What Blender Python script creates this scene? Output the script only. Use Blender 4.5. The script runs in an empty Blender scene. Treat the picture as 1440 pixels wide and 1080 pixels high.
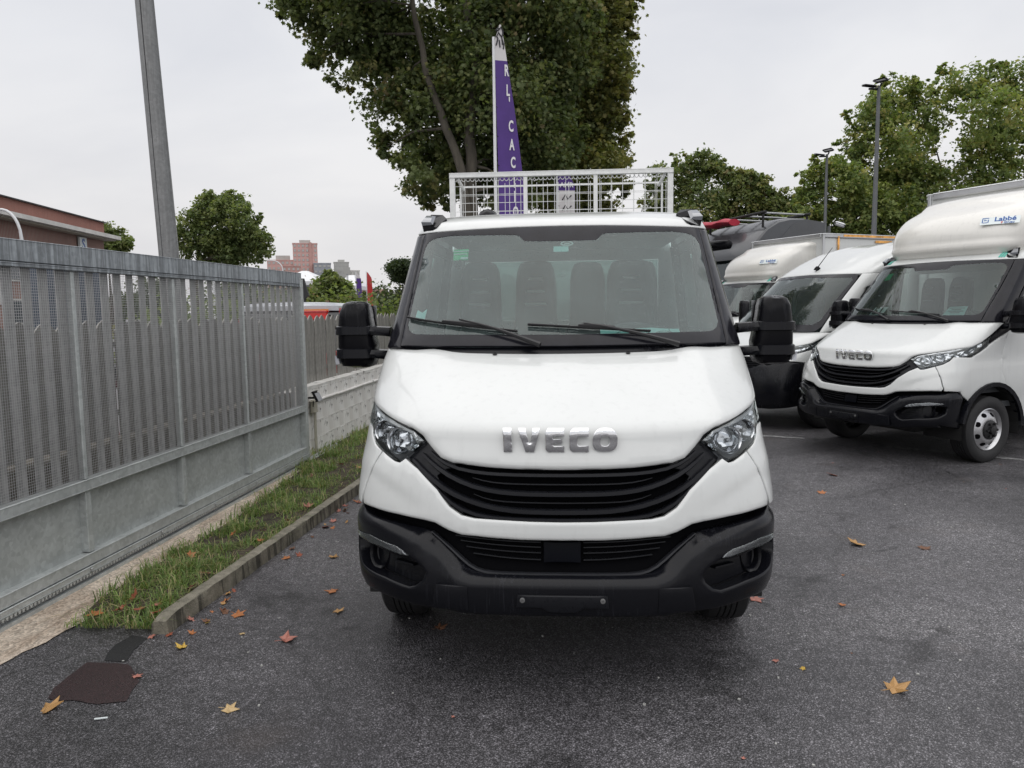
import bpy, bmesh, math, random
import numpy as np
from mathutils import Vector, Matrix, geometry, noise as mnoise
R = math.radians
random.seed(7)
rng = np.random.default_rng(7)
S = bpy.context.scene
COL = S.collection

# ------------------------------------------------------------------ camera
cam_d = bpy.data.cameras.new('camera')
cam = bpy.data.objects.new('camera', cam_d)
COL.objects.link(cam)
cam_d.sensor_fit = 'HORIZONTAL'
cam_d.sensor_width = 36.0
cam_d.lens = 36.0 * 1050.0 / 1440.0
cam_d.clip_start = 0.05
cam_d.clip_end = 3000
_psi, _th, _rho = math.atan(71 / 1050), R(5.75), .0135
_f = Vector((-math.sin(_psi) * math.cos(_th), math.cos(_psi) * math.cos(_th), -math.sin(_th)))
_r0 = Vector((math.cos(_psi), math.sin(_psi), 0))
_u0 = _r0.cross(_f)
_r = _r0 * math.cos(_rho) - _u0 * math.sin(_rho)
_u = _u0 * math.cos(_rho) + _r0 * math.sin(_rho)
_m = Matrix((_r, _u, -_f)).transposed().to_4x4()
_m.translation = Vector((0, 0, 1.72))
cam.matrix_world = _m
S.camera = cam

# ------------------------------------------------------------------ sky, sun, exposure
SUN_EL, SUN_AZ = 76.0, 200.0
W = bpy.data.worlds.new('World')
S.world = W
W.use_nodes = True
nt = W.node_tree
nt.nodes.clear()
o_ = nt.nodes.new('ShaderNodeOutputWorld')
bg = nt.nodes.new('ShaderNodeBackground')
sky = nt.nodes.new('ShaderNodeTexSky')
sky.sky_type = 'NISHITA'
sky.sun_disc = False
sky.sun_elevation = R(SUN_EL)
sky.sun_rotation = R(SUN_AZ)
sky.air_density, sky.dust_density = 1.5, 4.0
tc = nt.nodes.new('ShaderNodeTexCoord')
mp = nt.nodes.new('ShaderNodeMapping')
mp.inputs['Scale'].default_value = (1.0, 1.0, 2.6)
nz = nt.nodes.new('ShaderNodeTexNoise')
nz.inputs['Scale'].default_value = 1.7
nz.inputs['Detail'].default_value = 5
nz.inputs['Roughness'].default_value = .5
nz.inputs['Distortion'].default_value = .3
cr = nt.nodes.new('ShaderNodeValToRGB')
cr.color_ramp.elements[0].position, cr.color_ramp.elements[1].position = .34, .66
cr.color_ramp.elements[0].color = (5.3, 5.42, 5.85, 1)
cr.color_ramp.elements[1].color = (6.8, 6.82, 7.0, 1)
sx = nt.nodes.new('ShaderNodeSeparateXYZ')
hr = nt.nodes.new('ShaderNodeValToRGB')      # a slightly warmer, brighter band of cloud near the horizon
hr.color_ramp.elements[0].position, hr.color_ramp.elements[1].position = .0, .30
hr.color_ramp.elements[0].color = (1.03, 1.0, .965, 1)
hr.color_ramp.elements[1].color = (1, 1, 1, 1)
mh = nt.nodes.new('ShaderNodeMix')
mh.data_type, mh.blend_type = 'RGBA', 'MULTIPLY'
mh.inputs[0].default_value = 1
mx = nt.nodes.new('ShaderNodeMix')
mx.data_type = 'RGBA'
mx.inputs[0].default_value = .94
L = nt.links.new
L(tc.outputs['Generated'], mp.inputs['Vector'])
L(mp.outputs[0], nz.inputs['Vector'])
L(nz.outputs['Fac'], cr.inputs[0])
L(tc.outputs['Generated'], sx.inputs[0])
L(sx.outputs['Z'], hr.inputs[0])
L(cr.outputs[0], mh.inputs[6])
L(hr.outputs[0], mh.inputs[7])
L(sky.outputs[0], mx.inputs[6])
L(mh.outputs[2], mx.inputs[7])
L(mx.outputs[2], bg.inputs['Color'])
bg.inputs['Strength'].default_value = .1
L(bg.outputs[0], o_.inputs[0])
sun_d = bpy.data.lights.new('sun', 'SUN')
sun_d.energy = 1.5
sun_d.angle = R(115)
sun_d.color = (1, .97, .93)
sun = bpy.data.objects.new('sun', sun_d)
COL.objects.link(sun)
_sd = Vector((math.sin(R(SUN_AZ)) * math.cos(R(SUN_EL)), math.cos(R(SUN_AZ)) * math.cos(R(SUN_EL)), math.sin(R(SUN_EL))))
sun.rotation_euler = _sd.to_track_quat('Z', 'Y').to_euler()
S.view_settings.view_transform = 'Standard'
S.view_settings.look = 'None'
S.view_settings.exposure = .37
S.view_settings.gamma = 1
S.view_settings.use_curve_mapping = False
try:
    S.cycles.max_bounces = 8
    S.cycles.transparent_max_bounces = 16
    S.cycles.use_denoising = True
    S.cycles.caustics_reflective = False
    S.cycles.caustics_refractive = False
except Exception:
    pass

# ------------------------------------------------------------------ materials
def newmat(name):
    m = bpy.data.materials.new(name)
    m.use_nodes = True
    return m, m.node_tree, m.node_tree.nodes['Principled BSDF']

def nd(t, kind, **kw):
    n = t.nodes.new('ShaderNode' + kind)
    for k, v in kw.items():
        if k.startswith('i_'):
            n.inputs[k[2:].replace('_', ' ')].default_value = v
        else:
            setattr(n, k, v)
    return n

def ramp(t, src, stops):
    n = t.nodes.new('ShaderNodeValToRGB')
    e = n.color_ramp.elements
    while len(e) < len(stops):
        e.new(.5)
    for i, (p, c) in enumerate(stops):
        e[i].position = p
        e[i].color = (c, c, c, 1) if isinstance(c, (int, float)) else (*c, 1)
    t.links.new(src, n.inputs[0])
    return n

def coords(t, scale=(1, 1, 1), which='Object'):
    c = nd(t, 'TexCoord')
    m = nd(t, 'Mapping')
    m.inputs['Scale'].default_value = scale
    t.links.new(c.outputs[which], m.inputs[0])
    return m.outputs[0]

def mixc(t, fac, a, b, blend='MIX'):
    n = nd(t, 'Mix', data_type='RGBA', blend_type=blend)
    for s, v in ((0, fac), (6, a), (7, b)):
        if hasattr(v, 'links'):
            t.links.new(v, n.inputs[s])
        elif s == 0:
            n.inputs[0].default_value = v
        else:
            n.inputs[s].default_value = (*v, 1)
    return n.outputs[2]

def mat(name, col, rough=.5, metal=0., var=.0, vs=4., bump=0., bs=60., coat=0., streak=0., stretch=(1, 1, 1), spec=.5, rvar=0.):
    m, t, b = newmat(name)
    b.inputs['Base Color'].default_value = (*col, 1)
    b.inputs['Roughness'].default_value = rough
    b.inputs['Metallic'].default_value = metal
    b.inputs['Specular IOR Level'].default_value = spec
    b.inputs['Coat Weight'].default_value = coat
    b.inputs['Coat Roughness'].default_value = .06
    if var or rvar:
        n = nd(t, 'TexNoise', i_Scale=vs, i_Detail=6., i_Roughness=.6)
        t.links.new(coords(t, stretch), n.inputs['Vector'])
    if var:
        lo, hi = max(0, 1 - var), 1 + var
        r = ramp(t, n.outputs['Fac'], [(.3, lo), (.7, hi)])
        c = mixc(t, 1., col, r.outputs[0], 'MULTIPLY')
        t.links.new(c, b.inputs['Base Color'])
    if rvar:
        r = ramp(t, n.outputs['Fac'], [(.35, max(0.02, rough - rvar)), (.65, min(1, rough + rvar))])
        t.links.new(r.outputs[0], b.inputs['Roughness'])
    if bump:
        n2 = nd(t, 'TexNoise', i_Scale=bs, i_Detail=4.)
        t.links.new(coords(t, stretch), n2.inputs['Vector'])
        bp = nd(t, 'Bump', i_Strength=bump, i_Distance=.01)
        t.links.new(n2.outputs['Fac'], bp.inputs['Height'])
        t.links.new(bp.outputs[0], b.inputs['Normal'])
    return m

def droplets(t, scale=130., size=.28, which='Object'):
    """height of scattered round rain drops"""
    v = nd(t, 'TexVoronoi', i_Scale=scale, i_Randomness=1.)
    t.links.new(coords(t, (1, 1, 1), which), v.inputs['Vector'])
    r = ramp(t, v.outputs['Distance'], [(0., 1.), (size, 0.)])
    k = ramp(t, v.outputs['Color'], [(.45, 0.), (.5, 1.)])
    mm = nd(t, 'Math', operation='MULTIPLY')
    t.links.new(r.outputs[0], mm.inputs[0])
    t.links.new(k.outputs[0], mm.inputs[1])
    return mm.outputs[0]

def paint_white(name, col, dirt=.05):
    m, t, b = newmat(name)
    n = nd(t, 'TexNoise', i_Scale=3.5, i_Detail=5., i_Roughness=.65)
    t.links.new(coords(t, (1, 1, .6)), n.inputs['Vector'])
    d = ramp(t, n.outputs['Fac'], [(.3, .965), (.62, 1.)])
    nv = nd(t, 'TexNoise', i_Scale=1., i_Detail=4., i_Roughness=.6)
    t.links.new(coords(t, (26, 26, 1.6)), nv.inputs['Vector'])
    dv = ramp(t, nv.outputs['Fac'], [(.30, 1 - dirt), (.46, 1.)])
    col_ = mixc(t, 1., col, dv.outputs[0], 'MULTIPLY')
    t.links.new(mixc(t, 1., col_, d.outputs[0], 'MULTIPLY'), b.inputs['Base Color'])
    b.inputs['Roughness'].default_value = .32
    b.inputs['Coat Weight'].default_value = .7
    b.inputs['Coat Roughness'].default_value = .05
    bp = nd(t, 'Bump', i_Strength=.12, i_Distance=.002)
    t.links.new(droplets(t, 95., .3), bp.inputs['Height'])
    t.links.new(bp.outputs[0], b.inputs['Coat Normal'])
    return m

WHITE = paint_white('white_paint', (.645, .66, .65))
CREAM = paint_white('cream_gel_coat', (.72, .705, .66), .08)
SILVER = mat('silver_paint', (.5, .52, .55), .3, .3, coat=.6)
RED = mat('red_paint', (.45, .02, .02), .3, coat=.6)

def plastic_wet(name, col, rough, spec=.3):
    """textured black plastic with rain streaks running down it"""
    m, t, b = newmat(name)
    n = nd(t, 'TexNoise', i_Scale=1., i_Detail=5., i_Roughness=.6, i_Distortion=.4)
    t.links.new(coords(t, (64, 64, 3.0)), n.inputs['Vector'])
    s = ramp(t, n.outputs['Fac'], [(.53, 0.), (.60, 1.)])
    n2 = nd(t, 'TexNoise', i_Scale=3.2, i_Detail=2.)
    t.links.new(coords(t), n2.inputs['Vector'])
    k = ramp(t, n2.outputs['Fac'], [(.46, 0.), (.60, 1.)])
    mm = nd(t, 'Math', operation='MULTIPLY')
    t.links.new(s.outputs[0], mm.inputs[0])
    t.links.new(k.outputs[0], mm.inputs[1])
    b.inputs['Specular IOR Level'].default_value = spec
    t.links.new(mixc(t, mm.outputs[0], col, tuple(min(1, c * 1.8 + .005) for c in col)), b.inputs['Base Color'])
    r = ramp(t, mm.outputs[0], [(0., rough), (1., rough * 1.5)])
    t.links.new(r.outputs[0], b.inputs['Roughness'])
    n3 = nd(t, 'TexNoise', i_Scale=900., i_Detail=2.)
    t.links.new(coords(t), n3.inputs['Vector'])
    bp = nd(t, 'Bump', i_Strength=.12, i_Distance=.002)
    t.links.new(n3.outputs['Fac'], bp.inputs['Height'])
    t.links.new(bp.outputs[0], b.inputs['Normal'])
    return m

PLASTIC = plastic_wet('black_bumper_plastic', (.0055, .0058, .008), .20, .26)
GLOSSBLACK = plastic_wet('gloss_black_plastic', (.0045, .0045, .006), .14, .14)
PILLAR = mat('black_pillar', (.012, .012, .016), .16, var=.3, vs=9, spec=.3)
GRILLE = mat('grille_plastic', (.009, .0095, .012), .33, rvar=.1, vs=30, spec=.25)
DARK = mat('dark_recess', (.004, .004, .005), .8, spec=.05)
RUBBER = mat('tyre_rubber', (.018, .018, .019), .7, bump=.3, bs=200, var=.2)
WIPER = mat('wiper_rubber', (.010, .010, .011), .45)
CHROME = mat('chrome', (.86, .87, .88), .05, 1., bump=.07, bs=110)
MARKL = mat('marker_lens', (.20, .21, .23), .08, coat=1.)
REFL = mat('lamp_reflector', (.62, .63, .65), .10, 1., bump=.06, bs=30)
LAMPGREY = mat('lamp_housing', (.06, .063, .068), .3, .3, var=.3, vs=30)
LIPM = mat('satin_black_lip', (.022, .023, .027), .3)
DRLM = mat('dark_chrome', (.22, .22, .23), .25, .9, bump=.4, bs=90)
SCREWM = mat('zinc_screw', (.20, .20, .20), .5, .5)
BLOCKM = mat('radar_cover_plastic', (.003, .0035, .006), .4, spec=.08)
STEEL = mat('wheel_steel', (.55, .55, .56), .3, .85, var=.15, vs=12)
HUB = mat('hub_black', (.012, .012, .013), .5)
SEATM = mat('seat_fabric', (.022, .024, .027), .9, var=.2, vs=60, bump=.3, bs=300)
TRIM = mat('cab_trim', (.05, .054, .058), .8, var=.1)
LINER = mat('cab_headliner', (.33, .34, .34), .9)
CHASSIS = mat('chassis_black', (.012, .012, .012), .7)
AMBER = mat('amber_lens', (.5, .16, .02), .15)
CLEARL = mat('clear_lens', (.42, .43, .46), .08, coat=1.)
CAGE = mat('white_cage_steel', (.74, .75, .74), .45, var=.08, vs=20)
ALU = mat('aluminium', (.55, .56, .57), .35, .7, var=.1)
PAPERW = mat('white_paper', (.72, .78, .78), .7)
PAPERT = mat('pale_teal_paper', (.42, .70, .68), .7)
INK = mat('dark_ink', (.03, .03, .035), .7)
TEAL = mat('teal_tape', (.10, .50, .40), .4)
GREEN = mat('green_card', (.005, .50, .19), .5)
BLUEL = mat('blue_lettering', (.03, .10, .33), .4)
REDL = mat('red_lettering', (.5, .04, .05), .4)
GREYVAN = mat('dark_grey_lorry_paint', (.055, .058, .064), .38, .2, coat=.4, var=.1)
REDTARP = mat('red_tarpaulin', (.42, .015, .04), .5, bump=.6, bs=20)

def glass(name, tint, film=.0, boost=2.0, dscale=140.):
    m, t, b = newmat(name)
    t.nodes.remove(b)
    out = [n for n in t.nodes if n.type == 'OUTPUT_MATERIAL'][0]
    tr = nd(t, 'BsdfTransparent')
    tr.inputs[0].default_value = (*tint, 1)
    gl = nd(t, 'BsdfGlossy')
    gl.inputs['Roughness'].default_value = .015
    gl.inputs['Color'].default_value = (.95, 1, .99, 1)
    fr = nd(t, 'Fresnel', i_IOR=1.5)
    mu = nd(t, 'Math', operation='MULTIPLY', use_clamp=True)
    mu.inputs[1].default_value = boost
    t.links.new(fr.outputs[0], mu.inputs[0])
    mix = nd(t, 'MixShader')
    t.links.new(mu.outputs[0], mix.inputs[0])
    t.links.new(tr.outputs[0], mix.inputs[1])
    t.links.new(gl.outputs[0], mix.inputs[2])
    last = mix.outputs[0]
    if film:
        df = nd(t, 'BsdfDiffuse')
        df.inputs[0].default_value = (.42, .54, .53, 1)
        n = nd(t, 'TexNoise', i_Scale=2.6, i_Detail=5., i_Roughness=.6)
        t.links.new(coords(t), n.inputs['Vector'])
        r = ramp(t, n.outputs['Fac'], [(.25, film * .55), (.75, film * 1.35)])
        d = droplets(t, dscale, .34)
        ad = nd(t, 'Math', operation='MULTIPLY_ADD', use_clamp=True)
        t.links.new(d, ad.inputs[0])
        ad.inputs[1].default_value = .30
        t.links.new(r.outputs[0], ad.inputs[2])
        m2 = nd(t, 'MixShader')
        t.links.new(ad.outputs[0], m2.inputs[0])
        t.links.new(last, m2.inputs[1])
        t.links.new(df.outputs[0], m2.inputs[2])
        bp = nd(t, 'Bump', i_Strength=.25, i_Distance=.002)
        t.links.new(d, bp.inputs['Height'])
        t.links.new(bp.outputs[0], gl.inputs['Normal'])
        last = m2.outputs[0]
    t.links.new(last, out.inputs[0])
    return m

GLASS = glass('wet_windscreen_glass', (.60, .77, .74), .10, 1.55, 75.)
GLASS2 = glass('windscreen_glass', (.42, .52, .50), .03, 1.25)
SIDEGLASS = glass('side_glass', (.45, .55, .53), .0, 1.8)
LENS = glass('lamp_lens', (.93, .95, .96), .0, 1.6)

# ------------------------------------------------------------------ mesh helpers
class MB:
    def __init__(s):
        s.v, s.f, s.mi, s.mats = [], [], [], []

    def _m(s, m):
        if m not in s.mats:
            s.mats.append(m)
        return s.mats.index(m)

    def add(s, verts, faces, m=None):
        o = len(s.v)
        s.v.extend([tuple(map(float, p)) for p in verts])
        k = s._m(m)
        for f in faces:
            s.f.append(tuple(i + o for i in f))
            s.mi.append(k)
        return s

    def box(s, c, d, m=None, rot=None, bev=0.):
        x, y, z = d[0] / 2, d[1] / 2, d[2] / 2
        if bev:
            b = min(bev, x * .9, y * .9, z * .9)
            vs = []
            for sz in (-1, 1):
                for (px, py, pz) in ((x - b, y - b, z), (x, y, z - b)) if sz > 0 else ((x, y, z - b), (x - b, y - b, z)):
                    for (qx, qy) in ((-px + 0, -py + b), (-px + b, -py), (px - b, -py), (px, -py + b), (px, py - b), (px - b, py), (-px + b, py), (-px, py - b)):
                        vs.append((qx, qy, sz * pz))
            fs = [tuple(range(7, -1, -1)), tuple(range(24, 32))]
            for l in range(3):
                for i in range(8):
                    j = (i + 1) % 8
                    fs.append((l * 8 + i, l * 8 + j, l * 8 + 8 + j, l * 8 + 8 + i))
        else:
            vs = [(-x, -y, -z), (x, -y, -z), (x, y, -z), (-x, y, -z), (-x, -y, z), (x, -y, z), (x, y, z), (-x, y, z)]
            fs = [(0, 3, 2, 1), (4, 5, 6, 7), (0, 1, 5, 4), (1, 2, 6, 5), (2, 3, 7, 6), (3, 0, 4, 7)]
        c = Vector(c)
        q = rot.to_matrix() if hasattr(rot, 'to_matrix') else rot
        vs = [(c + (q @ Vector(p) if q is not None else Vector(p))) for p in vs]
        return s.add(vs, fs, m)

    def tube(s, pts, r, n=8, m=None, cap=True):
        pts = [Vector(p) for p in pts]
        rs = r if isinstance(r, (list, tuple)) else [r] * len(pts)
        vs, prev = [], None
        for i, p in enumerate(pts):
            d = (pts[min(i + 1, len(pts) - 1)] - pts[max(i - 1, 0)]).normalized()
            if prev is None:
                a = Vector((0, 0, 1)) if abs(d.z) < .9 else Vector((1, 0, 0))
                u = d.cross(a).normalized()
            else:
                u = (prev - d * prev.dot(d)).normalized()
            prev = u
            w = d.cross(u)
            for k in range(n):
                t = 2 * math.pi * (k + .5) / n
                vs.append(p + (u * math.cos(t) + w * math.sin(t)) * rs[i])
        fs = []
        for i in range(len(pts) - 1):
            for k in range(n):
                j = (k + 1) % n
                fs.append((i * n + k, i * n + j, (i + 1) * n + j, (i + 1) * n + k))
        if cap:
            fs.append(tuple(range(n - 1, -1, -1)))
            fs.append(tuple((len(pts) - 1) * n + k for k in range(n)))
        return s.add(vs, fs, m)

    def lathe(s, prof, n=32, m=None, axis='X', c=(0, 0, 0), cap=False):
        """prof: (axial, radius)"""
        vs = []
        for h, r in prof:
            for k in range(n):
                t = 2 * math.pi * k / n
                p = (h, r * math.cos(t), r * math.sin(t)) if axis == 'X' else ((r * math.cos(t), h, r * math.sin(t)) if axis == 'Y' else (r * math.cos(t), r * math.sin(t), h))
                vs.append((p[0] + c[0], p[1] + c[1], p[2] + c[2]))
        fs = []
        for i in range(len(prof) - 1):
            for k in range(n):
                j = (k + 1) % n
                fs.append((i * n + k, i * n + j, (i + 1) * n + j, (i + 1) * n + k))
        if cap:
            fs.append(tuple(range(n)))
            fs.append(tuple((len(prof) - 1) * n + k for k in range(n)))
        return s.add(vs, fs, m)

    def prism(s, poly, h0, h1, m=None, fn=None):
        """polygon (x,y) extruded along z, then mapped by fn"""
        n = len(poly)
        vs = [(x, y, h0) for x, y in poly] + [(x, y, h1) for x, y in poly]
        if fn:
            vs = [fn(*p) for p in vs]
        fs = [tuple(range(n - 1, -1, -1)), tuple(range(n, 2 * n))]
        fs += [(i, (i + 1) % n, n + (i + 1) % n, n + i) for i in range(n)]
        return s.add(vs, fs, m)

    def rings(s, rings, m=None, cap=True):
        n = len(rings[0])
        vs = [p for r in rings for p in r]
        fs = []
        for i in range(len(rings) - 1):
            for k in range(n):
                j = (k + 1) % n
                fs.append((i * n + k, i * n + j, (i + 1) * n + j, (i + 1) * n + k))
        if cap:
            fs.append(tuple(range(n - 1, -1, -1)))
            fs.append(tuple((len(rings) - 1) * n + k for k in range(n)))
        return s.add(vs, fs, m)

    def build(s, name, m=None, parent=None, smooth=False, fix=False, **props):
        me = bpy.data.meshes.new(name)
        me.from_pydata(s.v, [], s.f)
        for mm in s.mats:
            me.materials.append(mm if mm is not None else m)
        if s.mats and len(s.mats) > 1:
            me.polygons.foreach_set('material_index', s.mi)
        if fix:
            b = bmesh.new()
            b.from_mesh(me)
            bmesh.ops.recalc_face_normals(b, faces=b.faces)
            b.to_mesh(me)
            b.free()
        if smooth:
            me.polygons.foreach_set('use_smooth', [True] * len(me.polygons))
            try:
                me.set_sharp_from_angle(angle=R(smooth if smooth is not True else 42))
            except Exception:
                pass
        me.update()
        return link(name, me, parent, **props)

def link(name, data, parent=None, **props):
    o = bpy.data.objects.new(name, data)
    COL.objects.link(o)
    if parent is not None:
        o.parent = parent
    for k, v in props.items():
        o[k] = v
    return o

def thing(name, label, cat, loc=(0, 0, 0), rz=0, group=None):
    o = link(name, None)
    o.empty_display_size = .2
    o.location = loc
    o.rotation_euler = (0, 0, rz)
    o['label'], o['category'] = label, cat
    if group:
        o['group'] = group
    return o

def tag(o, label, cat, group=None):
    o['label'], o['category'] = label, cat
    if group:
        o['group'] = group
    return o

KIDS = {}
def children(o):
    return [c for c in COL.objects if c.parent == o]

def copy_tree(o, parent=None):
    c = o.copy()
    COL.objects.link(c)
    c.parent = parent
    for ch in children(o):
        copy_tree(ch, c)
    return c

def np_mesh(name, V, F, m, col=None, smooth=False):
    me = bpy.data.meshes.new(name)
    k = F.shape[1]
    me.vertices.add(len(V))
    me.vertices.foreach_set('co', np.ascontiguousarray(V, np.float32).ravel())
    me.loops.add(F.size)
    me.loops.foreach_set('vertex_index', np.ascontiguousarray(F, np.int32).ravel())
    me.polygons.add(len(F))
    me.polygons.foreach_set('loop_start', np.arange(0, F.size, k, dtype=np.int32))
    try:
        me.polygons.foreach_set('loop_total', np.full(len(F), k, np.int32))
    except Exception:
        pass
    if col is not None:
        at = me.color_attributes.new('tone', 'FLOAT_COLOR', 'POINT')
        at.data.foreach_set('color', np.ascontiguousarray(col, np.float32).ravel())
    me.materials.append(m)
    me.update(calc_edges=True)
    if smooth:
        me.polygons.foreach_set('use_smooth', [True] * len(me.polygons))
    return me

def text_mesh(txt, size, ext=.0, bold=.0):
    c = bpy.data.curves.new('text', 'FONT')
    c.body = txt
    c.size = size
    c.extrude = ext
    c.offset = bold
    c.align_x, c.align_y = 'CENTER', 'CENTER'
    c.resolution_u = 3
    o = bpy.data.objects.new('text', c)
    me = bpy.data.meshes.new_from_object(o)
    bpy.data.objects.remove(o)
    bpy.data.curves.remove(c)
    return me

def put_text(name, txt, size, m, mw, parent=None, ext=.001, bold=0., **props):
    me = text_mesh(txt, size, ext, bold)
    me.transform(mw)
    me.materials.clear()
    me.materials.append(m)
    return link(name, me, parent, **props)

def frame_at(p, n, up=Vector((0, 0, 1)), lift=.002):
    """matrix whose +Z is n and +Y is close to up, at p"""
    n = Vector(n).normalized()
    x = up.cross(n).normalized()
    y = n.cross(x)
    M_ = Matrix((x, y, n)).transposed().to_4x4()
    M_.translation = Vector(p) + n * lift
    return M_

# ------------------------------------------------------------------ surfaces of the cabs (metres)
# cab lower body: z: Y0, W, D, n
LOW=np.array([
(.28,.12,.915,.50,2.6),
(.335,.03,.95,.50,2.7),
(.42,.0,.966,.50,2.8),
(.56,.0,.981,.50,2.8),
(.66,.02,.986,.50,2.8),
(.73,.035,.993,.50,2.8),
(.80,.045,1.0,.50,2.7),
(.90,.06,1.003,.52,2.6),
(.98,.075,1.0,.54,2.5),
(1.05,.095,.996,.60,2.5),
(1.14,.125,.99,.64,2.5),
(1.192,.143,.992,.66,2.5),
(1.212,.170,.992,.66,2.5),
(1.25,.25,.994,.64,2.6),
(1.31,.39,.994,.55,2.7),
(1.38,.555,.994,.47,2.8),
(1.45,.715,.992,.39,2.9),
(1.51,.85,.985,.34,3.0),
(1.58,1.0,.975,.30,3.0)])
TOP=np.array([
(1.36,.60,1.00,.37,2.6),
(1.44,.72,.995,.37,2.6),
(1.60,.86,.975,.37,2.6),
(1.80,1.04,.952,.37,2.6),
(2.00,1.215,.927,.36,2.6),
(2.16,1.355,.905,.34,2.6),
(2.22,1.41,.895,.31,2.6),
(2.27,1.50,.87,.30,2.6),
(2.31,1.66,.82,.30,2.5)])
def catmull(T,z):
    # monotone-ish smooth interpolation of the table rows
    z=np.asarray(z,float); x=T[:,0]; out=[]
    for c in range(1,5):
        y=T[:,c]; d=np.diff(y)/np.diff(x)
        m=np.concatenate([[d[0]],(d[1:]+d[:-1])/2,[d[-1]]])
        i=np.clip(np.searchsorted(x,z)-1,0,len(x)-2)
        h=x[i+1]-x[i]; t=(z-x[i])/h
        tl=np.clip(t,0,1)
        v=(2*tl**3-3*tl**2+1)*y[i]+(tl**3-2*tl**2+tl)*h*m[i]+(-2*tl**3+3*tl**2)*y[i+1]+(tl**3-tl**2)*h*m[i+1]
        v=v+np.where(t<0,t*h*m[0],0)+np.where(t>1,(t-1)*h*m[-1],0)
        out.append(v)
    return out
def P(T,a,z):
    a=np.asarray(a,float); z=np.asarray(z,float)
    Y0,W,D,n=catmull(T,z)
    s=np.sign(a); b=np.abs(a); bc=np.minimum(b,1)
    ph=bc*np.pi/2; sn=np.sin(ph); cs=np.maximum(np.cos(ph),1e-9)
    rr=1/((sn**n+cs**n)**(1/n))
    X=W*rr*sn; Y=Y0+D*(1-rr*cs)
    Yc=Y0+D
    ye=np.maximum(2.0,Yc+.25)
    Y=np.where(b>1,Yc+(ye-Yc)*(np.minimum(b,2)-1)+np.maximum(b-2,0),Y)
    return np.stack([s*X+0*z,Y,z+0*a],-1)
def a_of_y(T,y,z):
    Y0,W,D,n=catmull(T,z); Yc=Y0+D; ye=np.maximum(2.0,Yc+.25)
    return np.where(np.asarray(y)<ye,1+(y-Yc)/(ye-Yc),2+(y-ye))

def PN(Tb, a, z):
    e = 1e-3
    p = P(Tb, a, z)
    da = P(Tb, a + e, z) - P(Tb, a - e, z)
    dz = P(Tb, a, z + e) - P(Tb, a, z - e)
    n = np.cross(da, dz)
    n /= np.linalg.norm(n, axis=-1, keepdims=True) + 1e-12
    return p, n

def densify(poly, step):
    out = []
    for i, p in enumerate(poly):
        q = poly[(i + 1) % len(poly)]
        k = max(1, int(math.ceil(math.hypot(q[0] - p[0], q[1] - p[1]) / step)))
        for j in range(k):
            out.append((p[0] + (q[0] - p[0]) * j / k, p[1] + (q[1] - p[1]) * j / k))
    return out

def area2(p):
    return sum(p[i - 1][0] * p[i][1] - p[i][0] * p[i - 1][1] for i in range(len(p)))

def inside(pts, poly):
    x, y = pts[:, 0], pts[:, 1]
    r = np.zeros(len(pts), bool)
    j = len(poly) - 1
    for i in range(len(poly)):
        xi, yi = poly[i]
        xj, yj = poly[j]
        if yi != yj:
            c = ((yi > y) != (yj > y)) & (x < (xj - xi) * (y - yi) / (yj - yi) + xi)
            r ^= c
        j = i
    return r

def seg_dist(pts, poly):
    d = np.full(len(pts), 1e9)
    for i in range(len(poly)):
        a = np.array(poly[i])
        b = np.array(poly[(i + 1) % len(poly)])
        ab = b - a
        t = np.clip(((pts - a) @ ab) / (ab @ ab + 1e-12), 0, 1)
        d = np.minimum(d, np.linalg.norm(pts - a - t[:, None] * ab, axis=1))
    return d

def tri2d(poly, holes=(), step=.03, rings=(.3, 1.), rnd=.012):
    loops = [densify(poly, step)] + [densify(h, step) for h in holes]
    loops = [l if area2(l) > 0 else l[::-1] for l in loops]
    pts, edges = [], []
    for l in loops:
        o = len(pts)
        pts += l
        edges += [(o + i, o + (i + 1) % len(l)) for i in range(len(l))]
    nb = len(pts)
    A = np.array(loops[0])
    lo, hi = A.min(0), A.max(0)
    gx, gy = np.meshgrid(np.arange(lo[0] + step * .5, hi[0], step), np.arange(lo[1] + step * .43, hi[1], step * .87))
    gx[::2] += step * .5
    cand = np.c_[gx.ravel(), gy.ravel()]
    def ok(c, dmin):
        if not len(c):
            return c
        k = inside(c, loops[0])
        for h in loops[1:]:
            k &= ~inside(c, h)
        c = c[k]
        if not len(c):
            return c
        d = np.min([seg_dist(c, l) for l in loops], axis=0)
        return c[d > dmin]
    extra = []
    if rnd:
        for q in rings:
            for li, l in enumerate(loops):
                a = np.array(l)
                t = np.roll(a, -1, 0) - np.roll(a, 1, 0)
                t /= np.linalg.norm(t, axis=1, keepdims=True) + 1e-12
                nrm = np.c_[-t[:, 1], t[:, 0]] * (1 if li == 0 else -1)
                extra.append(ok(a + nrm * rnd * q, rnd * q * .9))
    g = ok(cand, max(rnd * 1.5, step * .45))
    allp = np.concatenate([np.array(pts)] + [e for e in extra if len(e)] + ([g] if len(g) else []))
    co, _e, fa, ov, _, _ = geometry.delaunay_2d_cdt([Vector(p) for p in allp], edges, [], 0, 1e-6)
    co = np.array([(c.x, c.y) for c in co])
    F = np.array([f for f in fa if len(f) == 3])
    cen = co[F].mean(1)
    k = inside(cen, loops[0])
    for h in loops[1:]:
        k &= ~inside(cen, h)
    F = F[k]
    e1, e2 = co[F[:, 1]] - co[F[:, 0]], co[F[:, 2]] - co[F[:, 0]]
    flip = (e1[:, 0] * e2[:, 1] - e1[:, 1] * e2[:, 0]) < 0
    F[flip] = F[flip][:, ::-1]
    d = np.min([seg_dist(co, l) for l in loops], axis=0)
    return co, F, d

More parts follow.
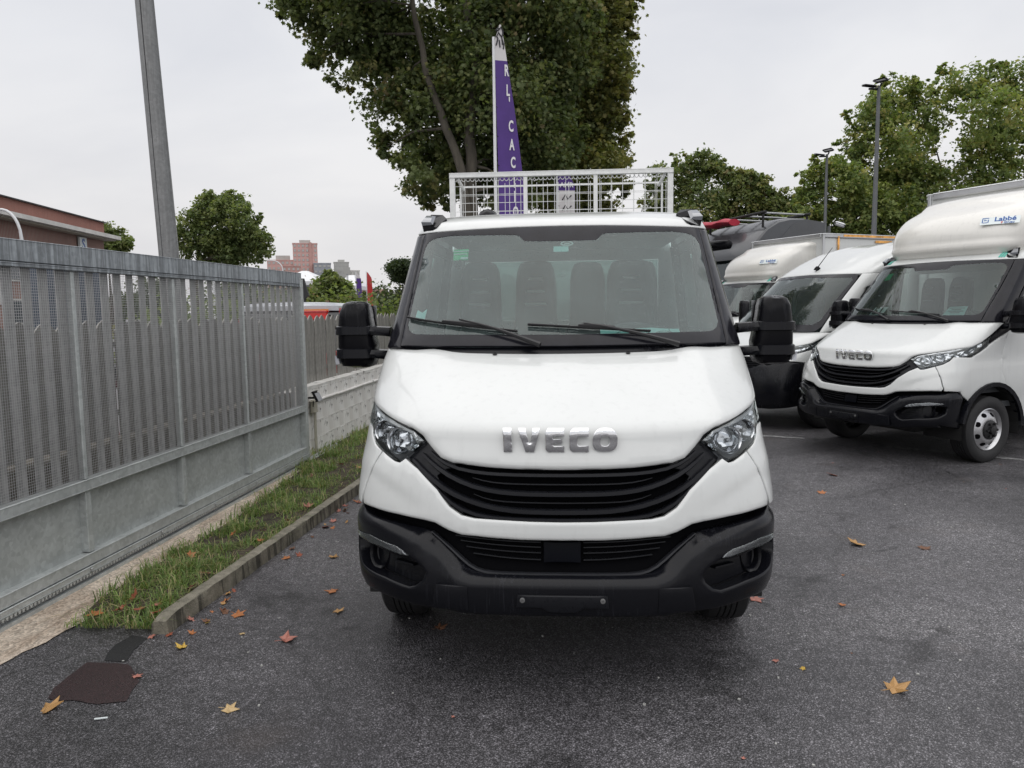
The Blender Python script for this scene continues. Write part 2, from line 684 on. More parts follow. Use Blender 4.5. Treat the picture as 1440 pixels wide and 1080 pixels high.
def panel(name, Tb, poly, m, parent, holes=(), step=.03, off=0., thick=.03, rnd=.01, disp=None, back=False, **props):
    co, F, d = tri2d(poly, holes, step, rnd=rnd)
    p, n = PN(Tb, co[:, 0], co[:, 1])
    h = np.full(len(co), off)
    if rnd:
        t = np.clip(1 - d / rnd, 0, 1)
        h -= rnd * .6 * (1 - np.sqrt(np.maximum(0, 1 - t * t)))
    if disp is not None:
        h += disp(co[:, 0], co[:, 1], d)
    V = p + n * h[:, None]
    cnt = {}
    for f in F:
        for i in range(3):
            e = (f[i], f[(i + 1) % 3])
            cnt[e] = 1
    bnd = [e for e in cnt if (e[1], e[0]) not in cnt]
    vs = V.tolist()
    fs = F.tolist()
    if thick:
        idx = sorted({i for e in bnd for i in e})
        mo = {}
        for i in idx:
            mo[i] = (len(vs), len(vs) + 1)
            vs.append(V[i].tolist())
            vs.append((V[i] - n[i] * thick).tolist())
        for a_, b_ in bnd:
            fs.append([mo[b_][0], mo[a_][0], mo[a_][1], mo[b_][1]])
    if back:
        o = len(vs)
        vs += (V - n * thick).tolist()
        fs += [[a_ + o for a_ in f[::-1]] for f in F.tolist()]
    me = bpy.data.meshes.new(name)
    me.from_pydata(vs, [], fs)
    me.materials.append(m)
    me.polygons.foreach_set('use_smooth', [True] * len(me.polygons))
    me.update()
    return link(name, me, parent, **props)

def mir(poly):
    return [(-a, z) for a, z in poly][::-1]

def full(half):
    """half outline from centre to centre on the a<0 side -> closed symmetric outline"""
    h = list(half)
    return h + [(-a, z) for a, z in h[::-1] if abs(a) > .004]

def sweep(name, Tb, path, w, dep, off, m, parent, tip=1., step=.03, round_=.35, **props):
    """a bar of width w and depth dep laid along a path on the surface"""
    q = []
    for i in range(len(path) - 1):
        k = max(1, int(math.hypot(path[i + 1][0] - path[i][0], path[i + 1][1] - path[i][1]) / step))
        for j in range(k):
            q.append((path[i][0] + (path[i + 1][0] - path[i][0]) * j / k, path[i][1] + (path[i + 1][1] - path[i][1]) * j / k))
    q.append(path[-1])
    q = np.array(q)
    for _ in range(3):
        q[1:-1] = .25 * q[:-2] + .5 * q[1:-1] + .25 * q[2:]
    p, n = PN(Tb, q[:, 0], q[:, 1])
    t = np.gradient(p, axis=0)
    t /= np.linalg.norm(t, axis=1, keepdims=True)
    b = np.cross(n, t)
    rings = []
    N = len(q)
    for i in range(N):
        e = min(i, N - 1 - i) / max(1, N * .12)
        ww = w * (tip + (1 - tip) * min(1, e))
        r = []
        for (u, v) in ((-.5, -dep), (-.5, -dep * round_ * .5), (-.32, 0), (.32, 0), (.5, -dep * round_ * .5), (.5, -dep)):
            r.append(p[i] + b[i] * u * ww + n[i] * (off + v))
        rings.append(r)
    mb = MB()
    mb.rings(rings, m)
    return mb.build(name, m, parent, smooth=35, fix=True, **props)

T={}
T['hood_low']=[(-0.79,1.2553),(-0.6764,1.2438),(-0.6264,1.2362),(-0.5752,1.2233),(-0.5415,1.2143),(-0.4897,1.2),(-0.4483,1.1836),(-0.4106,1.1531),(-0.379,1.1085),(-0.3441,1.0647),(-0.3063,1.0465),(-0.2624,1.0403),(-0.196,1.0314),(-0.1134,1.0263),(0.0003,1.0236)]
T['hood_top']=[(0.0025,1.5186),(-0.2133,1.5222),(-0.4056,1.5229),(-0.5474,1.5186),(-0.6239,1.5156)]
T['lamp_up']=[(-0.7261,1.2537),(-0.6264,1.2306),(-0.54,1.2084),(-0.4815,1.1863),(-0.4443,1.1702),(-0.4128,1.1389),(-0.4061,1.1304)]
T['lamp_low']=[(-0.4096,1.1255),(-0.4682,1.0536),(-0.4912,1.0371),(-0.5101,1.0392),(-0.5776,1.0678),(-0.6452,1.092),(-0.6909,1.1233),(-0.7247,1.1573)]
T['fascia']=[(-0.5838,1.0623),(-0.5125,1.0313),(-0.4896,1.0283),(-0.4676,1.0476),(-0.4189,1.0098),(-0.3489,0.9279),(-0.3093,0.857),(-0.2751,0.8231),(-0.2399,0.8122),(-0.1937,0.8092),(-0.087,0.8022),(-0.0006,0.8002),(-0.001,0.7242),(-0.1146,0.726),(-0.1947,0.7325),(-0.2754,0.7412),(-0.3088,0.7568),(-0.3497,0.7864),(-0.3832,0.7949),(-0.4698,0.8065),(-0.5908,0.8157),(-0.6878,0.8163),(-0.7015,0.8378),(-0.6805,0.8804),(-0.6579,0.9518),(-0.6219,1.0097)]
T['fend_front']=[(-0.7079,1.1582),(-0.6886,1.1205),(-0.6431,1.086),(-0.5897,1.063),(-0.6269,1.0075),(-0.6647,0.9506),(-0.6894,0.8787),(-0.7134,0.8355),(-0.717,0.8153)]
T['grille']=[(0.0004,1.0313),(-0.1134,1.0334),(-0.1961,1.0388),(-0.2626,1.0477),(-0.3066,1.054),(-0.3445,1.0721),(-0.3795,1.116),(-0.4053,1.1411),(-0.4684,1.0551),(-0.4184,1.0039),(-0.3485,0.9219),(-0.3092,0.8509),(-0.275,0.8155),(-0.2399,0.8055),(-0.1937,0.8032),(-0.0871,0.7956),(-0.0006,0.7936)]
T['bar_a']=[(-0.3825,1.0885),(-0.336,1.0339),(-0.2968,1.0174),(-0.2473,1.007),(-0.1954,1.0033),(-0.0975,1.0003),(0.0002,0.9995)]
T['bar_t1']=[(-0.2508,0.9875),(-0.2304,0.9736),(-0.1947,0.9646),(-0.0973,0.961),(0.0001,0.9603)]
T['bar_b']=[(-0.4085,1.0769),(-0.3577,1.0217),(-0.3187,0.9817),(-0.2784,0.965),(-0.2455,0.9458),(-0.2135,0.9293),(-0.1648,0.922),(-0.0875,0.9177),(-0.0001,0.9169)]
T['bar_t2']=[(-0.2446,0.9157),(-0.2207,0.8928),(-0.1936,0.8864),(-0.0972,0.8814),(-0.0003,0.8794)]
T['bar_c']=[(-0.4399,1.0494),(-0.3835,0.9896),(-0.3349,0.9337),(-0.2981,0.9033),(-0.2578,0.8878),(-0.2225,0.8655),(-0.1743,0.8463),(-0.0877,0.8423),(-0.0004,0.8402)]
T['bar_d']=[(-0.422,1.0184),(-0.3598,0.9466),(-0.3136,0.8718),(-0.2751,0.8337),(-0.236,0.8194),(-0.1937,0.8153),(-0.0879,0.8091),(-0.0006,0.8071)]
T['bump_top']=[(-0.79,0.7907),(-0.6958,0.7821),(-0.5878,0.7772),(-0.5184,0.7716),(-0.4546,0.7621),(-0.398,0.7533),(-0.3672,0.7434),(-0.3383,0.7192),(-0.3104,0.6786),(-0.2775,0.6294),(-0.26,0.6058),(-0.2426,0.5892),(-0.2157,0.5785),(-0.1965,0.5777),(-0.089,0.5763),(-0.0016,0.5768)]
T['bump_bot']=[(-0.0024,0.4081),(-0.1127,0.4082),(-0.2314,0.4077),(-0.3577,0.4102),(-0.4297,0.413),(-0.4942,0.4249),(-0.5838,0.4356),(-0.7719,0.4314),(-0.7768,0.4874)]
T['pocket']=[(-0.79,0.6471),(-0.6105,0.6612),(-0.529,0.6408),(-0.4713,0.6297),(-0.4302,0.6303),(-0.401,0.6079),(-0.3781,0.575),(-0.387,0.5395),(-0.4121,0.51),(-0.4342,0.5007),(-0.5268,0.5235),(-0.6189,0.5317),(-0.7101,0.5426),(-0.79,0.5791)]
T['drl']=[(-0.7317,0.687),(-0.5896,0.6956),(-0.5107,0.6797),(-0.4703,0.6708),(-0.4472,0.6547),(-0.4326,0.6359),(-0.4605,0.6372),(-0.5287,0.6545),(-0.6326,0.6636),(-0.7195,0.6705)]
T['fogc']=[(-0.5947,0.6148)]
T['fogcone']=[(-0.685,0.621),(-0.6212,0.6492),(-0.5395,0.646),(-0.5096,0.6001),(-0.5408,0.5248),(-0.6431,0.5315)]
T['intake']=[(-0.0009,0.7349),(-0.1945,0.7427),(-0.2753,0.7533),(-0.3087,0.7689),(-0.3498,0.797),(-0.3957,0.8026),(-0.3728,0.7321),(-0.3388,0.7027),(-0.3108,0.6606),(-0.2775,0.6132),(-0.2429,0.5713),(-0.1968,0.559),(-0.0017,0.5588)]
T['plate']=[(-0.1241,0.507),(-0.0019,0.51),(-0.0022,0.4418),(-0.0342,0.4427),(-0.0519,0.4618),(-0.125,0.4628)]
T['screw']=[(-0.1107,0.4919)]
T['shoulder']=[(-0.7896,0.7407),(-0.5647,0.75),(-0.4674,0.7338),(-0.3952,0.708),(-0.3636,0.6819),(-0.3332,0.6524),(-0.2934,0.597),(-0.2549,0.5551)]
T['ws_out']=[(0.0026,1.524),(-0.2591,1.5272),(-0.6261,1.5272),(-0.6445,1.8234),(-0.6682,2.182),(-0.6445,2.1873),(-0.4442,2.1887),(-0.1802,2.1991),(0.0061,2.2016)]
T['clear']=[(0.0028,1.5812),(-0.1956,1.5847),(-0.528,1.5874),(-0.5583,1.5914),(-0.5867,1.6072),(-0.608,1.6379),(-0.6131,1.7464),(-0.6274,2.088),(-0.6098,2.1234),(-0.5829,2.1408),(-0.5456,2.1512),(-0.4682,2.1599),(-0.2845,2.1545),(-0.1856,2.1515),(-0.1679,2.1445),(-0.1555,2.1262),(-0.1434,2.1102),(0.0055,2.1076)]
T['pill_in']=[(-0.6316,1.5195),(-0.6521,1.8235),(-0.6779,2.1826)]
T['roof_low']=[(-0.6806,2.1896),(-0.4453,2.1956),(-0.1807,2.206),(0.0061,2.2086)]
T['nozzle']=[(-0.2172,1.4813)]
T['wipL0']=[(-0.6112,1.6731)]
T['wipL1']=[(-0.1478,1.5931)]
T['wipR0']=[(-0.1141,1.6275)]
T['wipR1']=[(0.2983,1.5865)]
T['armL']=[(-0.3596,1.6519)]
T['pivL']=[(-0.0691,1.5268)]
T['armR']=[(0.0684,1.6238)]
T['pivR']=[(0.3868,1.521)]
T['green_tag']=[(-0.4589,2.1096),(-0.3837,2.112),(-0.378,2.0432),(-0.4492,2.0424)]
T['blue_tag']=[(-0.5787,1.6769),(-0.5744,1.7283),(-0.5402,1.712),(-0.5165,1.7335),(-0.5175,1.6765)]
T['patch_red']=[(-2.341,3.055),(-2.367,3.393),(-2.147,3.387),(-1.984,3.225),(-1.958,3.035),(-2.247,3.041)]
T['patch_dark']=[(-2.284,3.419),(-2.338,3.583),(-2.313,3.702),(-2.217,3.68),(-2.181,3.5),(-2.178,3.408)]
T['sand_edge']=[(-2.787,3.362),(-2.738,3.601),(-2.683,3.872),(-2.665,4.042),(-2.664,4.412),(-2.689,4.806),(-2.694,5.448),(-2.667,6.046),(-2.687,6.918),(-2.786,7.808)]
T['grass_l']=[(-2.685,3.94),(-2.751,4.178),(-2.728,4.878),(-2.682,5.937),(-2.786,7.808)]
T['kerb_face']=[(-2.109,3.727),(-2.098,4.199),(-2.054,5.239),(-1.93,6.708)]
T['leaves']=[(-2.58,3.828),(-2.482,3.869),(-2.363,3.893),(-2.306,3.953),(-2.199,3.698),(-2.113,3.727),(-1.961,3.572),(-1.998,3.749),(-1.86,3.998),(-1.981,3.877),(-1.726,3.75),(-1.462,3.682),(-1.933,4.974),(-2.165,6.077),(-1.605,4.997),(-1.415,4.368),(-1.292,4.048),(-1.894,5.71),(-1.886,5.87),(-1.46,3.003),(-2.267,2.98),(-2.244,3.849),(-2.032,3.27),(-1.91,6.453),(-1.903,6.126),(-1.893,5.652),(-1.831,5.294),(-1.921,4.758),(-1.985,4.557),(-1.852,5.996),(-1.762,5.382),(2.105,5.374),(2.542,5.305),(1.475,3.294),(1.026,3.548),(1.134,3.473),(1.596,4.247),(1.124,4.326),(-0.673,3.859),(2.368,6.897),(2.722,7.636),(2.476,8.231),(3.815,8.196),(1.671,5.882),(2.962,5.757),(-1.762,5.852),(-1.924,5.176),(-2.081,4.672),(-2.04,4.168)]
T['tree_main']=[(-5.0327,14.7871,7.6667,0.5107),(-4.5965,15.103,7.3997,0.1539),(-4.8493,15.1916,8.121,0.1833),(-4.6122,15.5134,7.3783,0.1706),(-5.5524,15.179,7.6224,0.1474),(-5.0626,15.2146,8.1522,0.1434),(-4.476,15.45,7.1717,0.608),(-4.9716,15.1932,6.8196,0.2116),(-5.0481,15.599,6.9452,0.2187),(-4.5011,15.0911,7.7523,0.2561),(-4.6301,15.3339,6.6046,0.225),(-4.6596,15.2242,7.7274,0.1889),(-4.6546,15.5626,8.1229,0.7296),(-3.9188,14.9087,8.0866,0.3095),(-4.9031,15.5243,7.4692,0.2293),(-4.0668,15.1745,8.5321,0.2622),(-5.3888,15.2078,8.0281,0.2851),(-3.9363,14.9928,7.963,0.2771),(-3.7458,14.7031,7.5498,0.8512),(-4.3726,15.3064,6.9945,0.2358),(-4.1795,15.4802,8.2497,0.3551),(-3.5427,15.3882,6.7577,0.3123),(-4.0288,15.5174,6.7824,0.3282),(-3.8683,15.3452,8.3483,0.254),(-3.7816,15.2133,6.4667,0.5837),(-3.4816,15.3451,6.9486,0.2168),(-4.0071,15.3105,6.9872,0.2326),(-4.3259,15.1818,6.2394,0.2267),(-3.3426,15.2946,6.8401,0.1628),(-3.4206,15.3966,6.9091,0.1912),(-3.1928,15.3597,6.9898,0.8512),(-4.0496,15.1306,6.9164,0.2437),(-3.4424,15.352,7.7672,0.2644),(-2.5887,15.5984,7.5537,0.262),(-3.9781,15.1529,7.3266,0.2796),(-3.8272,15.1815,7.5423,0.2508),(-3.2245,15.127,5.9011,0.6688),(-2.953,15.4528,5.3031,0.2584),(-3.1964,14.8497,6.5464,0.2384),(-2.6216,15.258,6.1897,0.1981),(-2.8097,15.385,6.4084,0.194),(-2.5613,15.0408,6.0241,0.2447),(-3.6032,15.6345,5.2917,0.3648),(-3.888,15.2662,5.5223,0.1546),(-3.5066,15.1369,5.636,0.1436),(-3.2557,15.2193,5.1626,0.118),(-3.2879,15.0683,5.1009,0.1073),(-3.5301,15.1332,4.9405,0.1477),(-2.8165,16.1775,5.0617,0.6688),(-2.3528,15.0511,4.5799,0.2082),(-3.4986,15.5982,5.051,0.2698),(-2.1517,15.1834,5.1849,0.2541),(-2.6789,15.3877,4.4173,0.2359),(-2.9853,15.2064,5.6945,0.1809),(-2.6903,14.3714,4.3627,0.4621),(-2.8807,15.1316,4.7797,0.1494),(-3.0828,15.2262,4.6164,0.1726),(-2.9094,15.0515,4.7664,0.1613),(-3.1307,15.0531,4.5277,0.1363),(-3.1629,15.2383,4.3605,0.1307),(-2.3702,14.8209,5.7375,0.7296),(-3.1049,14.8523,5.6743,0.2563),(-2.2438,15.0692,6.4288,0.239),(-1.6442,15.3758,5.6286,0.2553),(-2.181,15.0934,5.05,0.2812),(-2.9467,15.3775,5.2976,0.2374),(-2.3419,16.3886,6.9592,0.9728),(-1.5171,15.2083,7.4256,0.3185),(-2.9295,14.9187,6.2207,0.3112),(-3.3144,14.919,6.8818,0.2699),(-3.2683,15.1915,7.2614,0.4042),(-3.2321,15.4646,7.3486,0.3754),(-1.9629,15.3308,4.7615,0.608),(-1.3801,15.3071,4.9397,0.2446),(-1.974,15.1143,5.3548,0.2416),(-1.6912,15.2445,5.2906,0.185),(-2.5769,15.1269,4.7102,0.194),(-2.0204,15.1434,4.1664,0.2172),(-2.1207,14.8229,4.0693,0.3648),(-2.2816,15.0325,3.7434,0.1332),(-2.4394,15.1607,4.2555,0.1019),(-2.4712,15.0943,3.9494,0.1192),(-2.213,15.1226,4.4185,0.1009),(-1.9463,15.268,3.7496,0.1267),(-1.3569,15.1062,6.9238,1.0944),(-2.269,16.1511,6.366,0.408),(-1.9158,15.4391,6.0353,0.3226),(-0.3705,15.0323,7.3166,0.3311),(-0.715,15.4102,6.0698,0.3377),(-1.9558,15.2935,6.0601,0.3277),(-1.2356,14.6664,5.7027,0.9728),(-2.1806,15.5587,5.9443,0.4067),(-0.5626,15.0002,5.0136,0.3221),(-1.6991,14.2257,6.5306,0.3982),(-0.2687,15.3766,5.6744,0.2781),(-2.1791,15.0036,5.9499,0.3977),(-1.5372,16.0674,4.6118,0.7296),(-0.8471,15.0635,4.3605,0.2626),(-1.2089,14.9312,3.9668,0.2845),(-0.856,15.5178,4.866,0.2565),(-0.8056,15.0289,4.5527,0.1989),(-2.1816,15.2479,4.2654,0.2941),(-0.5948,16.3282,6.3596,0.9728),(-0.5247,15.2333,5.4282,0.3633),(-1.4021,15.1808,5.8636,0.2978),(-0.8584,15.225,7.2522,0.3048),(-1.2734,15.4543,5.7094,0.3789),(-1.56,14.9535,6.3639,0.3819),(-0.3984,15.6158,4.9948,0.8512),(-1.2432,15.3134,5.1027,0.2456),(-1.2004,15.8471,4.7294,0.3467),(-1.1741,15.1031,5.3439,0.3598),(0.4458,15.0015,4.9654,0.2712),(-0.2902,15.3885,5.8062,0.3203),(-0.9759,15.0261,4.0424,0.5472),(-1.4847,15.2471,4.2559,0.2038),(-0.5794,15.2218,4.4091,0.2057),(-1.5014,15.3819,4.2125,0.1946),(-1.2455,15.1092,4.514,0.1729),(-1.2363,15.1853,4.5188,0.1994),(-3.154,13.2138,8.3281,0.9728),(-2.9129,14.9631,9.2019,0.3326),(-2.2051,15.6201,8.1347,0.3418),(-2.5306,15.0045,9.0089,0.3585),(-3.7338,15.0215,9.0667,0.3182),(-3.7816,14.8382,7.6326,0.3713),(-1.8864,15.7077,8.5388,1.0944),(-0.9453,15.2633,8.0209,0.4447),(-1.1104,14.7612,9.2139,0.4622),(-1.1911,15.3643,7.7407,0.3077),(-1.0333,15.2749,9.1263,0.3598),(-2.0455,15.415,7.528,0.3563),(-0.37,14.6384,7.9492,1.0944),(-0.9347,15.6395,8.8276,0.3161),(-1.4403,15.3335,7.91,0.407),(-0.5544,15.173,8.9523,0.2889),(0.034,15.0482,8.8703,0.3658),(-1.3626,15.1238,7.5866,0.3892),(-0.1017,15.7848,7.012,0.8512),(-0.2656,15.125,6.2257,0.3487),(0.0897,15.4587,6.2224,0.2999),(0.3047,15.3442,6.2973,0.3103),(0.5778,15.575,7.4479,0.3482),(0.4472,15.4029,6.3906,0.3116),(-2.6269,15.1869,4.011,0.2606),(-3.9938,13.8998,8.6291,0.8512),(-3.3145,15.26,9.0964,0.2513),(-4.7465,15.4046,8.2509,0.3241),(-4.0296,15.2374,9.4233,0.2869),(-4.5212,15.3415,9.2617,0.3178),(-4.5348,15.081,8.0108,0.3154)]
T['tree_pop']=[(0.5048,17.2286,7.7646,0.884),(1.3081,16.9951,8.0238,0.3069),(1.353,16.9784,7.8561,0.2434),(-0.1651,17.0541,8.3068,0.287),(0.7818,16.9005,8.5351,0.2572),(1.0991,16.8576,8.3375,0.3117),(0.9664,16.9126,8.1904,0.612),(1.4486,17.1406,8.4989,0.209),(0.4276,16.9829,7.9694,0.2408),(1.554,17.264,8.2242,0.198),(1.5456,17.0383,8.2782,0.255),(1.2263,16.537,7.6672,0.2224),(0.8878,16.7908,6.8569,0.68),(0.7035,17.3321,7.4793,0.2849),(0.5538,17.0009,7.4225,0.1932),(0.2224,16.9283,6.8705,0.234),(0.2223,16.8246,6.8801,0.2867),(0.4953,17.1885,6.3465,0.2035),(1.196,17.2864,7.4426,0.408),(0.8034,17.0708,7.5097,0.1505),(1.5622,17.0439,7.5721,0.1464),(1.1518,17.1716,7.0626,0.1701),(0.8,17.0878,7.4368,0.1528),(0.8039,16.8953,7.3991,0.1216),(0.6534,17.4389,5.9605,0.816),(0.373,17.0378,6.698,0.3185),(0.944,16.9787,5.2209,0.2763),(0.1303,17.1266,5.376,0.2369),(0.7955,17.0068,5.1838,0.3446),(1.2509,16.4544,6.4598,0.2657),(1.1191,17.4744,5.3392,0.4352),(1.0908,17.085,5.7575,0.117),(1.4865,16.9869,5.5419,0.1529),(1.3014,16.9651,5.7122,0.134),(0.8134,17.0221,5.0523,0.1392),(1.5398,16.8695,5.3998,0.1451),(1.0417,17.105,6.1,0.4896),(0.5612,16.9668,6.1138,0.2062),(1.4341,16.9604,6.3544,0.1605),(0.8718,16.8746,5.6662,0.1941),(1.416,16.9239,5.7962,0.1602),(1.3828,17.1573,6.4162,0.2031),(0.1799,17.7626,4.9051,0.816),(0.2597,17.079,4.1101,0.2244),(0.3735,16.9905,5.6674,0.2983),(0.2392,16.8264,4.1087,0.2825),(0.9077,17.1552,4.5422,0.3089),(-0.6204,17.3491,5.0587,0.3095),(0.8845,16.3545,4.6565,0.5712),(1.3647,17.1734,4.3522,0.211),(0.4947,16.7012,4.2604,0.1971),(0.5935,16.95,4.1844,0.21),(0.3706,17.0561,4.9004,0.2083),(1.4047,16.8366,4.4282,0.171),(-0.1395,16.3501,4.2951,0.612),(0.4086,17.0259,4.0202,0.1994),(-0.7491,17.1054,4.2377,0.1717),(-0.4377,16.9301,4.8227,0.21),(-0.7527,17.2081,4.3107,0.2212),(0.4216,16.8797,4.52,0.2203),(0.8052,17.5344,4.1182,0.4352),(1.1646,17.0105,3.8737,0.1246),(0.657,17.0226,4.5208,0.1374),(0.8203,17.065,4.5427,0.151),(0.4892,17.0377,3.8321,0.1676),(0.9815,17.174,3.7245,0.1346),(-0.2817,18.4704,6.1406,0.952),(-0.5363,17.1205,5.2604,0.3152),(0.5039,16.9561,6.6172,0.3783),(0.1323,16.7123,6.9455,0.3495),(0.6556,16.8444,6.0649,0.2947),(-1.2271,17.0025,6.1799,0.3919),(0.6621,16.9325,8.9359,0.952),(0.0538,16.9897,8.2928,0.3367),(1.194,17.0011,9.6253,0.3035),(0.6535,17.1192,9.8109,0.3437),(-0.2474,16.6698,9.1135,0.3493),(-0.2568,16.8082,8.8903,0.2673),(0.0164,17.4272,3.9807,0.544),(0.4509,17.1352,4.293,0.2304),(0.29,16.9345,4.4368,0.1746),(-0.3432,17.1926,4.3875,0.2124),(0.5178,16.8987,3.7656,0.2141),(0.4831,16.9599,3.6981,0.2277),(1.3042,16.6177,6.6184,0.2992),(1.3202,17.0749,6.3341,0.1264),(1.3373,16.9994,6.335,0.1051),(1.4464,17.0956,6.8605,0.1276),(1.2239,17.0596,6.8933,0.12),(1.0772,17.0081,6.4471,0.1158),(1.275,17.0316,4.8001,0.272),(1.0741,17.0954,4.6301,0.1134),(1.3141,16.9904,5.0595,0.0884),(1.3318,16.9926,5.0558,0.0743),(1.5133,17.0058,4.9135,0.1027),(1.15,17.0576,4.5696,0.1006)]
T['trunk_a']=[(-1.7095,14.5,3.1494),(-1.7166,14.5,4.22),(-1.7125,14.5,5.1435),(-1.596,14.5,6.3095),(-1.7481,14.5,7.4657),(-1.7945,14.5,8.4751)]
T['trunk_b']=[(-1.7402,14.3,3.1308),(-1.852,14.3,4.3204),(-2.2328,14.3,5.3707),(-2.4822,14.3,6.1495),(-2.6594,14.3,7.0454),(-2.8276,14.3,8.1802)]
T['tree_r1']=[(16.3304,41.3408,11.5712,1.1424),(16.6587,41.8116,12.5654,0.453),(15.2582,42.0453,11.7061,0.3536),(17.3528,41.8867,11.1853,0.3722),(15.4477,42.0247,11.0136,0.3078),(17.3626,42.7444,11.218,0.4894),(17.687,42.4636,12.4418,1.2096),(17.0046,41.5409,13.3822,0.3641),(16.666,42.7117,12.025,0.5132),(18.5618,42.1355,13.0872,0.487),(16.8307,41.6866,11.762,0.4162),(17.1493,42.2388,13.465,0.3291),(18.7922,42.0161,12.044,1.1424),(17.779,41.8273,12.4391,0.3509),(19.5336,41.8422,12.7486,0.3114),(18.2977,41.6306,13.0171,0.4649),(18.9853,42.0181,10.9834,0.4697),(19.4973,42.2588,12.785,0.3027),(15.7475,41.7728,10.3021,0.8736),(15.5049,42.0771,11.1029,0.229),(14.922,42.4387,10.3424,0.2924),(16.0118,41.7317,9.5044,0.2761),(16.0072,42.0566,11.0668,0.2749),(16.2576,41.919,9.6234,0.3305),(17.0478,40.7187,9.8978,1.512),(15.7113,41.5098,9.4791,0.5973),(17.2276,41.9942,8.4675,0.4766),(17.4366,42.1818,11.2391,0.5238),(15.6221,41.8063,9.9937,0.4555),(18.4653,42.0275,9.7296,0.6312),(18.7109,42.8736,9.4848,1.512),(19.9539,42.1445,8.72,0.6089),(17.7934,42.4417,8.4526,0.6357),(17.5976,42.2333,8.6688,0.632),(17.3622,42.1782,10.0135,0.4565),(18.5791,42.827,10.9069,0.5659),(18.246,42.8375,7.2729,1.68),(17.5558,42.059,8.7528,0.5699),(18.5853,42.3518,5.6817,0.6195),(19.523,41.534,6.2443,0.6338),(17.1571,41.8526,8.5011,0.5454),(18.6615,42.3137,8.7856,0.4943),(16.5714,42.6782,7.6846,1.344),(15.6126,42.6574,6.8889,0.5307),(15.6674,42.0043,6.8268,0.5118),(15.5759,41.3416,8.5412,0.5628),(17.8374,42.8009,7.7221,0.5141),(16.9892,42.3377,8.8672,0.3862),(15.4075,41.3739,9.387,0.7392),(15.2248,42.328,10.0732,0.298),(14.8498,42.0068,8.993,0.2618),(14.7154,41.5477,9.3148,0.3117),(15.1397,41.9182,8.7531,0.2431),(16.1065,41.9001,9.3647,0.2454),(19.1258,42.8552,12.7592,0.672),(18.6851,41.8221,13.2307,0.2807),(19.666,41.9569,13.0289,0.2127),(19.7448,41.9564,12.7831,0.197),(19.3794,41.9413,13.308,0.1936),(18.6237,41.8653,12.4248,0.1842)]
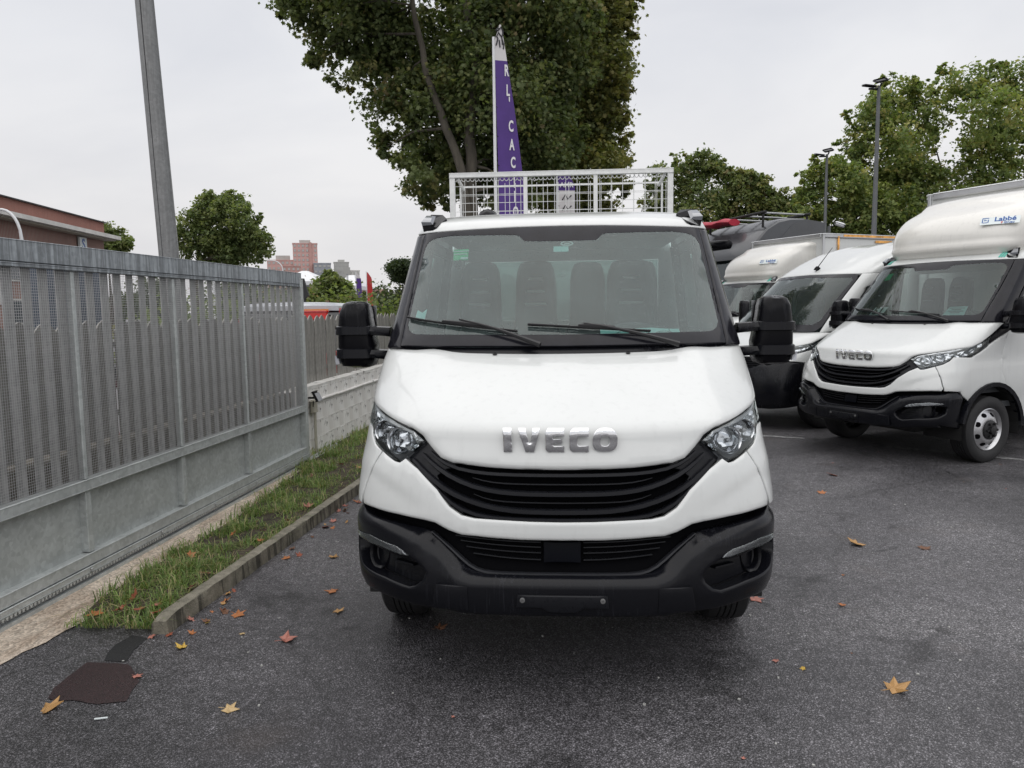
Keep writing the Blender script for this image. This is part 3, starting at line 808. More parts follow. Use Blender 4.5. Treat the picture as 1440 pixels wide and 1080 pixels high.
T['tree_r2']=[(20.7434,42.4572,12.8881,1.2096),(19.6473,41.724,13.1888,0.386),(20.0191,42.5413,12.0901,0.3923),(21.8487,42.045,12.9406,0.4444),(20.1895,42.3395,13.8971,0.3833),(20.2239,42.0894,13.9133,0.3416),(22.158,43.1601,13.31,1.1424),(23.1655,42.0566,12.9418,0.4611),(23.2045,42.0845,13.217,0.4856),(22.5987,42.0495,14.222,0.4487),(23.1717,41.808,12.9645,0.3387),(22.7298,41.8254,14.1384,0.3815),(23.6017,41.8578,12.9757,1.2096),(22.7924,41.968,13.7987,0.3415),(24.0854,41.6721,11.9352,0.417),(23.6098,42.8024,14.0809,0.4256),(24.502,41.6142,12.2553,0.4914),(24.3522,41.9007,12.0964,0.4054),(20.4543,43.9719,11.2666,1.008),(19.6346,41.8324,11.778,0.3176),(19.6598,42.2531,10.8265,0.413),(19.5687,42.1875,11.0252,0.3546),(21.3628,41.9484,11.4127,0.3104),(21.1643,41.6287,11.8207,0.3248),(21.7271,40.1215,11.0474,1.512),(21.2558,41.9961,9.7546,0.6181),(23.0317,42.2068,10.4471,0.6144),(22.3214,40.928,12.2672,0.6215),(23.0486,42.0558,10.4935,0.4562),(21.8809,41.7352,12.4269,0.5061),(23.3733,43.2032,10.4549,1.68),(24.916,42.0894,10.3592,0.6339),(23.7709,41.5431,11.9244,0.7126),(24.3421,41.827,9.1569,0.5105),(24.1416,42.0181,11.7398,0.4657),(23.2166,42.6117,8.9077,0.5665),(20.5502,45.4444,9.0684,1.4112),(19.4298,42.1458,8.4428,0.4973),(21.3959,42.0539,10.0192,0.5181),(19.7579,42.2902,10.1817,0.5089),(20.9278,42.0175,7.7663,0.4754),(21.8528,42.3316,9.1386,0.5835),(22.3996,42.6052,8.2855,1.6128),(22.4899,42.0396,9.7881,0.5659),(23.3577,41.6654,9.3725,0.592),(21.2421,42.1126,7.3981,0.5639),(22.9454,42.4585,6.8268,0.5764),(21.8826,42.085,6.892,0.6324),(24.3861,43.729,8.2365,1.344),(24.9045,42.4769,9.3353,0.5746),(24.9565,41.9898,9.3053,0.3653),(24.1217,42.7828,9.4857,0.533),(25.1953,41.6206,9.1214,0.4621),(23.169,42.4788,8.0756,0.4709),(24.7478,44.6308,11.5011,1.68),(25.6816,41.9145,10.1883,0.7079),(26.2648,42.0007,11.5819,0.5136),(26.1989,42.4162,11.8671,0.4983),(26.1114,42.7943,10.6729,0.645),(25.2894,42.2193,12.8964,0.4959),(19.6851,42.3436,7.9824,1.2096),(20.7541,42.3287,8.2846,0.3974),(20.174,42.1142,6.9134,0.3774),(20.5765,41.5882,7.2139,0.4724),(19.4816,41.9748,6.8647,0.4566),(18.5951,42.0285,7.7289,0.342),(21.2121,40.3299,6.4617,1.512),(19.9709,42.2654,7.2395,0.6397),(21.8359,41.6816,5.123,0.6386),(22.2994,42.373,5.4638,0.5413),(21.9245,41.2904,5.1655,0.647),(19.8449,41.609,6.9351,0.6157),(23.7789,40.1995,6.0349,1.68),(23.2896,42.6345,7.5813,0.5656),(23.7664,42.7618,4.4341,0.6842),(24.8915,42.8369,7.0613,0.6595),(24.2454,42.5757,7.515,0.4517),(24.1622,42.4867,4.4542,0.5953),(25.5461,43.3601,6.7371,1.68),(26.9506,41.2345,5.9543,0.6053),(26.9758,42.1926,7.22,0.5391),(24.8991,41.8482,8.2244,0.4965),(25.9053,41.8876,8.2422,0.691),(26.0793,41.4995,8.1742,0.5634)]
T['tree_r3']=[(12.9239,40.8724,7.8325,0.7128),(12.4299,40.4943,8.3274,0.2933),(13.0156,40.6141,8.5033,0.2134),(12.7292,40.421,7.1863,0.2905),(13.6049,40.7393,7.7936,0.2842),(13.1051,40.499,8.4804,0.2423),(13.6214,40.8629,8.6076,0.7776),(13.3983,40.2524,7.9111,0.2397),(13.6194,40.5725,7.8652,0.2613),(12.88,40.1281,8.6475,0.2754),(14.3597,40.0011,8.61,0.3064),(13.0746,40.4192,9.136,0.3318),(14.5404,39.7069,7.7937,1.1016),(14.7985,40.5417,6.7572,0.3179),(13.7237,41.0326,8.497,0.2966),(15.5675,40.2451,7.5353,0.383),(13.5208,40.2719,7.5957,0.4569),(13.797,40.5629,8.5749,0.3829),(13.3131,40.9345,6.7376,1.1016),(12.2572,40.4529,6.74,0.334),(14.3655,40.4466,6.6358,0.3238),(12.9113,40.6828,7.736,0.3253),(12.612,40.6203,5.975,0.2892),(13.7948,40.238,7.6536,0.3169),(15.6463,40.4179,6.7582,1.296),(15.5508,40.5149,5.5208,0.5296),(14.4128,40.0593,6.8621,0.5224),(14.8293,40.6039,7.7315,0.4997),(16.7016,40.1868,6.0589,0.4563),(14.4124,40.9103,6.8463,0.5276),(17.0874,40.6998,6.3653,1.296),(16.3303,40.5335,5.4272,0.4686),(18.2452,40.2999,5.8887,0.4232),(16.5831,40.4647,5.2583,0.3719),(17.5406,39.8265,7.4872,0.4214),(18.2937,40.0774,6.5043,0.4669),(14.6036,40.8762,5.6925,1.296),(13.6021,39.6873,6.4804,0.4772),(14.0185,40.7519,6.823,0.372),(13.4613,39.9536,5.2557,0.3912),(13.6084,40.7181,4.9902,0.3603),(15.8064,40.239,5.9188,0.3859),(18.3496,41.2269,5.905,1.1664),(17.792,40.5381,6.9008,0.3639),(19.0889,39.9661,6.6823,0.4342),(19.1278,40.9694,5.0652,0.4698),(19.3667,41.055,6.262,0.4812),(17.334,40.4824,6.4007,0.3338),(12.6072,40.287,6.0982,0.972),(12.9604,40.4482,5.2096,0.4049),(11.7146,40.2786,6.4208,0.2838),(13.2868,40.8151,6.7084,0.3585),(11.7506,40.363,6.5151,0.3155),(11.8258,40.488,5.6141,0.2934),(14.1504,40.1083,8.8811,0.6171)]
T['tree_l1']=[(6.0498,44.8204,9.1977,1.008),(5.5958,44.442,8.3426,0.4299),(5.642,44.8444,8.319,0.3965),(6.718,45.0422,9.8913,0.3297),(5.1378,44.6732,8.848,0.3266),(6.8265,45.0204,8.5708,0.3445),(7.1491,45.4585,9.7363,0.864),(7.2029,44.9354,8.9017,0.2633),(7.4925,44.8738,8.9627,0.2542),(7.4696,44.8575,10.4934,0.2872),(7.1257,45.2344,8.9029,0.3114),(6.4766,44.6079,10.2609,0.3194),(8.0856,44.775,9.7527,0.936),(8.8503,44.9099,10.2085,0.2686),(7.4633,45.0334,9.1156,0.2895),(8.9901,44.9848,9.6349,0.2735),(7.3729,44.7284,9.2159,0.3065),(7.403,45.5152,10.373,0.3157),(8.8986,45.1228,9.6917,0.864),(8.2374,44.7226,10.2271,0.2584),(9.4653,44.8048,9.0571,0.2737),(9.5946,45.0218,9.2021,0.279),(8.0886,45.1617,9.5062,0.3298),(9.4508,44.749,10.2924,0.2338),(6.6759,45.7375,7.7604,1.296),(7.8923,44.4562,8.0759,0.495),(7.9399,44.768,7.8208,0.3651),(5.7819,45.3057,6.8853,0.4479),(6.643,45.5533,9.0192,0.4066),(5.4678,44.973,7.3958,0.3991),(8.515,44.6612,7.922,1.368),(7.251,45.4814,7.5329,0.4746),(7.2841,44.5551,8.4776,0.5188),(8.6006,45.1116,6.5908,0.502),(9.649,45.0929,7.184,0.4976),(7.2266,45.3141,7.6127,0.389),(5.6471,45.2236,7.9876,0.936),(5.6139,44.9456,7.0753,0.2553),(5.0101,45.1515,7.345,0.3081),(4.7284,44.7692,7.9442,0.256),(5.4451,45.1921,8.8814,0.2949),(5.4695,44.7932,7.0959,0.3842),(7.5104,43.9513,6.3121,1.44),(6.3647,44.8426,7.1717,0.5352),(6.1201,45.0158,6.6173,0.429),(8.3476,45.2395,5.1486,0.4213),(6.7576,44.9289,5.136,0.418),(6.1097,45.3586,6.144,0.6093),(9.5516,46.011,6.6785,1.296),(9.4502,44.9656,7.9368,0.4066),(9.1294,44.6008,5.4996,0.5084),(10.7922,45.3474,6.8536,0.4722),(9.5177,45.0962,5.4142,0.4365),(10.2604,44.2669,5.6062,0.4332)]
T['tree_l2']=[(9.9283,45.0042,8.6179,0.936),(10.5381,45.1122,9.2591,0.2899),(9.1968,44.528,9.1804,0.3664),(9.7227,44.7665,9.5038,0.3879),(10.4955,44.6873,9.297,0.3884),(10.824,45.0413,8.4464,0.3134),(10.8121,45.2902,8.9996,0.792),(10.0513,44.7466,8.9462,0.216),(11.5759,44.9574,8.954,0.3171),(11.57,45.1805,9.0608,0.311),(10.5178,45.22,8.3075,0.3005),(10.5922,44.7277,8.2779,0.3052),(11.5466,45.3474,8.5791,0.7714),(10.5556,45.3119,7.4701,1.152),(10.3666,44.8424,6.3744,0.452),(11.6657,45.7712,7.5313,0.4911),(11.368,44.5731,8.1993,0.477),(10.2476,44.9094,8.5527,0.4082),(11.5335,45.116,7.9648,0.3189),(11.8882,45.168,7.6427,0.864),(11.3279,44.957,7.0459,0.3135),(11.0635,45.375,7.5447,0.3405),(12.1867,45.272,6.8494,0.2353),(12.4847,45.2664,7.0331,0.3649),(12.4613,45.2074,7.0111,0.2588),(12.9774,44.9652,7.6181,0.792),(12.4428,44.73,7.0959,0.2897),(13.1125,45.3812,8.3621,0.2178),(13.6608,44.764,7.9221,0.3081),(12.6639,45.4145,6.9345,0.2324),(12.3398,44.9709,8.0656,0.2859),(12.3944,45.227,6.6186,1.224),(12.2899,44.9519,5.4373,0.3551),(12.4908,45.3509,7.7941,0.4578),(12.7361,44.8515,7.7365,0.3654),(12.1716,45.4951,7.7909,0.3358),(13.5748,45.1529,6.5391,0.3572),(13.515,45.1106,7.0,0.792),(13.649,44.8729,7.7456,0.2787),(12.9369,45.0641,7.5246,0.2856),(13.0008,44.9994,7.5877,0.2501),(13.3572,45.3182,7.7547,0.2094),(12.9807,45.1607,6.4768,0.2146),(13.7719,44.3582,8.0031,0.5143)]
T['tree_g']=[(-19.9124,40.094,6.8775,0.419),(-20.0273,39.5895,6.2718,0.6857),(-20.398,39.3685,5.4014,0.704),(-19.6598,39.8023,5.5848,0.2087),(-20.0034,39.9787,6.0302,0.2019),(-21.1496,40.1217,5.4738,0.2003),(-20.641,39.6305,6.0765,0.2831),(-21.0938,39.4446,5.0874,0.2967),(-19.1632,39.8573,7.4671,0.5333),(-19.1929,39.7642,6.938,0.6857),(-18.7382,39.7195,7.9855,0.3429),(-18.534,40.3356,7.3775,0.6095),(-18.1145,40.2759,7.8206,0.381),(-17.9927,39.6518,7.139,0.6857),(-17.5548,39.8937,7.9582,0.3429),(-17.4285,40.2932,7.353,0.5714),(-17.0816,39.8234,7.1946,0.4571),(-16.9977,39.1341,6.5131,0.6857),(-16.5211,39.9792,6.5787,0.3429),(-16.4757,39.504,5.8966,0.6095),(-16.0744,40.0781,6.0401,0.2667),(-15.9512,39.7748,5.3173,0.4952),(-18.8507,39.8584,5.9437,0.832),(-18.4053,40.1238,6.6903,0.2648),(-19.6192,39.9638,6.3489,0.3224),(-18.3968,39.8018,6.6858,0.3473),(-18.3427,39.709,5.2608,0.3213),(-18.3171,40.5322,5.2793,0.3436),(-17.8689,40.8924,5.7342,0.896),(-17.7735,39.51,4.825,0.3621),(-18.2456,39.6405,4.8802,0.3795),(-18.813,40.1487,5.8551,0.2828),(-18.1097,39.8278,4.8398,0.3251),(-18.3912,40.0046,4.9504,0.336),(-16.8988,40.5626,5.3352,0.768),(-16.4696,40.027,4.6787,0.2331),(-16.3133,39.9677,5.8956,0.278),(-16.9995,39.9061,4.5525,0.2203),(-16.3953,39.9819,4.7306,0.233),(-17.5313,40.0989,4.8187,0.2842),(-19.6791,41.1991,5.3878,0.768),(-19.2114,40.288,6.0497,0.3005),(-20.1574,39.9605,4.7281,0.2202),(-20.4862,40.2122,5.1922,0.2572),(-20.3946,40.0262,5.756,0.2489),(-20.1944,39.7123,5.9849,0.2158),(-20.7638,39.9671,5.9817,0.3429),(-18.5051,40.8594,4.9839,0.96),(-18.449,39.7992,4.0003,0.3742),(-17.4796,40.3207,5.0448,0.3807),(-17.8966,39.8955,5.7927,0.3787),(-19.5105,40.0088,4.7375,0.3696),(-19.3844,39.6531,5.4665,0.3235),(-20.4788,40.4259,6.7376,0.2286),(-16.1953,40.0933,6.7983,0.2286),(-19.3754,40.3112,7.9249,0.3429)]
T['tree_s']=[(-38.5378,62.0198,8.5707,0.8267),(-37.6258,62.7306,8.136,0.7676),(-39.1957,62.6075,8.1666,0.7086),(-36.8396,61.8102,7.7038,0.5314),(-38.6092,61.8276,7.5585,0.8267),(-37.3613,61.7384,7.4156,0.7086)]
T['tree_b']=[(-6.8557,21.9982,2.5138,0.3352),(-7.1834,22.2455,2.4138,0.2933),(-6.5389,22.174,2.341,0.2933),(-6.9106,22.0971,2.7663,0.1676),(-6.7639,22.4884,2.0919,0.3771),(-7.3043,21.7171,2.0996,0.2933),(-6.3329,21.8739,2.0857,0.2514)]
T['tree_p']=[(-26.5701,121.4197,8.3804,1.9429),(-24.8265,117.6077,8.5774,1.9429),(-22.7583,120.7008,8.0898,1.8286),(-25.566,120.0478,7.0025,1.7143),(-23.9444,120.8437,6.9763,1.6)]
T['ban2']=[(-0.0802,4.1279)]
T['fl_p']=[(-13.8441,4.2575)]
T['fl_r']=[(-13.113,4.2928)]
T['lampp']=[(11.9912,9.8917),(13.1981,9.1441)]
T['cams']=[(8.9341,4.326)]
T['strl']=[(-22.3311,6.0922),(-28.4833,7.5454),(-35.8197,8.3291)]
T['dsign']=[(-4.6386,2.1982)]
T['can']=[(-20.7637,3.8022),(-16.8951,3.3995)]
T['spost']=[(-15.8584,4.887)]
T['cig']=[(-1.997,2.895)]
T["banner"]={'px': -0.9428480691441599, 'ztop': 5.562382534150128, 'l': [(-0.8563946969751368, 5.742693015269281), (-0.9417138046732716, 5.465064418551243), (-0.9257415008501333, 5.191953077340023), (-0.8991785001775234, 3.606609383874906), (-0.890793336327457, 2.7963499445725395)], 'r': [(-0.8361980677619388, 5.741935636460098), (-0.7898008511406597, 5.459623172396697), (-0.7531846707280863, 5.186054118271143), (-0.6697724036457293, 4.595341408199661), (-0.5487938313392191, 3.6480813476840765), (-0.4867269159677513, 2.788333486753263)], 'split': 5.248336968641446, 't': [('R', (-0.7745850472666188, 5.1087301661907425)), ('L', (-0.7581606159945626, 4.834101750570345)), ("'", (-0.7402807713248015, 4.656607535609584)), ('C', (-0.7191400699019019, 4.340008801264114)), ('A', (-0.7073143810596565, 4.081595872668787)), ('C', (-0.6901681657212272, 3.83182754189726)), ('I', (-0.6733422670959247, 3.550824544408508)), ('I', (-0.6708404491887183, 3.3494637865714423)), ('O', (-0.6582684999873853, 3.1268877386978673))]}

# ------------------------------------------------------------------ the IVECO style cab, shared by three vehicles
def ay(Tb, pts, s=1):
    """side points (y, z) -> (a, z)"""
    return [(float(a_of_y(Tb, y, z)) * s, z) for y, z in pts]

def lerp_a(Tb, x, z):
    aa = np.linspace(0, .95, 400)
    X = P(Tb, aa, np.full(400, z))[:, 0]
    return float(np.interp(abs(x), X, aa)) * (1 if x >= 0 else -1)

LETTERS = {
    'I': ([(0, 0), (.36, 0), (.36, 1), (0, 1)], .36, []),
    'V': ([(.36, 0), (.82, 0), (1.14, 1), (.76, 1), (.60, .34), (.39, 1), (0, 1)], 1.14, []),
    'E': ([(.12, 0), (.90, 0), (.90, .26), (.40, .26), (.36, .30), (.36, .38), (.80, .38), (.80, .61), (.36, .61), (.36, .70), (.40, .74), (.90, .74), (.90, 1), (.12, 1), (0, .88), (0, .12)], .9, []),
    'C': ([(.20, 0), (.93, 0), (.93, .27), (.44, .27), (.38, .34), (.38, .66), (.44, .73), (.93, .73), (.93, 1), (.20, 1), (.06, .93), (0, .78), (0, .22), (.06, .07)], .93, []),
}
_o = [(.5 + .56 * abs(math.cos(t)) ** .7 * (1 if math.cos(t) > 0 else -1) + .06, .5 + .5 * abs(math.sin(t)) ** .7 * (1 if math.sin(t) > 0 else -1)) for t in np.linspace(0, 2 * math.pi, 28, endpoint=False)]
_h = [(.56 + .20 * abs(math.cos(t)) ** .7 * (1 if math.cos(t) > 0 else -1), .5 + .25 * abs(math.sin(t)) ** .7 * (1 if math.sin(t) > 0 else -1)) for t in np.linspace(0, 2 * math.pi, 20, endpoint=False)]
LETTERS['O'] = (_o, 1.12, [_h])

def badge(root):
    e = link('name_badge', None, root)
    e.empty_display_size = .05
    for ch, x0, x1 in (('I', -.252, -.215), ('V', -.186, -.093), ('E', -.069, .012), ('C', .034, .117), ('O', .133, .240)):
        poly, w, holes = LETTERS[ch]
        z0, z1 = 1.096, 1.184
        def f(q):
            return [(lerp_a(LOW, x0 + p[0] / w * (x1 - x0), z0 + p[1] * (z1 - z0)), z0 + p[1] * (z1 - z0)) for p in q]
        panel('letter', LOW, f(poly), CHROME, e, holes=[f(h) for h in holes], step=.012, off=.008, thick=.02, rnd=.0025, disp=lambda a, z, d: .054 * ((z - 1.096) / .088) - .020 * ((z - 1.096) / .088) ** 2)

def hood_disp(a, z, d):
    # two soft longitudinal folds towards the outer thirds of the bonnet
    b = np.abs(a)
    return .007 * np.exp(-((b - .42 - (1.52 - z) * .12) / .06) ** 2) * np.clip((z - 1.16) / .12, 0, 1)

def fascia_disp(a, z, d):
    b = np.abs(a)
    zr = np.interp(b, [.38, .5, .6, .7], [.86, .935, .975, .99])
    f = np.clip((b - .36) / .12, 0, 1) * np.clip((1.05 - b) / .3, 0, 1)
    s_ = np.clip((zr - z) / .016, 0, 1)
    return -.008 * s_ * s_ * (3 - 2 * s_) * np.clip(1 - (zr - z) / .15, 0, 1) * f

_sa = np.array([-p[0] for p in T['shoulder']])
_sz = np.array([p[1] for p in T['shoulder']])
_o2 = np.argsort(_sa)
def bump_disp(a, z, d):
    b = np.abs(a)
    zr = np.interp(b, _sa[_o2], _sz[_o2])            # line under the bevelled upper lip
    up = np.clip((z - zr) / .035, 0, 1)
    v = -(.018 + .027 * np.clip((.52 - b) / .12, 0, 1)) * up ** 1.3
    # chin plate stands a little proud of the corners
    v += .02 * np.clip((.33 - b) / .05, 0, 1) * np.clip((.60 - z) / .05, 0, 1)
    v += .010 * np.clip((z - .44) / .05, 0, 1) * np.clip((b - .33) / .05, 0, 1) * (1 - up)
    return v

def make_wheel(root, x, y, r, w, side, kind):
    """side +1 faces +x"""
    e = link('wheel', None, root)
    e.location = (x, y, r)
    e.empty_display_size = .1
    s = side
    h = w / 2
    ty = MB()
    prof = [(-h * .80, r * .63), (-h, r * .72), (-h * 1.04, r * .82), (-h * .98, r * .93), (-h * .84, r * .985), (-h * .6, r)]
    for k in range(5):
        c = -h * .6 + (k + .5) * h * 1.2 / 5
        g = h * 1.2 / 10
        prof += [(c - g * .75, r), (c + g * .75, r), (c + g * .8, r * .965), (c + g * 1.2, r * .965)] if k < 4 else [(c - g * .75, r), (c + g, r)]
    prof += [(h * .84, r * .985), (h * .98, r * .93), (h * 1.04, r * .82), (h, r * .72), (h * .80, r * .63)]
    ty.lathe(prof, 48, RUBBER)
    ty.build('tyre', RUBBER, e, smooth=40, fix=True)
    rm = MB()
    q = r * .64
    if kind == 'front':     # convex steel rim with a protruding hub
        rm.lathe([(s * h * .1, q * .99), (s * h * .86, q), (s * h * .9, q * .965), (s * h * .80, q * .92), (s * h * .62, q * .86), (s * h * .66, q * .80), (s * h * .93, q * .66), (s * h * 1.0, q * .52), (s * h * .98, q * .40), (s * h * .98, 0.001)], 48)
        rm.build('rim', STEEL, e, smooth=40, fix=True)
        for k in range(8):
            t = 2 * math.pi * (k + .5) / 8
            hb = MB()
            rr = q * .735
            el = [(math.cos(u) * q * .125, math.sin(u) * q * .085) for u in np.linspace(0, 2 * math.pi, 14, endpoint=False)]
            ring = []
            for lift in (-.012, .004):
                rg = []
                for (u, v) in el:
                    ra = rr + v
                    ax = np.interp(ra / q, [.52, .66, .80], [h * 1.0, h * .93, h * .66]) + lift
                    rg.append((s * ax, ra * math.cos(t) - u * math.sin(t), ra * math.sin(t) + u * math.cos(t)))
                ring.append(rg)
            hb.rings(ring)
            hb.build('vent_hole', DARK, e, fix=True)
        hm = MB()
        hm.lathe([(s * h * .95, q * .46), (s * h * 1.12, q * .45), (s * h * 1.18, q * .40), (s * h * 1.2, q * .2), (s * h * 1.45, q * .19), (s * h * 1.48, q * .15), (s * h * 1.48, .001)], 32)
        for k in range(6):
            t = 2 * math.pi * k / 6
            hm.tube([(s * h * 1.1, q * .32 * math.cos(t), q * .32 * math.sin(t)), (s * h * 1.40, q * .32 * math.cos(t), q * .32 * math.sin(t))], q * .06, 6)
        hm.build('hub', HUB, e, smooth=40, fix=True)
    else:
        rm.lathe([(s * h * .6, q), (s * h * .7, q * .93), (s * h * .1, q * .85), (-s * h * .2, q * .6), (-s * h * .1, q * .3), (-s * h * .1, .001)], 32)
        rm.build('rim', STEEL, e, smooth=40, fix=True)
    return e

def mirror_arm(root, s):
    """large twin-band door mirror on two arms; s=-1 left of the picture, +1 right"""
    e = link('door_mirror', None, root)
    e.empty_display_size = .1
    yc = 1.17
    # outline of the head, front view (x outward from the cab axis, z)
    def ringz(z, x0, x1, y0, y1, rd=.055, n=5):
        x0, x1, z = x0 - .052, x1 - .10, z + .02
        pts = []
        for (cx, cy, a0) in ((x1 - rd, y0 + rd, -90), (x1 - rd, y1 - rd * .4, 0), (x0 + rd, y1 - rd * .4, 90), (x0 + rd, y0 + rd, 180)):
            for k in range(n):
                t = R(a0 + 90 * k / (n - 1))
                ry = rd if cy < yc else rd * .4
                pts.append((s * (cx + rd * math.cos(t)), cy + ry * math.sin(t), z))
        return pts
    hd = MB()
    rows = [(1.755, 1.215, 1.315, 1.145, 1.20), (1.752, 1.185, 1.335, 1.12, 1.24), (1.738, 1.165, 1.352, 1.10, 1.26), (1.70, 1.155, 1.366, 1.085, 1.27),
            (1.66, 1.152, 1.372, 1.082, 1.27), (1.60, 1.142, 1.378, 1.078, 1.27), (1.50, 1.122, 1.38, 1.078, 1.27), (1.42, 1.125, 1.376, 1.085, 1.27), (1.385, 1.14, 1.366, 1.10, 1.26), (1.372, 1.17, 1.34, 1.13, 1.23)]
    hd.rings([ringz(z, a, b, c, d) for z, a, b, c, d in rows])
    hd.build('mirror_housing', GLOSSBLACK, e, smooth=50, fix=True)
    for (z0, z1, xi, zi, dz) in ((1.562, 1.614, .985, 1.585, .006), (1.428, 1.486, .985, 1.452, .0)):
        bd = MB()
        bd.rings([ringz(z, a, b, c, d) for z, a, b, c, d in ((z1, 1.138, 1.382, 1.070, 1.24), (z1 - .004, 1.134, 1.386, 1.062, 1.25), (z0 + .004, 1.130, 1.388, 1.060, 1.25), (z0, 1.134, 1.384, 1.07, 1.24))])
        arm = []
        for t in np.linspace(0, 1, 5):
            x = xi + (1.115 - xi) * t
            y = 1.19 - .06 * t
            hz = .030 - .004 * t
            zc = zi + .01 + ((z0 + z1) / 2 + .02 - zi - .01) * t
            arm.append([(s * x, y - .045, zc - hz * .8), (s * x, y - .055, zc), (s * x, y - .04, zc + hz * .9), (s * x, y + .03, zc + hz), (s * x, y + .045, zc - hz * .5), (s * x, y + .03, zc - hz)])
        bd.rings(arm)
        bd.build('mirror_arm', PLASTIC, e, smooth=50, fix=True)
    gl = MB()
    gl.box((s * 1.177, 1.272, 1.60), (.18, .006, .30), CHROME)
    gl.build('mirror_glass', CHROME, e)
    ind = MB()
    ind.rings([[(s * (x - .083), y, z + .02) for x, y, z in ((1.345, 1.092 + o, 1.40), (1.372, 1.105 + o, 1.395), (1.384, 1.125 + o, 1.44), (1.375, 1.11 + o, 1.447), (1.350, 1.092 + o, 1.43))] for o in (-.012, .02)])
    ind.build('indicator_lens', CLEARL, e, fix=True)
    return e

def seat(root, x, y, w, back_h, slots):
    e = link('seat', None, root)
    e.empty_display_size = .1
    mb = MB()
    def sl(z, yy, hw, t, rd=.07):
        pts = []
        for (cx, cy, a0) in ((hw - rd, -t / 2, -90), (hw - rd, t / 2, 0), (-hw + rd, t / 2, 90), (-hw + rd, -t / 2, 180)):
            for k in range(4):
                q = R(a0 + 90 * k / 3)
                pts.append((x + cx + rd * math.cos(q), y + yy + cy * .5 + rd * .6 * math.sin(q), z))
        return pts
    zt = back_h
    rows = [(.95, .0, w * .46, .12), (1.05, .02, w * .5, .13), (1.25, .05, w * .5, .13), (1.45, .09, w * .48, .12), (1.55, .11, w * .42, .11), (1.60, .12, w * .36, .11), (zt - .14, .14, w * .34, .11), (zt - .06, .15, w * .31, .10), (zt - .015, .155, w * .26, .09), (zt, .16, w * .18, .06)]
    mb.rings([sl(*r_) for r_ in rows])
    mb.build('backrest', SEATM, e, smooth=50, fix=True)
    cs = MB()
    cs.box((x, y - .25, .90), (w * .96, .5, .16), SEATM, bev=.05)
    cs.build('seat_cushion', SEATM, e, smooth=50)
    if slots:
        for k in range(3):
            zz = zt - .12 - k * .085
            b2 = MB()
            b2.box((x, y + .068 + k * -.012, zz), (w * .26 + k * .025, .012, .016), LINER, bev=.005)
            b2.build('headrest_slot', LINER, e)
    return e

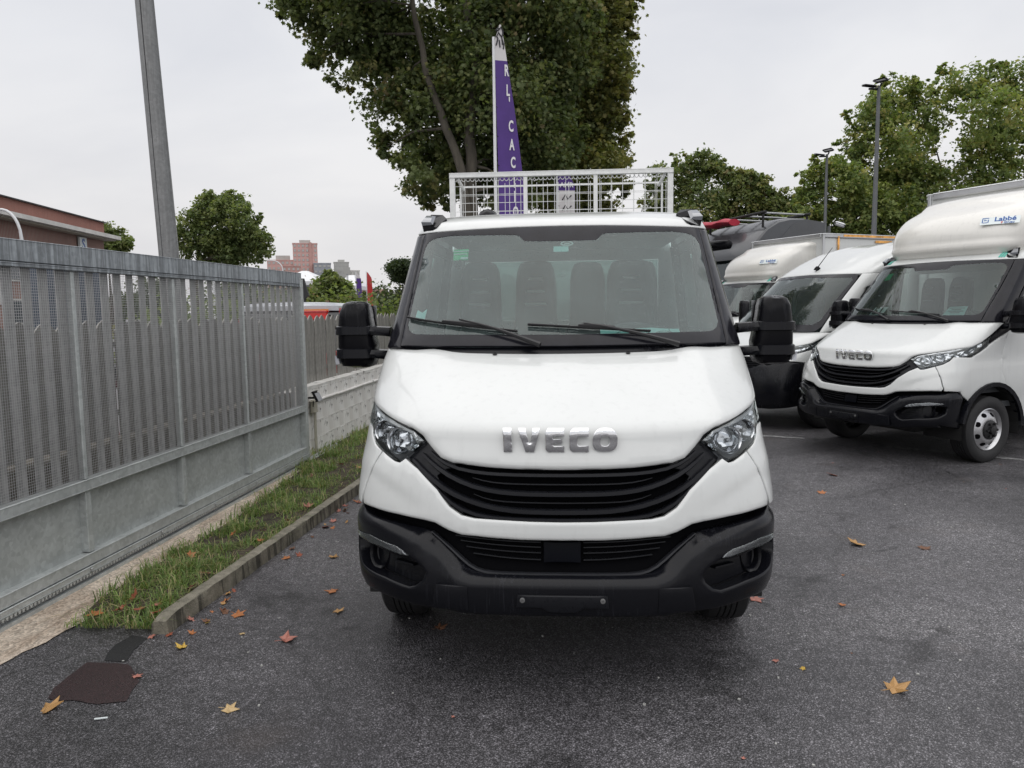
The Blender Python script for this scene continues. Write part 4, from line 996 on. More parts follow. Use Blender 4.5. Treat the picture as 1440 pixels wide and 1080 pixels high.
def cab(root, crew, detail=True):
    st = .026 if detail else .04
    ymax = 3.02 if crew else 2.12
    Tt = T
    # ---- bonnet
    hood = [(0, 1.0236)] + [] 
    half = list(Tt['hood_low'])[::-1]                     # centre -> outer (going out along the lower edge)
    half = [(a, z) for a, z in half]
    side = ay(LOW, [(.80, 1.305), (.98, 1.40), (1.16, 1.493), (1.19, 1.505)], -1)
    half += side + [(-.83, 1.514)] + Tt['hood_top'][::-1]
    half[0] = (0, half[0][1])
    half[-1] = (0, half[-1][1])
    panel('bonnet', LOW, full(half), WHITE, root, step=st, thick=.03, rnd=.018, disp=hood_disp)
    for s in (-1, 1):
        mm = (lambda q: q) if s < 0 else mir
        nzl = Tt['nozzle'][0]
        p, n = PN(LOW, np.array([nzl[0] * -s]), np.array([nzl[1]]))
        mb = MB()
        mb.box(Vector(p[0]) + Vector(n[0]) * .004, (.022, .018, .012), WIPER, Matrix(frame_at(p[0], n[0]).to_3x3()), bev=.004)
        mb.build('washer_nozzle', WIPER, root)
        # ---- headlight
        up = Tt['lamp_up'] 
        lo = Tt['lamp_low']
        tip = ay(LOW, [(.66, 1.155), (.80, 1.206), (.935, 1.28), (.955, 1.365), (.85, 1.318)], -1)
        poly = up[1:] + lo + tip
        hl = link('headlight', None, root)
        hl.empty_display_size = .1
        panel('lamp_housing', LOW, mm(poly), LAMPGREY, hl, step=.03, off=-.055, thick=.02, rnd=0)
        # chromed reflector facets
        def facet(a, z, d):
            b = np.abs(a)
            return np.array([.007 * math.sin(x * 75) + .010 * (math.floor(y * 30 + x * 14) % 2) for x, y in zip(b, z)])
        cc = [(-.445, 1.150), (-.49, 1.178), (-.545, 1.198), (-.63, 1.222)] + ay(LOW, [(.66, 1.228), (.84, 1.29), (.84, 1.25), (.66, 1.175)], -1) + [(-.66, 1.14), (-.60, 1.115), (-.55, 1.10), (-.50, 1.10), (-.455, 1.085), (-.43, 1.11)]
        panel('reflector', LOW, mm(cc), REFL, hl, step=.014, off=-.042, thick=.012, rnd=0, disp=facet)
        for (ca, cz, rr) in ((-.505, 1.120, .056), (-.595, 1.150, .046)):
            p, n = PN(LOW, np.array([ca if s < 0 else -ca]), np.array([cz]))
            bl = MB()
            bl.lathe([(-.05, .006), (-.045, rr * .55), (-.02, rr * .92), (.0, rr), (.004, rr * 1.1), (-.012, rr * 1.12)], 24, axis='Z')
            o = bl.build('lamp_bowl', REFL, hl, smooth=True)
            fm = frame_at(p[0] , Vector((0, -1, .05)) * .6 + Vector(n[0]) * .4, lift=-.016)
            o.data.transform(fm)
            bb = MB()
            bb.lathe([(-.04, .010), (-.01, .012), (.0, .008), (.002, .001)], 12, axis='Z')
            o = bb.build('lamp_bulb', CLEARL, hl, smooth=True)
            o.data.transform(fm)
        st_ = [(-.4059, 1.1306), (-.4128, 1.1389), (-.4463, 1.1687), (-.4848, 1.1842), (-.5409, 1.2069), (-.626, 1.23), (-.7258, 1.2538), (-.71, 1.236), (-.626, 1.214), (-.5409, 1.192), (-.4848, 1.170), (-.4463, 1.155), (-.425, 1.13)]
        panel('lamp_upper_strip', LOW, mm(st_), STEEL, hl, step=.02, off=-.012, thick=.02, rnd=0)
        panel('lens', LOW, mm(poly), LENS, hl, step=.03, off=-.004, thick=.012, rnd=.008)
        # ---- wing, quarter trim
        arch = [(1.03 + .50 * math.cos(t), .36 + .50 * math.sin(t)) for t in np.linspace(R(180), R(66), 12)]
        fp = list(Tt['fend_front'])                       # lens edge -> down the split -> bottom
        fpoly = [(a, z) for a, z in fp] + ay(LOW, [(.47, .80)] + [(y, z) for y, z in arch if z > .66 and y < .66] + [(y, z) for y, z in arch if y > .62] + [(1.235, .85), (1.235, 1.402), (1.10, 1.35), (.95, 1.28), (.80, 1.198), (.66, 1.148)], -1)
        panel('front_wing', LOW, mm(fpoly), WHITE, root, step=.04, thick=.02, rnd=.008, disp=fascia_disp)
        q = ay(LOW, [(.945, 1.29), (1.10, 1.358), (1.24, 1.408), (1.40, 1.455), (1.40, 1.53), (1.20, 1.51), (1.16, 1.485), (.96, 1.382)], -1)
        panel('quarter_trim', LOW, mm(q), GLOSSBLACK, root, step=.05, off=-.002, thick=.02, rnd=.006)
        al = MB()
        r0 = [[(s * (1.0 + o), 1.03 + rr * math.cos(t), .36 + rr * math.sin(t)) for (o, rr) in ((.018, .47), (.022, .515), (-.03, .52), (-.05, .47))] for t in np.linspace(R(168), R(8), 16)]
        al.rings(r0)
        al.build('wheel_arch_trim', PLASTIC, root, smooth=50, fix=True)
        # ---- doors
        d0, d1 = 1.245, 1.99
        arch2 = [(1.03 + .50 * math.cos(t), .36 + .50 * math.sin(t)) for t in np.linspace(R(64), R(20), 6)]
        dp = ay(LOW, arch2 + [(1.52, .46), (d1, .46), (d1, 1.50), (1.40, 1.50), (1.40, 1.462), (d0, 1.418)], -1)
        dr = panel('door', LOW, mm(dp), WHITE, root, step=.06, thick=.02, rnd=.008)
        hb = MB()
        hb.box((s * 1.015, 1.86, 1.22), (.03, .20, .035), PLASTIC, bev=.012)
        hb.build('door_handle', PLASTIC, dr, smooth=50)
        win = ay(TOP, [(1.36, 1.56), (1.92, 1.56), (1.92, 2.12), (1.80, 2.12), (1.70, 2.06)], -1)
        fr = ay(TOP, [(1.22, 1.50), (1.99, 1.50), (1.99, 2.19), (1.76, 2.19)], -1)
        df = panel('door_frame', TOP, mm(fr), PILLAR, root, holes=[mm(win)], step=.06, thick=.03, rnd=.006)
        panel('side_window', TOP, mm(win), SIDEGLASS, df, step=.1, off=-.006, thick=0, rnd=0)
        if crew:
            dp = ay(LOW, [(2.0, .46), (3.0, .46), (3.0, 1.50), (2.0, 1.50)], -1)
            dr = panel('rear_door', LOW, mm(dp), WHITE, root, step=.1, thick=.02, rnd=.008)
            win = ay(TOP, [(2.08, 1.56), (2.90, 1.56), (2.90, 2.12), (2.08, 2.12)], -1)
            fr = ay(TOP, [(2.0, 1.50), (3.0, 1.50), (3.0, 2.19), (2.0, 2.19)], -1)
            df = panel('rear_door_frame', TOP, mm(fr), PILLAR, root, holes=[mm(win)], step=.1, thick=.03, rnd=.006)
            panel('side_window', TOP, mm(win), SIDEGLASS, df, step=.1, off=-.006, thick=0, rnd=0)
        sb = MB()
        sb.box((s * .97, (1.5 + ymax) / 2, .41), (.08, ymax - 1.5, .10), PLASTIC, bev=.02)
        sb.build('side_step', PLASTIC, root)
        # ---- A pillar
        pi = Tt['pill_in']
        pp = [pi[0], (pi[1][0], pi[1][1]), pi[2]] + ay(TOP, [(1.745, 2.1826), (1.49, 1.84), (1.205, 1.50)], -1)
        pp = [(a, z) for a, z in pp]
        panel('windscreen_pillar', TOP, mm(pp), PILLAR, root, step=.04, off=.004, thick=.06, rnd=.012, back=True)
        mirror_arm(root, s)
        # ---- bumper corner details
        pk = Tt['pocket']
        fc = link('fog_lamp_pocket', None, root)
        fc.empty_display_size = .05
        pkb = [(a, z) for a, z in pk]
        panel('pocket_back', LOW, mm([(-.70, .69)] + pkb[1:] + [(-.70, .60)]), PLASTIC, fc, step=.03, off=-.065, thick=.0, rnd=0)
        (ca, cz) = T['fogc'][0]
        p, n = PN(LOW, np.array([ca * -s]), np.array([cz]))
        cone = MB()
        cone.lathe([(-.075, .03), (-.07, .046), (-.052, .050), (-.044, .056), (-.036, .064), (-.046, .070), (-.075, .074)], 24, axis='Z')
        o = cone.build('fog_lamp_bezel', PLASTIC, fc, smooth=True)
        fm = frame_at(p[0], Vector(n[0]) + Vector((0, -.8, .1)), lift=-.012) @ Matrix.Diagonal((.86, 1.25, 1, 1))
        o.data.transform(fm)
        fin = [(-.50, .60), (-.475, .605), (-.43, .592)]
        sweep('pocket_fin', LOW, fin if s < 0 else mir(fin), .012, .05, -.03, PLASTIC, fc)
        panel('daytime_lamp_reflector', LOW, mm([(a, z) for a, z in T['drl']]), DRLM, fc, step=.008, off=.011, thick=.012, rnd=.004)
        panel('daytime_lamp', LOW, mm(T['drl']), LENS, fc, step=.010, off=.017, thick=.02, rnd=.004)
    # ---- fascia below the grille
    h = list(T['fascia'])
    i0 = next(i for i, p in enumerate(h) if abs(p[0]) < .004)
    h2 = h[i0 + 1:] + h[:i0 + 1]                         # bottom centre -> outer -> top centre
    h2[0] = (0, h2[0][1])
    h2[-1] = (0, h2[-1][1])
    panel('front_fascia', LOW, full(h2), WHITE, root, step=st, thick=.03, rnd=.012, disp=fascia_disp)
    # ---- grille
    gr = link('grille', None, root)
    gr.empty_display_size = .1
    h = [(a, z) for a, z in T['grille']]
    h[0], h[-1] = (0, h[0][1]), (0, h[-1][1])
    panel('grille_back', LOW, full(h), DARK, gr, step=.06, off=-.075, thick=0, rnd=0)
    cl = [h_ for h_ in T['grille'] if h_[0] < -.30]
    corner = [(-.3067, 1.05), (-.3447, 1.070), (-.3793, 1.114), (-.4053, 1.138), (-.4685, 1.056), (-.4165, 1.006), (-.3449, .925), (-.3053, .854), (-.272, .826), (-.30, .87), (-.33, .92), (-.36, .99), (-.33, 1.02), (-.30, 1.03)]
    for s in (-1, 1):
        panel('grille_corner', LOW, corner if s < 0 else mir(corner), GRILLE, gr, step=.03, off=-.032, thick=.03, rnd=.004)
    for k, w, dep, off in (('a', .020, .05, -.012), ('b', .025, .05, -.008), ('c', .026, .05, -.008), ('d', .018, .05, -.012), ('t1', .008, .04, -.030), ('t2', .008, .04, -.030)):
        q = list(T['bar_' + k])
        q[-1] = (0, q[-1][1])
        sweep('grille_slat', LOW, q + mir(q)[1:], w, dep, off, GRILLE, gr, tip=.6 if k[0] != 't' else .5)
    # ---- bumper
    bt = list(T['bump_top'])
    bb = list(T['bump_bot'])
    bt[-1] = (0, bt[-1][1])
    bb[0] = (0, bb[0][1])
    sidep = ay(LOW, [(.62, .40), (.545, .46), (.53, .52), (.53, .62), (.555, .72), (.50, .793)], -1)
    half = bb[:-1] + [(-.72, .46)] + sidep + bt
    hole = T['pocket']
    bm_ = panel('bumper', LOW, full(half), PLASTIC, root, holes=[hole, mir(hole)], step=st, thick=.06, rnd=.012, disp=bump_disp)
    tow = [(-.36, .43), (-.258, .428), (-.258, .532), (-.345, .532)]
    for s in (-1, 1):
        panel('tow_eye_cover', LOW, tow if s < 0 else mir(tow), PLASTIC, bm_, step=.03, off=.026, thick=.02, rnd=.004)
        p, n = PN(LOW, np.array([.1098 * s]), np.array([.4869]))
        sc = MB()
        sc.lathe([(-.002, .011), (.004, .011), (.005, .006), (.001, .005), (.001, .0005)], 16, axis='Z')
        o = sc.build('plate_screw', SCREWM, bm_, smooth=30)
        o.data.transform(frame_at(p[0], n[0], lift=.037))
    pl = list(T['plate'])
    pl = [(0, .505)] + [(-.123, .505), (-.127, .455), (-.058, .453), (-.040, .436), (0, .434)]
    panel('plate_holder', LOW, full(pl), GRILLE, bm_, step=.03, off=.034, thick=.03, rnd=.005)
    lip = [q_ for q_ in bt if q_[0] > -.37]
    sweep('bumper_lip', LOW, lip + mir(lip)[1:], .013, .03, -.034, LIPM, bm_, tip=.5)
    it = link('lower_intake', None, root)
    it.empty_display_size = .1
    hh = [(a, z) for a, z in T['intake']]
    hh[0], hh[-1] = (0, hh[0][1]), (0, hh[-1][1])
    ext = [(0, .76), (-.19, .77), (-.30, .80), (-.45, .83), (-.60, .845), (-.75, .845), (-.78, .78), (-.50, .74), (-.40, .70), (-.33, .66), (-.27, .58), (-.2, .54), (0, .54)]
    panel('intake_back', LOW, full(ext), DARK, it, step=.06, off=-.085, thick=0, rnd=0)
    for zz, aa in ((.712, .30), (.692, .285), (.668, .27), (.64, .25)):
        q = [(-aa, zz + .02), (-aa * .7, zz + .008), (-.11, zz), (-.06, zz)]
        sweep('intake_slat', LOW, q, .007, .03, -.055, GRILLE, it)
        sweep('intake_slat', LOW, mir(q), .007, .03, -.055, GRILLE, it)
    panel('radar_cover', LOW, full([(0, .715), (-.052, .715), (-.052, .63), (0, .63)]), BLOCKM, it, step=.04, off=-.05, thick=.03, rnd=.004)
    # ---- windscreen
    wo = list(T['ws_out'])
    wo[0], wo[-1] = (0, wo[0][1]), (0, wo[-1][1])
    wo = wo[:1] + wo[1:]
    clr = list(T['clear'])
    clr[0], clr[-1] = (0, clr[0][1]), (0, clr[-1][1])
    inner = full(clr)
    ws = panel('windscreen', TOP, inner, GLASS if crew else GLASS2, root, step=.05, off=.0, thick=0, rnd=0)
    panel('windscreen_border', TOP, full(wo), PILLAR, ws, holes=[inner], step=.05, off=.0015, thick=.012, rnd=.003)
    # cowl under the glass
    cw = [(0, 1.47), (-.62, 1.47), (-.72, 1.53), (0, 1.53)]
    panel('cowl', TOP, full(cw), PLASTIC, root, step=.06, off=-.02, thick=0, rnd=0)
    # ---- wipers
    def tp(a, z, lift):
        p, n = PN(TOP, np.array([a]), np.array([z]))
        return Vector(p[0]) + Vector(n[0]) * lift
    for (b0, b1, ar, pv) in (('wipL0', 'wipL1', 'armL', 'pivL'), ('wipR0', 'wipR1', 'armR', 'pivR')):
        b0, b1, ar, pv = (T[k][0] for k in (b0, b1, ar, pv))
        wp = link('wiper', None, root)
        wp.empty_display_size = .1
        N = 12
        bl = MB()
        for w_, l_, r_ in ((0, .012, .006), (.004, .024, .005)):
            bl.tube([tp(b0[0] + (b1[0] - b0[0]) * t, b0[1] + (b1[1] - b0[1]) * t - w_, l_) for t in np.linspace(0, 1, N)], r_, 6)
        bl.tube([tp(b0[0] + (b1[0] - b0[0]) * t, b0[1] + (b1[1] - b0[1]) * t + .002, .028) for t in np.linspace(.42, .72, 6)], [.006, .009, .011, .011, .009, .006], 6)
        bl.build('wiper_blade', WIPER, wp, smooth=True)
        am = MB()
        am.tube([tp(ar[0] + (pv[0] - ar[0]) * t, ar[1] + (pv[1] - ar[1]) * t + -.004 - .010 * t + .012 * math.sin(t * 3.1), .034 - .004 * t) for t in np.linspace(0.03, 1, 9)], [.005, .006, .007, .008, .009, .010, .011, .013, .015], 6)
        am.build('wiper_arm', WIPER, wp, smooth=True)
    # ---- roof
    rl = T['roof_low']
    ra = float(a_of_y(TOP, ymax, 2.25))
    fhalf = [(0, 2.2086), (-.18, 2.206), (-.445, 2.1956), (-.66, 2.191), (-.72, 2.19)] + ay(TOP, [(1.76, 2.192), (2.0, 2.192), (ymax, 2.192), (ymax, 2.305)], -1) + [(-.8, 2.305), (0, 2.305)]
    rf = panel('roof', TOP, full(fhalf), WHITE, root, step=.05, thick=.02, rnd=.006)
    zz = 2.303
    aa = np.concatenate([np.linspace(-ra, -1, 8), np.linspace(-.97, .97, 60), np.linspace(1, ra, 8)])
    ring = P(TOP, aa, np.full(len(aa), zz))
    ring = [(float(p[0]), float(min(p[1], ymax))) for p in ring]
    co, F, d = tri2d(ring, step=.10, rnd=.05, rings=(.5, 1.))
    V = np.c_[co, zz + .035 * (1 - np.exp(-d / .12))]
    rc = link('roof_skin', np_mesh('roof_skin', V, F, WHITE, smooth=True), root)
    # headliner
    co, F, d = tri2d([(x * .97, y + .03) for x, y in ring], step=.3, rnd=0)
    link('headliner', np_mesh('headliner', np.c_[co, np.full(len(co), 2.19)], F[:, ::-1], LINER), root)
    # rear wall with a window
    rw = MB()
    zs = [.5, 1.5, 1.62, 2.10, 2.30]
    wd = [float(P(LOW, 1.8, z)[0]) if z < 1.45 else float(P(TOP, 1.8, z)[0]) for z in zs]
    wx = .78
    for i in range(4):
        z0, z1, w0, w1 = zs[i], zs[i + 1], wd[i], wd[i + 1]
        for (x0, x1, x2, x3) in ([(-w0, w0, w1, -w1)] if i != 2 else [(-w0, -wx, -wx, -w1), (wx, w0, w1, wx)]):
            rw.add([(x0, ymax, z0), (x1, ymax, z0), (x2, ymax, z1), (x3, ymax, z1), (x0, ymax + .03, z0), (x1, ymax + .03, z0), (x2, ymax + .03, z1), (x3, ymax + .03, z1)],
                   [(0, 1, 2, 3), (7, 6, 5, 4), (0, 4, 5, 1), (3, 2, 6, 7), (1, 5, 6, 2), (0, 3, 7, 4)])
    rw.build('rear_wall', WHITE, root)
    if crew:
        g = MB()
        g.box((0, ymax + .015, 1.86), (wx * 2 - .004, .006, .476))
        g.build('rear_window', SIDEGLASS, root)
    # ---- interior
    fl = MB()
    fl.box((0, (1.2 + ymax) / 2, .62), (1.86, ymax - 1.25, .06))
    fl.build('cab_floor', TRIM, root)
    ds = MB()
    ds.rings([[(x, y, z) for y, z in ((.98, .75), (1.02, 1.40), (1.06, 1.49), (1.25, 1.535), (1.42, 1.53), (1.48, 1.47), (1.50, 1.30), (1.46, .75))] for x in (-.90, -.3, .3, .90)])
    dsh = ds.build('dashboard', TRIM, root, smooth=40, fix=True)
    bh = MB()
    bh.rings([[(x, y, z) for y, z in ((1.22, 1.53), (1.30, 1.60), (1.44, 1.61), (1.50, 1.52))] for x in (.24, .34, .52, .62)])
    bh.build('instrument_hood', TRIM, dsh, smooth=40, fix=True)
    swm = MB()
    c = Vector((.43, 1.62, 1.50))
    ax = Vector((0, .55, .84)).normalized()
    ux = Vector((1, 0, 0))
    vy = ax.cross(ux)
    pts = [c + ux * .21 * math.cos(t) + vy * .21 * math.sin(t) for t in np.linspace(0, 2 * math.pi, 33)]
    swm.tube(pts, .017, 8, cap=False)
    for t in (0, math.pi, -math.pi / 2):
        swm.tube([c, c + ux * .2 * math.cos(t) + vy * .2 * math.sin(t)], .02, 6)
    swm.tube([c - ax * .03, c + ax * .02], .07, 12)
    swm.build('steering_wheel', TRIM, root, smooth=50)
    for (x, w) in ((-.55, .40), (-.17, .40), (.47, .46)):
        seat(root, x, 1.98 if not crew else 1.92, w, 2.04, detail)
    if crew:
        for x in (-.62, -.21, .21, .62):
            seat(root, x, 2.78, .40, 2.08, False)
    # inner A-pillar trims + sun visors
    for s in (-1, 1):
        q = [(-.665, 1.56), (-.67, 1.83), (-.69, 2.16)] + ay(TOP, [(1.70, 2.16), (1.44, 1.83), (1.22, 1.56)], -1)
        panel('pillar_trim', TOP, q if s < 0 else mir(q), LINER, root, step=.06, off=-.06, thick=0, rnd=0)
    # ---- marker lamps at the roof corners
    for s in (-1, 1):
        ml = link('marker_lamp', None, root)
        ml.empty_display_size = .05
        a0, z0 = .655, 2.205
        def q(a, z, l):
            p, n = PN(TOP, np.array([s * a]), np.array([z]))
            return Vector(p[0]) + Vector(n[0]) * l
        hs = MB()
        hs.rings([[q(.70, 2.203, .0), q(.70, 2.225, .035), q(.68, 2.275, .045), q(.60, 2.287, .03), q(.545, 2.275, .01), q(.575, 2.22, .004), q(.60, 2.205, .0)],
                  [q(.70, 2.203, -.03), q(.70, 2.225, -.03), q(.68, 2.275, -.03), q(.60, 2.287, -.03), q(.545, 2.275, -.03), q(.575, 2.22, -.03), q(.60, 2.205, -.03)]])
        hs.build('lamp_base', GLOSSBLACK, ml, fix=True)
        ln = MB()
        ln.rings([[q(.69, 2.217, .030), q(.672, 2.263, .042), q(.615, 2.268, .034), q(.597, 2.225, .02)],
                  [q(.685, 2.222, .052), q(.670, 2.255, .056), q(.622, 2.258, .048), q(.608, 2.228, .036)]])
        ln.build('lamp_lens', MARKL, ml, smooth=50, fix=True)
    # ---- running gear
    ub = MB()  # plain dark boxes for the underbody, added to block light beneath the cab
    ub.box((0, 1.05, .62), (1.3, 1.6, .5))
    ub.box((0, 1.9, .52), (.9, 2.2, .18))
    ub.box((0, .62, .36), (1.2, .5, .06))
    ub.build('underbody_block', CHASSIS, root)
    for s in (-1, 1):
        wl = MB()
        pr = [[(s * x, 1.03 + .47 * math.cos(t), .36 + .47 * math.sin(t)) for x in (.55, .99)] for t in np.linspace(R(190), R(-10), 14)]
        vs = [p for r_ in pr for p in r_]
        wl.add(vs, [(2 * i, 2 * i + 1, 2 * i + 3, 2 * i + 2) for i in range(13)])
        wl.build('wheel_arch_liner', CHASSIS, root)
        make_wheel(root, s * .865, 1.03, .36, .225, s, 'front')

def rear_axle(root, y):
    for s in (-1, 1):
        make_wheel(root, s * .93, y, .36, .21, s, 'rear')
        make_wheel(root, s * .69, y, .36, .21, s, 'rear')
    c = MB()
    for s in (-1, 1):
        c.box((s * .42, (2.2 + y + 1.1) / 2, .72), (.08, y + 1.1 - 2.2, .18))
    c.tube([(-.8, y, .36), (.8, y, .36)], .07, 8)
    c.build('chassis_frame', CHASSIS, root)
# ================================================================== THE THREE CAB TRUCKS
truck = thing('tipper_truck', 'white crew cab tipper lorry facing the viewer, with a mesh cage behind its cab', 'truck', (-.005, 3.10, 0), 0)
cab(truck, True)
rear_axle(truck, 4.75)
# tipper body with caged headboard
YB = 3.42
tb = MB()
tb.box((0, YB + 1.6, .98), (2.08, 3.2, .10))
tb.build('load_bed', CAGE, truck)
for s in (-1, 1):
    sb = MB()
    sb.box((s * 1.035, YB + 1.6, 1.22), (.04, 3.1, .40), bev=.01)
    sb.build('drop_side', CAGE, truck)
hbm = MB()
hbm.box((0, YB + .02, 1.62), (2.06, .05, 1.2))
hbm.build('headboard', CAGE, truck)
YC = 4.0
cg = link('cage', None, truck)
cg.empty_display_size = .1
YC = YB + .58
ztop = 2.985
for x in (-1.010, -.325, .325, 1.010):
    b = MB()
    wv = .058 if abs(x) > .9 else .045
    b.box((x, YC, (1.02 + ztop - .042) / 2), (wv, .045, ztop - .042 - 1.02), bev=.004)
    b.build('cage_post', CAGE, cg)
b = MB()
b.box((0, YC, ztop - .02), (2.08, .05, .044), bev=.004)
b.build('top_rail', CAGE, cg)
b = MB()
xs = [-1.0 + k * .105 for k in range(20)]
for x in xs:
    for dx, dy in ((0, .0), (.033, .40)):
        b.tube([(x + dx, YC + .02 + dy, 1.6), (x + dx, YC + .02 + dy, ztop - .03)], .0026, 5, cap=False)
for k in range(18):
    z = ztop - .115 - k * .078
    b.tube([(-1.0, YC + .027, z), (1.0, YC + .027, z)], .0026, 5, cap=False)
    if k % 2 == 0:
        b.tube([(-1.0, YC + .427, z - .03), (1.0, YC + .427, z - .03)], .0018, 5, cap=False)
b.build('wire_mesh', CAGE, cg, kind='stuff')
# scalloped top edge of the mesh panel
b = MB()
for k in range(50):
    x = -.985 + k * .0402
    pts = [(x + .019 * math.cos(t), YC + .02, ztop - .046 - .026 * math.sin(t)) for t in np.linspace(0, math.pi, 7)]
    b.tube(pts, .0045, 4, cap=False)
b.build('scalloped_edge', CAGE, cg, kind='stuff')
b = MB()
for s in (-1, 1):
    b.tube([(s * .96, YC + .02, ztop - .05), (s * .96, YC + .43, ztop - .08)], .016, 6)
    b.tube([(s * .99, YC + .43, 1.0), (s * .99, YC + .43, ztop - .06)], .010, 6)
b.tube([(-.99, YC + .43, ztop - .06), (.99, YC + .43, ztop - .06)], .007, 6)
b.build('rear_frame', CAGE, cg)
badge(truck)
tp_ = MB()
a0 = P(TOP, np.array([0.]), np.array([2.30]))[0]
tp_.rings([[(-.49 + r_ * math.cos(t) * .075, 2.05 + r_ * math.sin(t) * .16, 2.335 + h_) for t in np.linspace(0, 2 * math.pi, 12, endpoint=False)] for r_, h_ in ((1., -.01), (.95, .012), (.7, .04), (.3, .055))])
tp_.build('roof_aerial', GLOSSBLACK, truck, smooth=True, fix=True)

def on_glass(name, label, cat, quad, m, lift=-.012, base=truck):
    """a card stuck to the inside of the windscreen of the big truck"""
    pts = []
    for a, z in quad:
        p, n = PN(TOP, np.array([a]), np.array([z]))
        pts.append((Vector(p[0]) + Vector(n[0]) * lift, Vector(n[0])))
    mb = MB()
    k = len(pts)
    mb.add([p for p, n in pts] + [p - n * .003 for p, n in pts], [tuple(range(k)), tuple(range(2 * k - 1, k - 1, -1))] + [(i, (i + 1) % k, k + (i + 1) % k, k + i) for i in range(k)], m)
    o = mb.build(name, m, None, fix=True)
    o.matrix_world = Matrix.Translation(base.location) @ Matrix.Rotation(base.rotation_euler.z, 4, 'Z')
    tag(o, label, cat)
    return o

g = on_glass('air_freshener', 'green printed card hanging from a thread at the upper left of the tipper windscreen', 'card', T['green_tag'][::-1], GREEN, lift=-.05)
gp, gn = PN(TOP, np.array([-.418]), np.array([2.085]))
for zz, w_ in ((2.096, .105), (2.078, .085)):
    pp, pn_ = PN(TOP, np.array([-.418]), np.array([zz]))
    ln_ = MB()
    ln_.box(Vector(pp[0]) + Vector(pn_[0]) * -.047, (w_, .006, .002), PAPERW, frame_at(pp[0], pn_[0]).to_3x3())
    ln_.build('printed_line', PAPERW, g)
pl_ = MB()
pp, pn_ = PN(TOP, np.array([-.396]), np.array([2.053]))
pl_.box(Vector(pp[0]) + Vector(pn_[0]) * -.048, (.045, .014, .003), PAPERW, frame_at(pp[0], pn_[0]).to_3x3())
pl_.build('white_field', PAPERW, g)
th_ = MB()
p1, n1 = PN(TOP, np.array([-.425]), np.array([2.16]))
p2, n2 = PN(TOP, np.array([-.418]), np.array([2.11]))
th_.tube([Vector(p1[0]) - Vector(n1[0]) * .04, Vector(p2[0]) - Vector(n2[0]) * .05], .002, 5)
p3, n3 = PN(TOP, np.array([-.415]), np.array([2.04]))
p4, n4 = PN(TOP, np.array([-.417]), np.array([2.0]))
th_.tube([Vector(p3[0]) - Vector(n3[0]) * .05, Vector(p4[0]) - Vector(n4[0]) * .05], [.010, .018], 8)
th_.build('thread', WIPER, g)
on_glass('windscreen_note', 'torn pale blue note stuck low in the left corner of the tipper windscreen', 'note', T['blue_tag'], PAPERT)
st = on_glass('windscreen_sticker', 'pale teal sticker with an oval mark high in the middle of the tipper windscreen', 'sticker', [(-.028, 2.085), (-.028, 2.052), (.032, 2.052), (.032, 2.085)][::1], PAPERT, lift=-.012)
ov = MB()
pp, pn_ = PN(TOP, np.array([.026]), np.array([2.098]))
fm = frame_at(pp[0], pn_[0], lift=-.009)
ov.tube([fm @ Vector((.034 * math.cos(t), .016 * math.sin(t), 0)) for t in np.linspace(0, 2 * math.pi, 20)], .0045, 5, cap=False)
ov.tube([fm @ Vector((-.016, .0, 0)), fm @ Vector((.016, 0, 0))], .004, 5)
ov.build('oval_mark', PAPERW, st)

def sheet(name, label, cx, cy, z, w, d, rz, m, base, tilt=0., txt=None, tsize=.05):
    mb = MB()
    n = 6
    vs = []
    for i in range(n + 1):
        for j in range(3):
            u, v = i / n - .5, j / 2 - .5
            vs.append((u * w, v * d, .006 + .010 * math.sin(u * 5 + v * 2) ** 2))
    fs = [(i * 3 + j, (i + 1) * 3 + j, (i + 1) * 3 + j + 1, i * 3 + j + 1) for i in range(n) for j in range(2)]
    o_ = len(vs)
    vs += [(x, y, zz - .002) for x, y, zz in vs]
    fs += [tuple(q + o_ for q in f[::-1]) for f in fs]
    mb.add(vs, fs, m)
    o = mb.build(name, m, None, smooth=True)
    o.matrix_world = Matrix.Translation(base.location) @ Matrix.Rotation(base.rotation_euler.z, 4, 'Z') @ Matrix.Translation((cx, cy, z)) @ Matrix.Rotation(rz, 4, 'Z') @ Matrix.Rotation(tilt, 4, 'X')
    tag(o, label, 'paper')
    if txt:
        put_text('printed_number', txt, tsize, INK, Matrix.Translation((0, 0, .021)), o, bold=.002)
    return o
sh = sheet('paper_sheet', 'pale paper with a hand drawn sketch lying before the steering wheel of the tipper', .44, 1.08, 1.553, .44, .17, 0, PAPERT, truck, R(26))
sk = MB()
for (cx, r_) in ((-.04, .09), (.13, .05)):
    sk.tube([(cx + r_ * math.cos(t), .0 + r_ * .7 * math.sin(t), .02) for t in np.linspace(.3, 4.6, 16)], .0016, 4, cap=False)
sk.tube([(.16, .06, .02), (.175, -.06, .02)], .0014, 4)
sk.build('sketch_line', INK, sh)

